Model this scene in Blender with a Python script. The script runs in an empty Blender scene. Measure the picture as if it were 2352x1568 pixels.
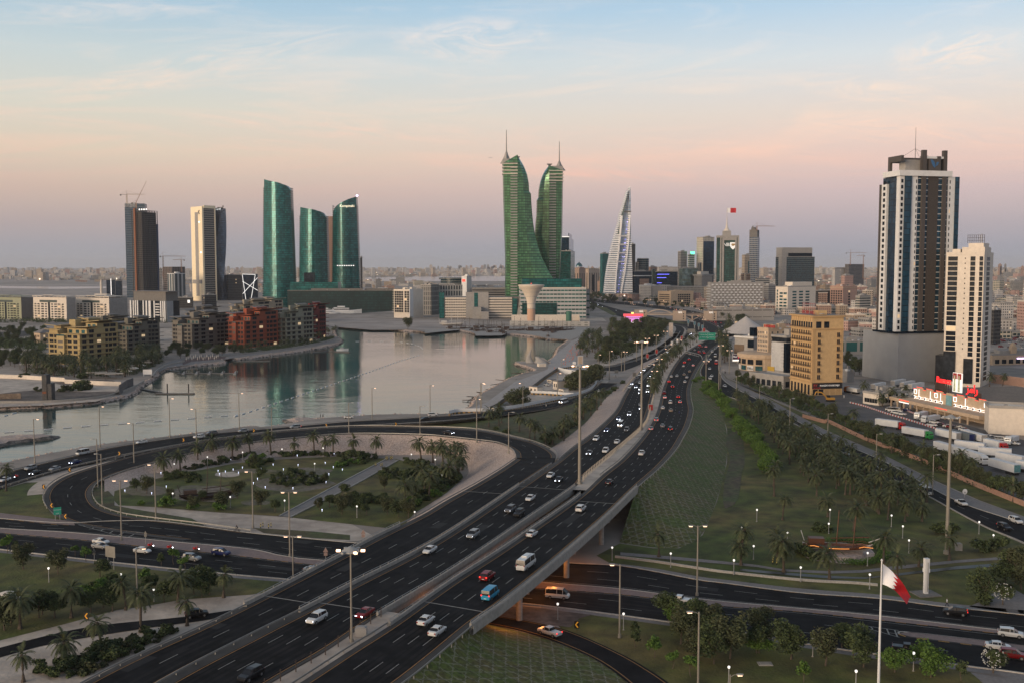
import bpy,math,random
from mathutils import Vector as V3,Matrix
from mathutils.geometry import tessellate_polygon
R=math.radians
S=bpy.context.scene
COL=S.collection
random.seed(7)
HAZE=3.3e-5
# camera
CAMH,HOR,FL,CX,CY=72.0,612.0,2352.0,1176.0,784.0
PIT=math.atan((CY-HOR)/FL)
cam=bpy.data.cameras.new('camera');camo=bpy.data.objects.new('camera',cam);COL.objects.link(camo)
cam.sensor_width=36;cam.lens=36;cam.clip_start=1;cam.clip_end=80000
camo.location=(0,0,CAMH);camo.rotation_euler=(math.pi/2-PIT,0,0)
S.camera=camo
# world: dusk sky (a function of direction only)
SUN_AZ,SUN_EL=R(228),R(5.0)
sunv=V3((math.sin(SUN_AZ)*math.cos(SUN_EL),math.cos(SUN_AZ)*math.cos(SUN_EL),math.sin(SUN_EL)))
def s2l(c):
 c=c/255.0
 return c/12.92 if c<=0.04045 else ((c+0.055)/1.055)**2.4
def rgb(r,g,b,k=1.0): return (s2l(r)*k,s2l(g)*k,s2l(b)*k,1.0)
W=bpy.data.worlds.new("World");S.world=W;W.use_nodes=True
nt=W.node_tree;nt.nodes.clear()
class NT:
 pass
 def __init__(s,tree):s.t=tree
 def n(s,typ,**kw):
  nd=s.t.nodes.new(typ)
  for k,v in kw.items():
   if k.startswith('i_'):
    key=k[2:];key=int(key) if key.isdigit() else key.replace('_',' ')
    inp=nd.inputs[key]
    if hasattr(v,'is_linked'):s.t.links.new(v,inp)
    else:inp.default_value=v
   else:setattr(nd,k,v)
  return nd
 def m(s,op,a,b=None,c=None,clamp=False):
  nd=s.n('ShaderNodeMath',operation=op,use_clamp=clamp)
  for i,v in enumerate((a,b,c)):
   if v is None:continue
   if hasattr(v,'is_linked'):s.t.links.new(v,nd.inputs[i])
   else:nd.inputs[i].default_value=v
  return nd.outputs[0]
 def mix(s,f,a,b,blend='MIX'):
  nd=s.n('ShaderNodeMix',data_type='RGBA',blend_type=blend)
  for i,v in ((0,f),(6,a),(7,b)):
   if hasattr(v,'is_linked'):s.t.links.new(v,nd.inputs[i])
   elif i==0:nd.inputs[0].default_value=v
   else:nd.inputs[i].default_value=tuple(v) if len(v)==4 else tuple(v)+(1,)
  return nd.outputs[2]
 def ramp(s,f,stops,interp='LINEAR'):
  nd=s.n('ShaderNodeValToRGB');cr=nd.color_ramp;cr.interpolation=interp
  while len(cr.elements)>1:cr.elements.remove(cr.elements[0])
  cr.elements[0].position=stops[0][0];cr.elements[0].color=stops[0][1]
  for p,c in stops[1:]:
   e=cr.elements.new(p);e.color=c
  s.t.links.new(f,nd.inputs[0])
  return nd.outputs[0]
def g4(v): return (v,v,v,1)
N=NT(nt)
tc=N.n('ShaderNodeTexCoord')
sp=N.n('ShaderNodeSeparateXYZ',i_0=tc.outputs['Generated'])
dx,dy,dz=sp.outputs
zz=N.m('MAXIMUM',dz,0.0)
left=N.ramp(zz,[(0,rgb(166,170,176)),(.018,rgb(162,163,173)),(.04,rgb(176,162,167)),(.07,rgb(204,177,168)),(.105,rgb(221,200,180)),(.145,rgb(216,211,197)),(.19,rgb(200,210,210)),(.235,rgb(165,195,213)),(.29,rgb(132,172,203)),(.5,rgb(143,153,166)),(1,rgb(132,139,150))])
right=N.ramp(zz,[(0,rgb(156,164,178)),(.018,rgb(156,160,177)),(.04,rgb(170,161,177)),(.07,rgb(198,172,181)),(.10,rgb(226,188,181)),(.14,rgb(226,205,194)),(.19,rgb(213,216,218)),(.235,rgb(178,203,223)),(.29,rgb(142,180,210)),(.5,rgb(143,153,166)),(1,rgb(132,139,150))])
fx=N.m('MULTIPLY_ADD',dx,1.5,0.55,clamp=True)
sky=N.mix(fx,left,right)
az=N.m('ARCTAN2',dx,dy)
def wisp(sx,sz,rot,lo,hi,seed,dist=1.2,detail=5):
 u=N.m('ADD',N.m('MULTIPLY',az,sx),N.m('MULTIPLY',zz,rot))
 v=N.m('ADD',N.m('MULTIPLY',zz,sz),N.m('MULTIPLY',az,-rot*.25))
 cv=N.n('ShaderNodeCombineXYZ',i_0=u,i_1=v,i_2=seed)
 nz=N.n('ShaderNodeTexNoise',i_Vector=cv.outputs[0],i_Scale=1.0,i_Detail=float(detail),i_Roughness=.62,i_Distortion=dist)
 return N.ramp(nz.outputs[0],[(lo,g4(0)),(hi,g4(1))])
w1=wisp(2.2,26,9.0,.50,.78,3.1)
w2=wisp(5.0,30,4.0,.52,.80,9.4,1.8,7)
w=N.m('ADD',N.m('MULTIPLY',w1,.7),N.m('MULTIPLY',w2,.5),clamp=True)
el=N.ramp(zz,[(.05,g4(0)),(.11,g4(1)),(.25,g4(.9)),(.42,g4(0))])
w=N.m('MULTIPLY',w,el)
def blob(ax,ez,rx,rz,amt,sx,sz,seed,rot=0.0):
 pass
 a=N.m('SUBTRACT',az,ax);e=N.m('SUBTRACT',zz,ez)
 a2=N.m('ADD',a,N.m('MULTIPLY',e,rot));e2=N.m('ADD',e,N.m('MULTIPLY',a,-rot*.12))
 d=N.m('ADD',N.m('POWER',N.m('DIVIDE',N.m('ABSOLUTE',a2),rx),2.0),N.m('POWER',N.m('DIVIDE',N.m('ABSOLUTE',e2),rz),2.0))
 k=N.m('SUBTRACT',1.0,d,clamp=True)
 cv=N.n('ShaderNodeCombineXYZ',i_0=N.m('MULTIPLY',a2,sx),i_1=N.m('MULTIPLY',e2,sz),i_2=seed)
 nz=N.n('ShaderNodeTexNoise',i_Vector=cv.outputs[0],i_Scale=1.0,i_Detail=7.0,i_Roughness=.65,i_Distortion=1.5)
 t=N.ramp(nz.outputs[0],[(.40,g4(0)),(.68,g4(1))])
 return N.m('MULTIPLY',N.m('MULTIPLY',k,t),amt)
bl=[blob(-.04,.212,.085,.022,1.1,22,60,1.0,.5),blob(-.27,.185,.24,.02,.9,9,60,2.0,2.2),blob(-.36,.222,.12,.010,.8,14,70,2.6,1.0),blob(.40,.185,.075,.030,1.2,20,40,4.2,-2.4),blob(.33,.158,.10,.012,.9,18,50,5.2,-1.5),blob(.06,.093,.20,.012,.8,9,60,6.0,-.6),blob(.38,.118,.14,.014,1.0,9,60,7.0,-1.2),blob(-.13,.128,.16,.014,.7,9,50,8.0,-.5),blob(.22,.108,.16,.010,.6,9,60,3.7,-.9)]
for b_ in bl:w=N.m('ADD',w,b_)
w=N.m('MINIMUM',w,1.0)
cloudc=N.ramp(zz,[(.06,rgb(236,172,164)),(.11,rgb(255,202,180)),(.16,rgb(255,222,198)),(.22,rgb(248,232,222)),(.3,rgb(200,205,215))])
sky=N.mix(N.m('MULTIPLY',w,.74),sky,cloudc);sky=N.mix(1.0,sky,(.93,.925,.945),'MULTIPLY')
dt=N.n('ShaderNodeVectorMath',operation='DOT_PRODUCT',i_0=tc.outputs['Generated'],i_1=tuple(sunv))
gl=N.m('POWER',N.m('MAXIMUM',dt.outputs['Value'],0.0),4.0)
gl=N.m('MULTIPLY',gl,N.ramp(zz,[(0,g4(1)),(.15,g4(.8)),(.5,g4(.12)),(.8,g4(0))]))
glc=N.mix(gl,(0,0,0),(.85,.55,.32))
sky=N.mix(1.0,sky,glc,'ADD')
below=N.m('LESS_THAN',dz,-0.002)
sky=N.mix(below,sky,(.05,.05,.055))
bg1=N.n('ShaderNodeBackground',i_Color=sky,i_Strength=1.0)
nish=N.n('ShaderNodeTexSky',sky_type='NISHITA',sun_disc=False,sun_elevation=SUN_EL,sun_rotation=SUN_AZ,altitude=60,dust_density=2.0)
bg2=N.n('ShaderNodeBackground',i_Color=nish.outputs[0],i_Strength=0.05)
add=N.n('ShaderNodeAddShader');nt.links.new(bg1.outputs[0],add.inputs[0]);nt.links.new(bg2.outputs[0],add.inputs[1])
out=N.n('ShaderNodeOutputWorld');nt.links.new(add.outputs[0],out.inputs[0])
sun=bpy.data.lights.new('sun','SUN');sun.energy=3.8;sun.angle=R(36);sun.color=(1.0,.79,.58)
suno=bpy.data.objects.new('sun',sun);COL.objects.link(suno);suno.rotation_euler=(-sunv).to_track_quat('-Z','Y').to_euler()
S.view_settings.view_transform='Standard';S.view_settings.look='None';S.view_settings.exposure=0;S.view_settings.gamma=1
S.cycles.max_bounces=5;S.cycles.diffuse_bounces=2;S.cycles.glossy_bounces=3;S.cycles.transmission_bounces=3;S.cycles.volume_bounces=1
S.cycles.transparent_max_bounces=6;S.cycles.sample_clamp_indirect=4;S.cycles.sample_clamp_direct=0;S.cycles.caustics_reflective=False;S.cycles.caustics_refractive=False
# pixel <-> world
_c,_s=math.cos(PIT),math.sin(PIT)
def ray(px,py):
 x=(px-CX)/FL;y=(CY-py)/FL
 return (x,_c+y*_s,-_s+y*_c)
def G(px,py,z=0.0):
 pass
 r=ray(px,py);t=(z-CAMH)/r[2]
 return V3((r[0]*t,r[1]*t,z))
def depth(p): return p[1]*_c-(p[2]-CAMH)*_s
def proj(p):
 d=depth(p); return (CX+FL*p[0]/d,CY-FL*(p[1]*_s+(p[2]-CAMH)*_c)/d)
def z_at(p,py):
 pass
 k=(CY-py)/FL;Y=p[1]
 h=Y*(k*_c-_s)/(_c+k*_s); return h+CAMH
K=2352/4096.0
def Z(x0,y0,s):
 def f(*a):
  o=[((x0+a[i]/s)*K,(y0+a[i+1]/s)*K) for i in range(0,len(a),2)]
  return o
 return f
zA=Z(0,1100,2.24);zB=Z(900,650,2.24);zT=Z(1800,450,1.742);zD=Z(2600,850,2.352);zE=Z(3300,550,1.4259)
zF=Z(0,1750,1.598);zGG=Z(0,1500,2.24);zH=Z(900,1650,1.4507);zI=Z(1700,1150,1.96);zJ=Z(2000,1700,1.5208)
zK=Z(2700,1300,1.6848);zL=Z(2900,1950,1.9666);zM=Z(0,1000,3.136);zN=Z(600,1000,2.94);zO=Z(3400,1400,2.851)
zP=Z(2850,1150,3.135);zQ=Z(450,700,2.85);zR=Z(2200,1050,3.36);zS=Z(1400,1150,2.6133);zU=Z(3050,550,1.7419)
zV=Z(2500,1150,3.92);zW=Z(3560,1200,3.136);zX=Z(450,1650,2.476);zY=Z(1300,1700,3.36)
# materials
MATS={}
def mat(name,col,rough=.75,metal=0.0,var=.12,scale=.25,emit=None,es=1.0,bump=0.0,bscale=None,col2=None,spec=.5,coords='pos',detail=4):
 if name in MATS: return MATS[name]
 m=bpy.data.materials.new(name);m.use_nodes=True;t=m.node_tree;n=NT(t)
 b=t.nodes['Principled BSDF']
 c=tuple(col)+(1,) if len(col)==3 else col
 if coords=='pos':vec=n.n('ShaderNodeNewGeometry').outputs['Position']
 else:vec=n.n('ShaderNodeTexCoord').outputs['Object']
 if var>0 or col2:
  nz=n.n('ShaderNodeTexNoise',i_Vector=vec,i_Scale=scale,i_Detail=float(detail),i_Roughness=.6)
  if col2:
   f=n.ramp(nz.outputs[0],[(.38,g4(0)),(.62,g4(1))]);cc=n.mix(f,c,tuple(col2))
  else:cc=c
  f2=n.n('ShaderNodeTexNoise',i_Vector=vec,i_Scale=scale*5.3,i_Detail=3.0)
  k=n.ramp(f2.outputs[0],[(.3,g4(1-var)),(.7,g4(1+var))])
  k2=n.ramp(nz.outputs[0],[(.3,g4(1-var*.6)),(.7,g4(1+var*.6))])
  cc=n.mix(1.0,cc,k,'MULTIPLY');cc=n.mix(1.0,cc,k2,'MULTIPLY')
  t.links.new(cc,b.inputs['Base Color'])
 else:b.inputs['Base Color'].default_value=c
 b.inputs['Roughness'].default_value=rough;b.inputs['Metallic'].default_value=metal;b.inputs['Specular IOR Level'].default_value=spec
 if emit:
  b.inputs['Emission Color'].default_value=tuple(emit)+(1,);b.inputs['Emission Strength'].default_value=es
  try:m.cycles.emission_sampling='NONE' if es<30 else 'AUTO'
  except Exception:pass
 if bump>0:
  nb=n.n('ShaderNodeTexNoise',i_Vector=vec,i_Scale=bscale or scale*4,i_Detail=4.0)
  bp=n.n('ShaderNodeBump',i_Height=nb.outputs[0],i_Strength=bump,i_Distance=.3)
  t.links.new(bp.outputs[0],b.inputs['Normal'])
 MATS[name]=m
 return m
def facade(name,wall,glass,fh=3.6,bw=3.2,fv=.5,fw=.6,lit=0.0,rg=.15,spand=None,mull=0.0,litc=(1.0,.72,.4),wvar=.08,gmix=None,v0=0.0):
 pass
 if name in MATS: return MATS[name]
 m=bpy.data.materials.new(name);m.use_nodes=True;t=m.node_tree;n=NT(t);b=t.nodes['Principled BSDF']
 tc=n.n('ShaderNodeTexCoord');o=n.n('ShaderNodeSeparateXYZ',i_0=tc.outputs['Object'])
 nn=n.n('ShaderNodeSeparateXYZ',i_0=tc.outputs['Normal'])
 ax=n.m('ABSOLUTE',nn.outputs[0]);ay=n.m('ABSOLUTE',nn.outputs[1]);anz=n.m('ABSOLUTE',nn.outputs[2])
 u=n.m('ADD',n.m('MULTIPLY',o.outputs[0],n.m('GREATER_THAN',ay,ax)),n.m('MULTIPLY',o.outputs[1],n.m('GREATER_THAN',ax,ay)))
 us=n.m('DIVIDE',u,bw);vs=n.m('DIVIDE',n.m('SUBTRACT',o.outputs[2],v0),fh)
 uf=n.m('FRACT',us);vf=n.m('FRACT',vs)
 def band(x,w): return n.m('MULTIPLY',n.m('GREATER_THAN',x,(1-w)/2),n.m('LESS_THAN',x,(1+w)/2))
 win=n.m('MULTIPLY',band(vf,fv),band(uf,fw) if fw<1 else 1.0)
 side=n.m('LESS_THAN',anz,.5)
 win=n.m('MULTIPLY',win,side)
 cell=n.n('ShaderNodeCombineXYZ',i_0=n.m('FLOOR',us),i_1=n.m('FLOOR',vs),i_2=n.m('MULTIPLY',ax,3.7))
 wn=n.n('ShaderNodeTexWhiteNoise',i_0=cell.outputs[0])
 pos=n.n('ShaderNodeNewGeometry').outputs['Position']
 nz=n.n('ShaderNodeTexNoise',i_Vector=pos,i_Scale=.06,i_Detail=4.0)
 wc=n.mix(1.0,tuple(wall),n.ramp(nz.outputs[0],[(.3,g4(1-wvar)),(.7,g4(1+wvar))]),'MULTIPLY')
 gk=n.ramp(wn.outputs[0],[(0,g4(.55)),(1,g4(1.5))])
 gc=n.mix(1.0,tuple(glass),gk,'MULTIPLY')
 if gmix:
  nz2=n.n('ShaderNodeTexNoise',i_Vector=tc.outputs['Object'],i_Scale=.035,i_Detail=5.0,i_Distortion=.8)
  gc=n.mix(n.ramp(nz2.outputs[0],[(.42,g4(0)),(.58,g4(1))]),gc,tuple(gmix))
 if mull>0:
  mf=n.m('FRACT',n.m('MULTIPLY',us,3.0));gc=n.mix(n.m('LESS_THAN',mf,mull),gc,tuple(wall))
 t.links.new(n.mix(win,wc,gc),b.inputs['Base Color'])
 t.links.new(n.m('MULTIPLY_ADD',win,rg-.75,.75),b.inputs['Roughness'])
 b.inputs['Specular IOR Level'].default_value=.25
 if lit>0:
  on=n.m('MULTIPLY',win,n.m('GREATER_THAN',wn.outputs[0],1-lit))
  b.inputs['Emission Color'].default_value=tuple(litc)+(1,)
  t.links.new(n.m('MULTIPLY',on,.9),b.inputs['Emission Strength'])
  try:m.cycles.emission_sampling='NONE'
  except Exception:pass
 MATS[name]=m
 return m
def glassmat(name,col,fh=3.8,bw=1.6,line=.12,metal=.55,rough=.12,dark=.35,patch=.5,linecol=None,var=.35):
 pass
 if name in MATS: return MATS[name]
 m=bpy.data.materials.new(name);m.use_nodes=True;t=m.node_tree;n=NT(t);b=t.nodes['Principled BSDF']
 tc=n.n('ShaderNodeTexCoord');o=n.n('ShaderNodeSeparateXYZ',i_0=tc.outputs['Object'])
 nn=n.n('ShaderNodeSeparateXYZ',i_0=tc.outputs['Normal'])
 ax=n.m('ABSOLUTE',nn.outputs[0]);ay=n.m('ABSOLUTE',nn.outputs[1])
 u=n.m('ADD',n.m('MULTIPLY',o.outputs[0],n.m('GREATER_THAN',ay,ax)),n.m('MULTIPLY',o.outputs[1],n.m('GREATER_THAN',ax,ay)))
 us=n.m('DIVIDE',u,bw);vs=n.m('DIVIDE',o.outputs[2],fh)
 lf=n.m('MAXIMUM',n.m('LESS_THAN',n.m('FRACT',vs),line),n.m('MULTIPLY',n.m('LESS_THAN',n.m('FRACT',us),line*.6),.6))
 cell=n.n('ShaderNodeCombineXYZ',i_0=n.m('FLOOR',us),i_1=n.m('FLOOR',vs));wn=n.n('ShaderNodeTexWhiteNoise',i_0=cell.outputs[0])
 cell2=n.n('ShaderNodeCombineXYZ',i_0=n.m('FLOOR',n.m('DIVIDE',us,3.0)),i_1=n.m('FLOOR',n.m('DIVIDE',vs,1.0)));wn2=n.n('ShaderNodeTexWhiteNoise',i_0=cell2.outputs[0])
 mp=n.n('ShaderNodeMapping',i_0=tc.outputs['Object']);mp.inputs['Scale'].default_value=(1,1,.3)
 nz=n.n('ShaderNodeTexNoise',i_Vector=mp.outputs[0],i_Scale=.10,i_Detail=5.0,i_Roughness=.7,i_Distortion=.6)
 k=n.m('ADD',n.m('MULTIPLY',wn2.outputs[0],.3),nz.outputs[0])
 g=n.mix(n.ramp(k,[(.55,g4(0)),(.72,g4(patch))]),tuple(col),tuple(c*dark for c in col))
 g=n.mix(1.0,g,n.ramp(wn.outputs[0],[(0,g4(1-var)),(1,g4(1+var))]),'MULTIPLY')
 g=n.mix(lf,g,tuple(linecol or [c*.3 for c in col]))
 t.links.new(g,b.inputs['Base Color']);b.inputs['Roughness'].default_value=rough;b.inputs['Metallic'].default_value=metal
 wv=n.n('ShaderNodeVectorMath',operation='SUBTRACT',i_0=wn2.outputs['Color'],i_1=(.5,.5,.5))
 wv2=n.n('ShaderNodeVectorMath',operation='SCALE',i_0=wv.outputs[0]);wv2.inputs['Scale'].default_value=.035
 ge=n.n('ShaderNodeNewGeometry');ad=n.n('ShaderNodeVectorMath',operation='ADD',i_0=ge.outputs['Normal'],i_1=wv2.outputs[0])
 nm=n.n('ShaderNodeVectorMath',operation='NORMALIZE',i_0=ad.outputs[0]);t.links.new(nm.outputs[0],b.inputs['Normal'])
 MATS[name]=m
 return m
 # mesh builder
class MB:
 def __init__(s):s.v=[];s.f=[];s.m=[]
 def qd(s,a,b,c,d,mi=0):
  i=len(s.v);s.v+=[tuple(a),tuple(b),tuple(c),tuple(d)];s.f.append((i,i+1,i+2,i+3));s.m.append(mi); return s
 def poly(s,pts,mi=0):
  i=len(s.v);s.v+=[tuple(p) for p in pts];s.f.append(tuple(range(i,i+len(pts))));s.m.append(mi); return s
 def box(s,x0,x1,y0,y1,z0,z1,mi=0,top=None,bottom=True):
  i=len(s.v)
  s.v+=[(x0,y0,z0),(x1,y0,z0),(x1,y1,z0),(x0,y1,z0),(x0,y0,z1),(x1,y0,z1),(x1,y1,z1),(x0,y1,z1)]
  F=[(0,1,5,4),(1,2,6,5),(2,3,7,6),(3,0,4,7),(4,5,6,7)]+([(3,2,1,0)] if bottom else [])
  for k,f in enumerate(F):
   s.f.append(tuple(i+a for a in f));s.m.append(top if (k==4 and top is not None) else mi)
  return s
 def obox(s,c,ux,hx,hy,z0,z1,mi=0):
  pass
  ux=V3((ux[0],ux[1])).normalized();uy=V3((-ux.y,ux.x));c=V3((c[0],c[1]))
  P=[c-ux*hx-uy*hy,c+ux*hx-uy*hy,c+ux*hx+uy*hy,c-ux*hx+uy*hy]
  return s.prism(P,z0,z1,mi)
 def prism(s,P,z0,z1,mi=0,top=None,cap=True):
  n=len(P);i=len(s.v)
  s.v+=[(p[0],p[1],z0) for p in P]+[(p[0],p[1],z1) for p in P]
  for k in range(n):
   j=(k+1)%n;s.f.append((i+k,i+j,i+n+j,i+n+k));s.m.append(mi)
  if cap:
   s.f.append(tuple(i+n+k for k in range(n)));s.m.append(mi if top is None else top)
   s.f.append(tuple(i+n-1-k for k in range(n)));s.m.append(mi)
  return s
 def cyl(s,c,r0,r1,z0,z1,n=8,mi=0,cap=True):
  i=len(s.v)
  for z,r in ((z0,r0),(z1,r1)):
   for k in range(n):
    a=2*math.pi*k/n;s.v.append((c[0]+r*math.cos(a),c[1]+r*math.sin(a),z))
  for k in range(n):
   j=(k+1)%n;s.f.append((i+k,i+j,i+n+j,i+n+k));s.m.append(mi)
  if cap:s.f.append(tuple(i+n+k for k in range(n)));s.m.append(mi);s.f.append(tuple(i+n-1-k for k in range(n)));s.m.append(mi)
  return s
 def lt(s,prof,n=16,mi=0,c=(0,0)):
  i=len(s.v)
  for r,z in prof:
   for k in range(n):
    a=2*math.pi*k/n;s.v.append((c[0]+r*math.cos(a),c[1]+r*math.sin(a),z))
  for q in range(len(prof)-1):
   for k in range(n):
    j=(k+1)%n;s.f.append((i+q*n+k,i+q*n+j,i+(q+1)*n+j,i+(q+1)*n+k));s.m.append(mi)
  return s
 def tube(s,pts,r,n=5,mi=0,r1=None):
  pts=[V3(p) for p in pts];i=len(s.v);L=len(pts)
  for q,p in enumerate(pts):
   d=(pts[min(q+1,L-1)]-pts[max(q-1,0)]).normalized()
   a=d.cross(V3((0,0,1)));
   if a.length<.05:a=d.cross(V3((1,0,0)))
   a.normalize();b=d.cross(a);rr=r if r1 is None else r+(r1-r)*q/(L-1)
   for k in range(n):
    t=2*math.pi*k/n;s.v.append(tuple(p+a*rr*math.cos(t)+b*rr*math.sin(t)))
  for q in range(L-1):
   for k in range(n):
    j=(k+1)%n;s.f.append((i+q*n+k,i+q*n+j,i+(q+1)*n+j,i+(q+1)*n+k));s.m.append(mi)
  s.f.append(tuple(i+k for k in range(n)));s.m.append(mi);s.f.append(tuple(i+(L-1)*n+n-1-k for k in range(n)));s.m.append(mi)
  return s
 def loft(s,rings,mi=0,cap=True,mis=None):
  n=len(rings[0]);i=len(s.v)
  for r_ in rings:s.v+=[tuple(p) for p in r_]
  for q in range(len(rings)-1):
   for k in range(n):
    j=(k+1)%n;s.f.append((i+q*n+k,i+q*n+j,i+(q+1)*n+j,i+(q+1)*n+k));s.m.append(mis[q] if mis else mi)
  if cap:s.f.append(tuple(i+k for k in range(n)));s.m.append(mi);s.f.append(tuple(i+(len(rings)-1)*n+n-1-k for k in range(n)));s.m.append(mi)
  return s
 def strip(s,A,B,mi=0):
  i=len(s.v);n=len(A)
  for a,b in zip(A,B):s.v+=[tuple(a),tuple(b)]
  for k in range(n-1):s.f.append((i+2*k,i+2*k+1,i+2*k+3,i+2*k+2));s.m.append(mi)
  return s
 def mesh(s,name,mats,smooth=False):
  me=bpy.data.meshes.new(name);me.from_pydata(s.v,[],s.f)
  if not isinstance(mats,(list,tuple)):mats=[mats]
  for m in mats:me.materials.append(m)
  if len(mats)>1:me.polygons.foreach_set('material_index',s.m)
  if smooth:me.polygons.foreach_set('use_smooth',[True]*len(me.polygons))
  me.update(); return me
 def bd(s,name,mats,parent=None,smooth=False,loc=None,rz=0.0):
  return add(name,s.mesh(name,mats,smooth),parent,loc,rz)
def add(name,me,parent=None,loc=None,rz=0.0,sc=None):
 o=bpy.data.objects.new(name,me);COL.objects.link(o)
 if parent is not None:o.parent=parent
 if loc is not None:o.location=loc
 if rz:o.rotation_euler=(0,0,rz)
 if sc:o.scale=(sc,sc,sc) if not hasattr(sc,'__len__') else sc
 return o
THINGS=[]
def tag(o,label,cat,group=None,kind=None):
 o['label']=label;o['category']=cat
 if group:o['group']=group
 if kind:o['kind']=kind
 THINGS.append(o); return o
def thg(name,label,cat,loc=(0,0,0),rz=0.0,group=None,sc=None):
 return tag(add(name,None,None,loc,rz,sc),label,cat,group)
def struct(o):o['kind']='structure'; return o
def stuff(o,label=None,cat=None):
 o['kind']='stuff'
 if label:o['label']=label;o['category']=cat
 return o
ONES=['','first','second','third','fourth','fifth','sixth','seventh','eighth','ninth','tenth','eleventh','twelfth','thirteenth','fourteenth','fifteenth','sixteenth','seventeenth','eighteenth','nineteenth']
TENS=['','','twent','thirt','fort','fift','sixt','sevent','eight','ninet']
def ordinal(n):
 if n<20: return ONES[n]
 return TENS[n//10]+('ieth' if n%10==0 else 'y-'+ONES[n%10])
def place(proto,name,label,cat,loc,rz=0.0,group=None,sc=None):
 pass
 if not isinstance(proto,list):
  return tag(add(name,proto,None,loc,rz,sc),label,cat,group)
 rt=thg(name,label,cat,loc,rz,group,sc)
 for it in proto:
  c=add(it[0],it[1],rt,it[3] if len(it)>3 else None)
  for sb in (it[2] if len(it)>2 and it[2] else ()):add(sb[0],sb[1],c,sb[3] if len(sb)>3 else None)
 return rt
 # curves
def dense(P,n=200):
 pass
 P=[V3(p) for p in P]
 if len(P)>2:
  Q=[P[0]*2-P[1]]+P+[P[-1]*2-P[-2]];O=[]
  for i in range(1,len(Q)-2):
   a,b,c,d=Q[i-1],Q[i],Q[i+1],Q[i+2]
   m=10
   for k in range(m):
    t=k/m;t2=t*t;t3=t2*t
    O.append(.5*((2*b)+(c-a)*t+(2*a-5*b+4*c-d)*t2+(3*b-a-3*c+d)*t3))
  O.append(P[-1])
 else:O=P
 L=[0.0]
 for i in range(1,len(O)):L.append(L[-1]+(O[i]-O[i-1]).length)
 T=L[-1];R_=[];j=0
 for k in range(n):
  s=T*k/(n-1)
  while j<len(L)-2 and L[j+1]<s:j+=1
  d=L[j+1]-L[j];t=0 if d<1e-9 else (s-L[j])/d
  R_.append(O[j].lerp(O[j+1],min(max(t,0),1)))
 return R_
def px3(P,zf):
 return [G(p[0],p[1],zf(p) if callable(zf) else (p[2] if len(p)>2 else zf)) for p in P]
def tangents(P):
 return [((P[min(i+1,len(P)-1)]-P[max(i-1,0)]).to_2d()).normalized() for i in range(len(P))]
def offset(P,d,dz=0.0):
 pass
 T=tangents(P); return [V3((p.x+t.y*d,p.y-t.x*d,p.z+dz)) for p,t in zip(P,T)]
def plen(P):
 L=[0.0]
 for i in range(1,len(P)):L.append(L[-1]+(P[i]-P[i-1]).length)
 return L
def cut(P,i0,i1): return P[max(i0,0):i1+1]
def nearest_i(P,q,two=True):
 return min(range(len(P)),key= lambda i:(P[i].x-q[0])**2+(P[i].y-q[1])**2)
def pip(x,y,P):
 c=False;j=len(P)-1
 for i in range(len(P)):
  if (P[i][1]>y)!=(P[j][1]>y) and x<(P[j][0]-P[i][0])*(y-P[i][1])/(P[j][1]-P[i][1]+1e-12)+P[i][0]:c= not c
  j=i
 return c
def sheet(name,poly,material,lay,z=0.0,holes=()):
 pass
 zz_=z+lay*.025
 rings=[[V3((p[0],p[1],0)) for p in poly]]+[[V3((p[0],p[1],0)) for p in h] for h in holes]
 tr=tessellate_polygon(rings);fl=[p for r_ in rings for p in r_]
 b=MB();b.v=[(p.x,p.y,zz_) for p in fl]
 for t in tr:
  a,b_,c=[fl[k] for k in t]
  cr=(b_.x-a.x)*(c.y-a.y)-(b_.y-a.y)*(c.x-a.x)
  if abs(cr)<1e-6:continue
  b.f.append(tuple(t) if cr>0 else tuple(reversed(t)));b.m.append(0)
 return struct(b.bd(name,material))
def psheet(name,pix,material,lay,n=0):
 P=[G(p[0],p[1],0) for p in pix]
 if n:P=dense(P+[P[0]],n)[:-1]
 return sheet(name,P,material,lay)
 # materials of the ground
M_ground=mat('dusty_ground',(.21,.18,.155),.95,var=.22,scale=.012,col2=(.30,.26,.225),detail=8)
M_grass=mat('lawn_grass',(.056,.082,.010),.95,var=.55,scale=.03,col2=(.088,.070,.020),bump=.6,bscale=1.5,detail=9)
M_grassd=mat('dry_grass',(.08,.064,.028),.95,var=.4,scale=.06,col2=(.044,.062,.018),bump=.6,bscale=1.5,detail=9)
M_sand=mat('pale_sand',(.50,.43,.36),.95,var=.22,scale=.04,col2=(.31,.26,.22),bump=.5,bscale=.8,detail=9)
M_sand2=mat('reclaimed_sand',(.38,.32,.28),.95,var=.2,scale=.006,col2=(.24,.21,.19),detail=9)
M_rock=mat('rubble_stone',(.45,.36,.31),.95,var=.3,scale=.35,col2=(.33,.26,.225),bump=1.0,bscale=1.6,detail=6)
M_rockd=mat('wet_rubble',(.07,.062,.055),.8,var=.5,scale=.5,col2=(.15,.13,.11),bump=1.0,bscale=1.2)
M_asph=mat('asphalt',(.008,.008,.0095),.85,var=.4,scale=.05,col2=(.0125,.0125,.0135),detail=8,spec=.12)
M_trk=mat('worn_wheel_track',(.019,.018,.018),.85,var=.5,scale=.05,col2=(.009,.009,.010),spec=.12);M_asph2=mat('worn_asphalt',(.035,.034,.033),.9,var=.2,scale=.05,col2=(.055,.052,.05),detail=7)
M_paint=mat('white_road_paint',(.22,.215,.20),.7,var=.35,scale=.8)
M_ypaint=mat('yellow_road_paint',(.24,.12,.03),.7,var=.3,scale=.8)
M_conc=mat('concrete',(.32,.295,.265),.85,var=.14,scale=.25,col2=(.25,.235,.215),bump=.15)
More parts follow.
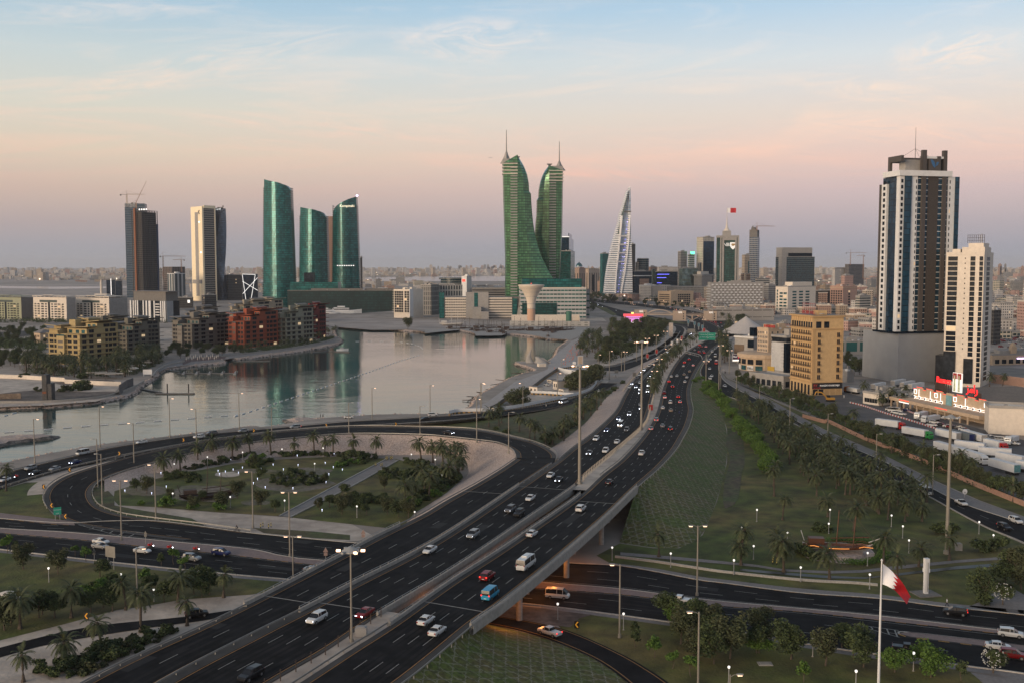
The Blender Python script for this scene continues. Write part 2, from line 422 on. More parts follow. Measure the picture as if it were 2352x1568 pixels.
M_concd=mat('dark_concrete',(.15,.14,.13),.9,var=.2,scale=.3)
M_pave=mat('pink_block_paving',(.225,.165,.15),.9,var=.14,scale=.3,col2=(.18,.135,.125),bump=.2,bscale=3)
M_pave2=mat('grey_block_paving',(.20,.185,.18),.9,var=.15,scale=.3,col2=(.155,.145,.14))
M_steel=mat('galvanised_steel',(.30,.29,.27),.5,.5,var=.1)
M_kerby=mat('kerb_yellow',(.36,.20,.05),.8,var=.2,scale=1.0)
M_kerbk=mat('kerb_black',(.025,.025,.025),.8,var=.2,scale=1.0)
M_kerbw=mat('kerb_concrete',(.36,.34,.31),.85,var=.2,scale=.6)
M_mud=mat('dark_earth',(.075,.06,.05),.95,var=.35,scale=.1,col2=(.13,.105,.09),detail=8)
def water_mat():
 m=bpy.data.materials.new('sea_water');m.use_nodes=True;t=m.node_tree;n=NT(t);b=t.nodes['Principled BSDF']
 pos=n.n('ShaderNodeNewGeometry').outputs['Position']
 big=n.n('ShaderNodeTexNoise',i_Vector=pos,i_Scale=.006,i_Detail=5.0,i_Distortion=.8)
 t.links.new(n.mix(n.ramp(big.outputs[0],[(.35,g4(0)),(.65,g4(1))]),(.028,.068,.064,1),(.018,.048,.046,1)),b.inputs['Base Color'])
 b.inputs['Roughness'].default_value=.05;b.inputs['IOR'].default_value=1.33;b.inputs['Specular IOR Level'].default_value=.42
 mp=n.n('ShaderNodeMapping',i_0=pos);mp.inputs['Scale'].default_value=(.5,1.2,1);mp.inputs['Rotation'].default_value=(0,0,.5)
 a=n.n('ShaderNodeTexNoise',i_Vector=mp.outputs[0],i_Scale=.55,i_Detail=5.0,i_Roughness=.55,i_Distortion=.4)
 c=n.n('ShaderNodeTexNoise',i_Vector=mp.outputs[0],i_Scale=.07,i_Detail=3.0)
 calm=n.ramp(big.outputs[0],[(.4,g4(.35)),(.6,g4(1))])
 h=n.m('MULTIPLY',n.m('ADD',n.m('MULTIPLY',a.outputs[0],.16),n.m('MULTIPLY',c.outputs[0],.5)),calm)
 bp=n.n('ShaderNodeBump',i_Height=h,i_Strength=.38,i_Distance=1.0);t.links.new(bp.outputs[0],b.inputs['Normal'])
 return m
M_water=water_mat()
def hexmat():
 m=bpy.data.materials.new('grass_in_ring_pavers');m.use_nodes=True;t=m.node_tree;n=NT(t);b=t.nodes['Principled BSDF']
 uv=n.n('ShaderNodeUVMap',uv_map='UVMap');pos=n.n('ShaderNodeNewGeometry').outputs['Position']
 def d_of(off):
  ad=n.n('ShaderNodeVectorMath',operation='DIVIDE',i_0=uv.outputs[0],i_1=(2.5,2.5*1.732,1))
  ad2=n.n('ShaderNodeVectorMath',operation='ADD',i_0=ad.outputs[0],i_1=(off,off,0))
  fr=n.n('ShaderNodeVectorMath',operation='FRACTION',i_0=ad2.outputs[0])
  sb=n.n('ShaderNodeVectorMath',operation='SUBTRACT',i_0=fr.outputs[0],i_1=(.5,.5,0))
  ml=n.n('ShaderNodeVectorMath',operation='MULTIPLY',i_0=sb.outputs[0],i_1=(1,1.732,0))
  return n.n('ShaderNodeVectorMath',operation='LENGTH',i_0=ml.outputs[0]).outputs['Value']
 d=n.m('MINIMUM',d_of(0),d_of(.5))
 ring=n.ramp(d,[(.40,g4(0)),(.43,g4(1)),(.48,g4(1)),(.51,g4(0))])
 nz=n.n('ShaderNodeTexNoise',i_Vector=pos,i_Scale=.12,i_Detail=8.0,i_Roughness=.65)
 nz2=n.n('ShaderNodeTexNoise',i_Vector=pos,i_Scale=1.3,i_Detail=4.0)
 gr=n.mix(n.ramp(nz.outputs[0],[(.4,g4(0)),(.6,g4(1))]),(.060,.088,.012,1),(.092,.078,.024,1))
 gr=n.mix(1.0,gr,n.ramp(nz2.outputs[0],[(.3,g4(.5)),(.7,g4(1.5))]),'MULTIPLY')
 f=n.m('MULTIPLY',n.m('MULTIPLY',ring,n.ramp(nz2.outputs[0],[(.36,g4(.1)),(.55,g4(.75))])),n.ramp(nz.outputs[0],[(.35,g4(.35)),(.6,g4(1))]))
 t.links.new(n.mix(f,gr,(.25,.24,.20,1)),b.inputs['Base Color']);b.inputs['Roughness'].default_value=.95
 bp=n.n('ShaderNodeBump',i_Height=n.m('ADD',ring,n.m('MULTIPLY',nz2.outputs[0],.5)),i_Strength=.5,i_Distance=.15);t.links.new(bp.outputs[0],b.inputs['Normal'])
 return m
M_hex=hexmat()
def uv_strip(o,A,B):
 me=o.data;uvl=me.uv_layers.new(name='UVMap');LA=plen(A)
 for p in me.polygons:
  for li in p.loop_indices:
   vi=me.loops[li].vertex_index;k=vi//2;s=vi%2
   uvl.data[li].uv=(LA[k],(A[k]-B[k]).length*s)
   # lagoon and shore
WZ=-1.6
shore=[(-260,1112),(-60,1078)]+zGG(0,812,220,765,600,692,900,642,1300,592,1800,532,2240,474)+zH(200,96,330,80)+[(720,967),(853,957)]+zI(0,1005,190,1000,330,945,380,870,520,790,650,720,760,682,845,660,790,634,700,606,720,590,880,596,985,560,1030,480,1100,420,1000,412,945,414,930,398,640,372,390,360)+zS(1300,490,1010,440,840,474,570,460,300,445,0,430)+[(776,755)]+zN(2200,1010,2275,1070,2200,1120,1900,1180,1500,1235,1080,1290,900,1292,890,1335,700,1352,400,1385,200,1420,110,1470)+zA(1440,905,1290,1000,1240,1060,1100,1110,800,1160,400,1190,0,1205)+[(-260,946)]
shoreW=[G(p[0],p[1],WZ) for p in shore]
shoreW=dense(shoreW+[shoreW[0]],520)[:-1]
def outset(P,d):
 n=len(P);ar=sum(P[i].x*P[(i+1)%n].y-P[(i+1)%n].x*P[i].y for i in range(n));sg=1 if ar>0 else -1
 O=[]
 for i in range(n):
  t=(P[(i+2)%n]-P[i-2]).to_2d().normalized()
  O.append(V3((P[i].x+t.y*d*sg,P[i].y-t.x*d*sg,P[i].z)))
 return O
shoreL=outset(shoreW,2.6)
shoreB=outset(shoreW,-2.5)
b=MB();n_=len(shoreL)
rj=random.Random(5)
jit=[V3((rj.uniform(-.5,.5),rj.uniform(-.5,.5),rj.uniform(-.25,.25))) for _ in range(n_)]
A=[V3((p.x,p.y,0.0)) for p in shoreL];Bm=[V3((p.x,p.y,WZ+.15))+j for p,j in zip(shoreW,jit)];Cc=[V3((p.x,p.y,WZ-1.6)) for p in shoreB]
b.strip(A+[A[0]],Bm+[Bm[0]],0);b.strip(Bm+[Bm[0]],Cc+[Cc[0]],1)
struct(b.bd('shore_riprap',[M_rock,M_rockd]))
rock_b=MB();rr=random.Random(3)
for i in range(n_):
 if proj(shoreW[i])[1]<745:continue
 for _ in range(7):
  f=rr.random();a=A[i].lerp(A[(i+1)%n_],rr.random());w_=a.lerp(Cc[i],f*.62)
  s=rr.uniform(.35,.95);c=w_+V3((rr.uniform(-.5,.5),rr.uniform(-.5,.5),.05))
  ring=[[c+V3((math.cos(t)*s*k*rr.uniform(.7,1.2),math.sin(t)*s*k*rr.uniform(.7,1.2),h*s)) for t in (0,1.1,2.2,3.3,4.4,5.4)] for k,h in ((.8,-.5),(1,.1),(.5,.55))]
  rock_b.loft(ring,0 if w_.z>-.9 else 1)
stuff(rock_b.bd('shore_rocks',[M_rock,M_rockd]),'pale and dark riprap boulders along the lagoon edge','rocks')
hole=[(p.x,p.y) for p in shoreL]
FAR=42000
sheet('ground',[(-FAR,-600),(FAR,-600),(FAR,FAR),(-FAR,FAR)],M_ground,0,holes=[hole])
xs=[p.x for p in shoreW];ys=[p.y for p in shoreW]
struct(MB().qd((min(xs)-60,min(ys)-60,WZ),(max(xs)+60,min(ys)-60,WZ),(max(xs)+60,max(ys)+60,WZ),(min(xs)-60,max(ys)+60,WZ)).bd('lagoon_water',M_water))
struct(MB().qd((min(xs)-90,min(ys)-90,-5),(max(xs)+90,min(ys)-90,-5),(max(xs)+90,max(ys)+90,-5),(min(xs)-90,max(ys)+90,-5)).bd('sea_bed',M_mud))
M_farwater=mat('shallow_far_water',(.10,.12,.13),.12,var=.1,scale=.002,spec=.6)
psheet('far_sea',[(560,649),(700,646),(1160,646),(1420,640),(1420,634),(1100,634),(620,639)],M_farwater,2)
psheet('tidal_flat',[(-700,682),(-100,684),(280,682),(330,668),(300,655),(130,652),(-20,654),(-700,655)],M_sand2,3,60)
psheet('tidal_channel',[(-500,662),(0,662),(130,664),(300,661),(300,658.5),(120,659),(0,657.5),(-500,658)],M_farwater,4)
psheet('sand_bank',[(-300,647.5),(40,648),(250,645.5),(420,647),(600,645),(600,642),(400,642.5),(200,641),(0,642),(-300,641)],M_sand2,4)
psheet('marina_basin',[(742,718),(745,706),(760,701),(905,703),(910,714),(850,718),(800,722)],M_water,2)
def mound(name,pix,h,mats,lab):
 P=dense([G(p[0],p[1],WZ) for p in pix]+[G(pix[0][0],pix[0][1],WZ)],48)[:-1]
 c=sum((p for p in P),V3())/len(P);b=MB();r3=random.Random(11)
 rings=[[V3((p.x,p.y,WZ-1)) for p in P]]
 for k,z in ((.93,WZ+.4),(.78,h*.7+WZ),(.5,WZ+h)):rings.append([V3((c.x+(p.x-c.x)*k+r3.uniform(-.4,.4),c.y+(p.y-c.y)*k+r3.uniform(-.3,.3),z+r3.uniform(-.2,.25))) for p in P])
 b.loft(rings,mis=[1,1,0]);o=b.bd(name,mats);struct(o); return o
mound('breakwater_mound',zA(-600,1560,-200,1480,0,1462,250,1440,430,1436,560,1440,575,1450,500,1468,300,1490,100,1520,0,1545,-300,1590),1.9,[M_rock,M_rockd],'')
mound('breakwater_mound',zH(325,45,420,32,560,40,600,60,520,85,430,82,350,60),1.3,[M_rock,M_rockd],'')
# the road deck edges
def hz(p):
 y=p[1]
 if y<850: return 0.0
 if y<1090:
  t=(y-850)/240.0; return 8*t*t*(3-2*t)
 if y>1440: return max(8-(y-1440)*.006,4)
 return 8.0
ND=420
def edge(P,zf=hz,n=ND): return dense(px3(P,zf),n)
eA=[(-330,1880),(-60,1712),(194,1568),(330,1500),(450,1446),(574,1386),(770,1284),(862.7,1234.6),(967,1183.8),(1023,1150.5),(1095,1111),(1148.5,1078.7),(1186,1053)]
eB=[(-150,1910),(110,1735),(374,1568),(574,1463),(691,1405),(802,1347),(1008,1240),(1190,1118),(1269,1065)]
eBh=eB+[(1313,1029),(1357,997),(1410,947),(1431,909),(1448,883),(1478,851),(1523,818),(1562,783),(1576,763),(1570,752),(1545,746),(1503,739)]
eC=[(90,1925),(360,1735),(624,1568),(754,1492),(869,1414),(1051,1304),(1229,1182),(1321,1118),(1342,1093),(1401,1044),(1474,980),(1489,945),(1497,915),(1506,880),(1519,842),(1552,801),(1590,768),(1622,758),(1628,750),(1600,742),(1560,735)]
eD=[(160,1930),(430,1735),(691,1568),(800,1497),(903,1432),(1031,1341),(1166,1254),(1321,1147),(1383,1091),(1433,1050),(1484,991),(1508,947),(1526,883),(1550,836),(1577,807),(1618,783),(1642,768),(1650,757),(1640,745),(1610,733),(1570,722)]
eE=[(370,1965),(650,1760),(928,1568),(1085,1438),(1148,1394),(1224,1334),(1311,1261),(1394,1187),(1462,1121),(1511,1078),(1549,1036),(1567,1006),(1582,976),(1590,942),(1585,912),(1587,883),(1603,848),(1621,822),(1640,800),(1662,785)]
A_,B_,Bh,C_,D_,E_=[edge(e) for e in (eA,eB,eBh,eC,eD,eE)]
def zloop_out(p): return 0
loop_out=[(1273,1060,7.66),(1277,1046,7.5),(1262,1032,7.4),(1231,1018,7.3),(1190,1007,7.1),(1110,989,6.8),(1030,983,6.3),(964,981.5,6),(802,980,5.4),(675,988,4.6),(574,999,3.8),(436,1019,2.8),(305,1046,1.9),(223,1069,1.2),(154,1092,.6),(116,1115,.25),(102,1138,.1),(107,1161,0),(124,1179,0),(144,1192,0),(190,1207,0),(300,1226,0),(420,1241,0)]
loop_in=[(1186,1051,7.43),(1181,1036,7.4),(1150,1019,7.3),(1095,1011,7.1),(1030,1004,6.8),(964,999,6.3),(802,997,5.4),(675,1007,4.6),(574,1018,3.8),(449,1040,2.8),(308,1076,1.9),(243,1099,1.0),(220,1113,.5),(209,1130,.2),(213,1148,0),(231,1166,0),(279,1182,0),(359,1194,0),(469,1207,0),(574,1222,0)]
LO,LI=dense(px3(loop_out,0),260),dense(px3(loop_in,0),260)
def seaz(p): return max(0.3,min(1.6,(p[0]-100)/200.0,(1300-p[0])/150.0))
sea_out=[(-260,1158),(-120,1124),(0,1091),(33,1080),(154,1051),(256,1028),(390,1007),(477,997),(574,988),(675,979),(802,968),(890,963),(976,958),(1064,952),(1181,940),(1284,922),(1342,905),(1367,890),(1384,872)]
sea_in=[(-260,1196),(-120,1160),(0,1122),(77,1098),(159,1075),(223,1060),(308,1042),(477,1012),(574,1000),(675,989),(802,980),(890,976),(976,971),(1064,964),(1181,951),(1269,937),(1342,917),(1380,903),(1418,880)]
SO,SI=edge(sea_out,seaz,240),edge(sea_in,seaz,240)
ROADS={}
class Road:
 def __init__(s,key,Lp,Rp,n=240):
  L=dense(Lp,n);Rd=dense(Rp,900);s.L=[];s.R=[]
  j=0
  for p in L:
   best=min(range(max(0,j-2),min(len(Rd),j+70)),key= lambda k:(Rd[k]-p).length_squared);j=best
   s.L.append(p);s.R.append(Rd[best].copy())
  s.C=[(a+b_)/2 for a,b_ in zip(s.L,s.R)];s.T=tangents(s.C);ROADS[key]=s
  s.pix=[(proj(a),proj(b_)) for a,b_ in zip(s.L,s.R)]
 def at(s,i,f,dz=0.0):
  p=s.L[i].lerp(s.R[i],f); return V3((p.x,p.y,p.z+dz))
 def line(s,f,dz=0.0): return [s.at(i,f,dz) for i in range(len(s.L))]
 def find(s,px,py):
  best=None
  for i,(a,b_) in enumerate(s.pix):
   for k in range(0,21):
    f=k/20.0;x=a[0]+(b_[0]-a[0])*f;y=a[1]+(b_[1]-a[1])*f
    d=(x-px)**2+(y-py)**2*3
    if best is None or d<best[0]:best=(d,i,f)
  return best[1],best[2]
def surf(name,road,m,dz=0.0,thick=0.0):
 b=MB();L=[p+V3((0,0,dz)) for p in road.L];Rr=[p+V3((0,0,dz)) for p in road.R]
 b.strip(Rr,L) if True else 0
 return struct(b.bd(name,m))
def tape(b,P,w,dz=.03,mi=0):
 pass
 b.strip(offset(P,w/2,dz),offset(P,-w/2,dz),mi)
def dashes(b,P,on,off,w,dz=.03,mi=0,maxd=1e9,start=0):
 L=plen(P);T=L[-1];s=start;D=dense(P,max(int(T/1.0),10)) if T<3000 else P
 LD=plen(D);i=0
 while s+on<T:
  while i<len(LD)-2 and LD[i+1]<s:i+=1
  j=i
  while j<len(LD)-1 and LD[j]<s+on:j+=1
  if depth(D[i])<maxd:tape(b,D[i:j+1] if j>i else D[i:i+2],w,dz,mi)
  s+=on+off;i=j
EPS=.06
def lift(P,d): return [V3((p.x,p.y,p.z+d)) for p in P]
rampd=Road('ramp',lift(A_,EPS*2),lift(B_,EPS*2),260)
nearc=Road('toward',lift(Bh,EPS*2),lift(C_,EPS*2),420)
farc=Road('away',lift(D_,EPS*2+.02),lift(E_,EPS*2+.02),420)
loop=Road('loop',lift(LI,EPS*2+.03),lift(LO,EPS*2+.03),260)
sear=Road('sea',lift(SI,EPS*2+.05),lift(SO,EPS*2+.05),240)
jo=nearest_i(LO,LI[0]);jb=nearest_i(B_,A_[-1]);fan=[p+V3((0,0,.09)) for p in B_[jb-2:]+LO[:jo+3]];fb=MB()
for p_,q_ in zip(fan,fan[1:]):fb.poly([LI[0]+V3((0,0,.09)),p_,q_])
struct(fb.bd('ramp_junction',M_asph))
for r_,nm in ((rampd,'ramp_road'),(nearc,'highway_inbound'),(farc,'highway_outbound'),(loop,'loop_road'),(sear,'shore_road')):
 b=MB();b.strip(r_.R,r_.L);struct(b.bd(nm,M_asph))
med=Road('median',lift(C_,EPS),lift(D_,EPS),420)
i0,i1=[min(range(420),key= lambda i:(proj(C_[i])[0]-q_[0])**2+(proj(C_[i])[1]-q_[1])**2) for q_ in ((869,1414),(1321,1118))]
for a_,c_ in ((0,i0+2),(i1-1,420)):b=MB();b.strip(med.R[a_:c_],med.L[a_:c_]);struct(b.bd('highway_median_ground',M_sand))
def flat(P,z=EPS*2): return dense([G(p[0],p[1],z) for p in P],160)
q1t=[(-420,1150),(-150,1176),(0,1190),(144,1200),(250,1196),(359,1196),(469,1209),(574,1223),(778,1243),(900,1253),(1100,1272),(1292,1291),(1413,1298),(1503,1312),(1601,1331),(1665,1339),(1837,1361),(2016,1374),(2176,1394),(2352,1412),(2700,1455)]
q1b=[(-420,1172),(-150,1198),(0,1212),(179,1223),(410,1244),(574,1259.5),(663,1278),(770,1288),(1000,1311),(1235,1335),(1424,1351),(1632,1377),(1837,1396),(2016,1413),(2287,1445),(2352,1452),(2700,1500)]
q2t=[(-420,1180),(-150,1206),(0,1222.7),(210,1241),(320,1253),(517,1272),(574,1279),(738,1298),(1000,1325),(1224,1349),(1424,1364),(1632,1389),(1837,1404),(2016,1423),(2278,1452),(2352,1461),(2700,1512)]
q2b=[(-420,1216),(-150,1244),(0,1260),(252,1289),(517,1316),(675,1330),(900,1352),(1243,1389),(1360,1403),(1526,1425),(1677,1447),(1835,1474),(1957,1493),(2089,1510),(2243,1531),(2352,1545),(2700,1600)]
Q1=Road('cross_far',flat(q1t),flat(q1b),240);Q2=Road('cross_near',flat(q2t),flat(q2b),240)
pt=[(574,1393),(700,1375),(860,1378),(1000,1392),(1148,1414),(1262,1435),(1337,1459),(1428,1501),(1488,1535),(1540,1570),(1640,1650)]
pb=[(574,1404),(700,1392),(860,1396),(1000,1413),(1148,1437),(1224,1455.5),(1299,1482),(1375,1518),(1443,1568),(1530,1650)]
P_=Road('slip',flat(pt),flat(pb),120)
wt=[(-300,1560),(-120,1520),(0,1486),(144,1450),(252,1432),(428,1414.5),(574,1393)]
wb=[(-300,1590),(-120,1545),(0,1508),(126,1475.6),(323,1443),(467,1423.5),(574,1404)]
W_=Road('lower',flat(wt),flat(wb),120)
fl=[(1662,786),(1640,803),(1622,825),(1608,850),(1612,866),(1624,885),(1652.5,903),(1693.5,917),(1760,943),(1843,981.7),(1925,1032.8),(2020.6,1084),(2129.7,1138),(2180.8,1166),(2264,1210),(2352,1247),(2600,1370)]
fr=[(1692,770),(1672,785),(1660,800),(1652,820),(1651,845),(1656,860),(1665,874),(1693.5,893),(1755,923.7),(1823,961),(1891,998.7),(2027.4,1056.6),(2132,1115),(2220,1157.7),(2352,1203),(2600,1310)]
F_=Road('service',flat(fl,.17),flat(fr,.17),240)
for r_,nm in ((Q1,'cross_street_far_side'),(Q2,'cross_street_near_side'),(P_,'slip_road'),(W_,'lower_road'),(F_,'service_road')):
 b=MB();b.strip(r_.R,r_.L);struct(b.bd(nm,M_asph))
def simple_road(name,Lq,Rq,key,m=M_asph,lay=3,n=120):
 r_=Road(key,dense([G(p[0],p[1],.025*lay) for p in Lq],n),dense([G(p[0],p[1],.025*lay) for p in Rq],n),n)
 b=MB();b.strip(r_.R,r_.L);struct(b.bd(name,m)); return r_
X1=simple_road('highway_outbound',[(1618,783),(1642,768),(1650,757),(1640,745),(1610,733),(1570,720),(1530,712),(1450,702),(1370,694),(1330,686),(1322,676)],[(1692,770),(1694,760),(1692,752),(1680,740),(1640,726),(1590,714),(1530,705),(1450,696),(1390,690),(1350,683),(1334,674)],'far_out')
X2=simple_road('corniche_road',[(1503,740),(1450,733),(1400,720),(1370,706),(1345,694),(1330,686)],[(1545,735),(1500,727),(1450,718),(1410,708),(1380,699),(1360,692)],'far_in')
X3=simple_road('corniche_slip_road',[(1376,850),(1390,842),(1440,828),(1500,803),(1540,775),(1553,755),(1540,745),(1503,739)],[(1388,866),(1420,855),(1466,838),(1520,812),(1555,785),(1570,765),(1568,752),(1540,738)],'corniche',lay=4)
# paint
b=MB()
def mk(r_,fr_,maxd=2000,on=3,off=9,st=0,w=.16):
 for f in fr_:dashes(b,r_.line(f),on,off,w,.035,0,maxd,st)
mk(farc,(.33,.52,.71),900,3,9,4);mk(nearc,(.30,.5,.7),900,3,9,0);mk(rampd,(.5,),600,3,9);mk(loop,(.5,),600,3,9)
mk(sear,(.5,),600,3,9);mk(Q1,(.36,.68),600,4,8);mk(Q2,(.36,.68),600,4,8);mk(F_,(.5,),600,3,9)
for f in (.07,):tape(b,cut(Q1.line(.93),0,239),.15,.035)
tape(b,Q2.line(.05),.15,.035)
struct(b.bd('lane_markings',M_paint))
b=MB()
for r_,fs in ((farc,(.10,.885)),(nearc,(.13,.93)),(rampd,(.13,.90)),(loop,(.12,.88)),(P_,(.1,.9)),(F_,(.06,)),(sear,(.08,.92))):
 for f in fs:tape(b,r_.line(f),.2,.035)
struct(b.bd('edge_markings',M_ypaint))
b=MB()
for r_,ls in ((farc,(.17,.24,.37,.45,.57,.64,.76,.83)),(nearc,(.18,.25,.36,.44,.56,.64,.77,.86)),(rampd,(.24,.4,.6,.78)),(loop,(.24,.4,.6,.76)),(sear,(.2,.38,.62,.8)),(Q1,(.12,.26,.45,.6,.76,.88)),(Q2,(.12,.26,.45,.6,.76,.88)),(F_,(.2,.38,.62,.8))):
 for f in ls:tape(b,r_.line(f),.75,.022)
struct(b.bd('wheel_tracks',M_trk))
b=MB();rq=random.Random(21)
for r_ in (farc,nearc,rampd,Q1,Q2,loop):
 n_=len(r_.L)
 for _ in range(9):i=rq.randrange(8,n_-30);f=rq.choice((.22,.42,.62,.8));k=rq.randrange(3,9);b.strip([r_.at(j,f+.09,.028) for j in range(i,i+k)],[r_.at(j,f-.09,.028) for j in range(i,i+k)],rq.randrange(2))
struct(b.bd('asphalt_patches',[mat('fresh_asphalt',(.005,.005,.006),.9,var=.3),M_trk]))
b=MB()
for r_,(f0,f1) in ((farc,(.0,.085)),(farc,(.90,1.)),(nearc,(.0,.11)),(nearc,(.945,1.)),(rampd,(.0,.11)),(rampd,(.915,1.)),(loop,(0,.10)),(loop,(.9,1.)),(sear,(.94,1.)),(sear,(0,.06))):
 b.strip(r_.line(f1,.018),r_.line(f0,.018))
struct(b.bd('road_shoulders',M_asph2))
b=MB()
gq=[G(1640*0+1424,909,0)]
def gore(pts,n,z,w=.5):
 a0,a1,c1=[G(p[0],p[1],z) for p in pts]
 for k in range(n):
  t=(k+.5)/n;p=a0.lerp(a1,t);q=a0.lerp(c1,min(t+.04,1))
  tape(b,[p,q],w,.04)
 tape(b,[a0,a1],.2,.04);tape(b,[a0,c1],.2,.04)
gore([(1511,832),(1437,898),(1452,902)],34,.4)
gore([(1370,905),(1420,880),(1424,884)],8,.3)
gore([(180,1204),(330,1223),(296,1236)],6,.12,.35)
gore([(1956,1432),(2064,1447),(2066,1463)],6,.12,.3)
struct(b.bd('hatched_markings',M_paint))
b=MB()
for r_,px_ in ((farc,((1330,1150),(1110,1402))),(nearc,((1230,1118),(820,1392))),(rampd,((1110,1130),(640,1372)))):
 for q in px_:
  i,f=r_.find(*q);tape(b,[r_.at(i,.02),r_.at(i,.98)],.3,.04)
struct(b.bd('bridge_joints',M_conc))
# parapets, guard rails, kerbs
def posts(rt,pts,w,z0,z1,m,name):
 pts=sorted(pts,key= lambda p:-(p.y+rt.location.y))[::-1];me=MB().box(-w,w,-w,w,z0,z1).mesh(name,m)
 for p in pts[:98]:add(name,me,rt,p)
 if len(pts)>98:
  b=MB();[b.box(p.x-w,p.x+w,p.y-w,p.y+w,p.z+z0,p.z+z1) for p in pts[98:]];b.bd(name,m,rt)['kind']='stuff'
def bar_(name,P,label,h=.85,w=.45,mats=None,rail=True,base=-.3,group=None):
 rt=thg(name,label,'parapet',P[len(P)//2],group=group);o=P[len(P)//2]
 Q=[p-o for p in P];a=offset(Q,w/2);c=offset(Q,-w/2);b=MB()
 b.strip(lift(a,base),lift(a,h));b.strip(lift(a,h),lift(c,h));b.strip(lift(c,h),lift(c,base))
 b.qd(a[0]+V3((0,0,base)),a[0]+V3((0,0,h)),c[0]+V3((0,0,h)),c[0]+V3((0,0,base)))
 b.qd(a[-1]+V3((0,0,base)),c[-1]+V3((0,0,base)),c[-1]+V3((0,0,h)),a[-1]+V3((0,0,h)))
 b.bd('parapet_wall',M_conc,rt)
 if rail:
  b=MB();b.tube([p+V3((0,0,h+.42)) for p in Q[::2]+[Q[-1]]],.07,4)
  b.bd('railing',M_steel,rt);posts(rt,dense(Q,max(int(plen(Q)[-1]/3),3)),.06,h,h+.42,M_steel,'railing_post')
 return rt
def guard(P,label,group='guard rails along the elevated roads',off=0.0):
 P=offset(P,off) if off else P
 o=P[len(P)//2];rt=thg('guard_rail',label,'guard rail',o,group=group);Q=[p-o for p in P]
 a=offset(Q,.05);c=offset(Q,-.05);b=MB()
 b.strip(lift(a,.5),lift(a,.8));b.strip(lift(a,.8),lift(c,.8));b.strip(lift(c,.8),lift(c,.5));b.bd('rail_beam',M_steel,rt)
 posts(rt,dense(Q,max(int(plen(Q)[-1]/4),3)),.08,-.1,.62,M_steel,'rail_post'); return rt
def seg(P,p0,p1):
 pass
 def ni(q): return min(range(len(P)),key= lambda i:(proj(P[i])[0]-q[0])**2+(proj(P[i])[1]-q[1])**2)
 i,j=sorted((ni(p0),ni(p1))); return P[i:j+1]
brA=seg(A_,(560,1393),(918,1207));brB=seg(B_,(655,1422),(1020,1232));brC=seg(C_,(869,1414),(1321,1118))
brD=seg(D_,(903,1432),(1330,1140));brE=seg(E_,(1085,1438),(1462,1121));
bar_('bridge_parapet',brA,'concrete parapet with steel rail on the outer edge of the ramp deck')
bar_('bridge_parapet',seg(Bh,(691,1405),(1190,1118)),'concrete parapet with rail between the ramp deck and the inbound lanes')
bar_('bridge_parapet',brC,'concrete parapet on the left of the open slot between the bridges')
bar_('bridge_parapet',brD,'concrete parapet on the right of the open slot between the bridges')
bar_('bridge_parapet',brE,'concrete parapet on the outer right edge of the flyover')
guard(seg(A_,(-300,1860),(560,1393)),'guard rail at the bottom left edge of the ramp',off=.5)
guard(seg(A_,(918,1207),(1186,1053)),'guard rail above the pale rock slope beside the ramp')
guard(seg(Bh,(-150,1900),(691,1405)),'guard rail between ramp and inbound lanes at the bottom of the picture')
guard(seg(Bh,(1190,1118),(1269,1065)),'guard rail where the loop road joins the inbound lanes')
guard(seg(Bh,(1280,1055),(1545,800)),'guard rail along the left edge of the inbound highway',off=.4)
guard(LI,'guard rail round the inner edge of the loop road',off=-.4)
guard(LO[:215],'guard rail round the outer edge of the loop road',off=.4)
guard(SO,'guard rail between the shore road and the lagoon',off=.5)
guard(SI[:150],'guard rail on the inland edge of the shore road',off=-.3)
guard(seg(E_,(1462,1121),(1621,822)),'guard rail above the grass slope beside the outbound highway',off=.5)
guard(seg(E_,(400,1940),(1085,1438)),'guard rail above the ring paved slope at the bottom',off=.5)
guard(seg(D_,(430,1735),(903,1432)),'guard rail on the right of the sandy median',off=-.4)
guard(seg(D_,(1383,1091),(1508,947)),'guard rail on the outbound side of the median',off=-.3)
def fence(name,P,label,h,step,m,w=.12,rails=(.3,.9)):
 o=P[len(P)//2];rt=thg(name,label,'fence',o);Q=[p-o for p in P];posts(rt,dense(Q,max(int(plen(Q)[-1]/step),3)),w,0,h,m,'fence_post');b=MB()
 for r_ in rails:b.tube([q+V3((0,0,h*r_)) for q in Q],.05,4)
 b.bd('fence_rails',m,rt); return rt
M_cream=mat('cream_paint',(.40,.35,.29),.8,var=.12)
M_rust=mat('dark_rust',(.045,.03,.024),.8,var=.3,scale=1)
fence('median_fence',offset(seg(C_,(1330,1108),(1500,905)),.8),'cream picket fence along the highway median',1.9,2.4,M_cream,.11,(.25,.8))
fence('median_fence',offset(seg(C_,(330,1750),(869,1414)),.8),'rusty dark post fence in the sandy median',2.0,3.5,M_rust,.07,(.35,.9))
fence('corniche_fence',offset(seg(Bh,(1440,900),(1575,772)),-1.5),'low pale picket fence between corniche road and highway',1.1,2.0,M_cream,.1,(.3,.9))
def kerb(P,w=.35,h=.15,name='kerb',mats=None,stripe=0.0,cat='kerb'):
 b=MB();
 if stripe:
  D=dense(P,max(int(plen(P)[-1]/stripe),4))
  for k in range(len(D)-1):
   t=(D[k+1]-D[k]).to_2d();ln=t.length
   if ln<.01:continue
   b.obox((D[k]+D[k+1])/2,t,ln/2,w/2,0,h,k%2)
  return struct(b.bd(name,[M_kerby,M_kerbk]))
 a=offset(P,w/2);c=offset(P,-w/2);a0=[V3((p.x,p.y,0)) for p in a];c0=[V3((p.x,p.y,0)) for p in c]
 b.strip(a0,lift(a,h));b.strip(lift(a,h),lift(c,h));b.strip(lift(c,h),c0)
 return struct(b.bd(name,mats or M_kerbw))
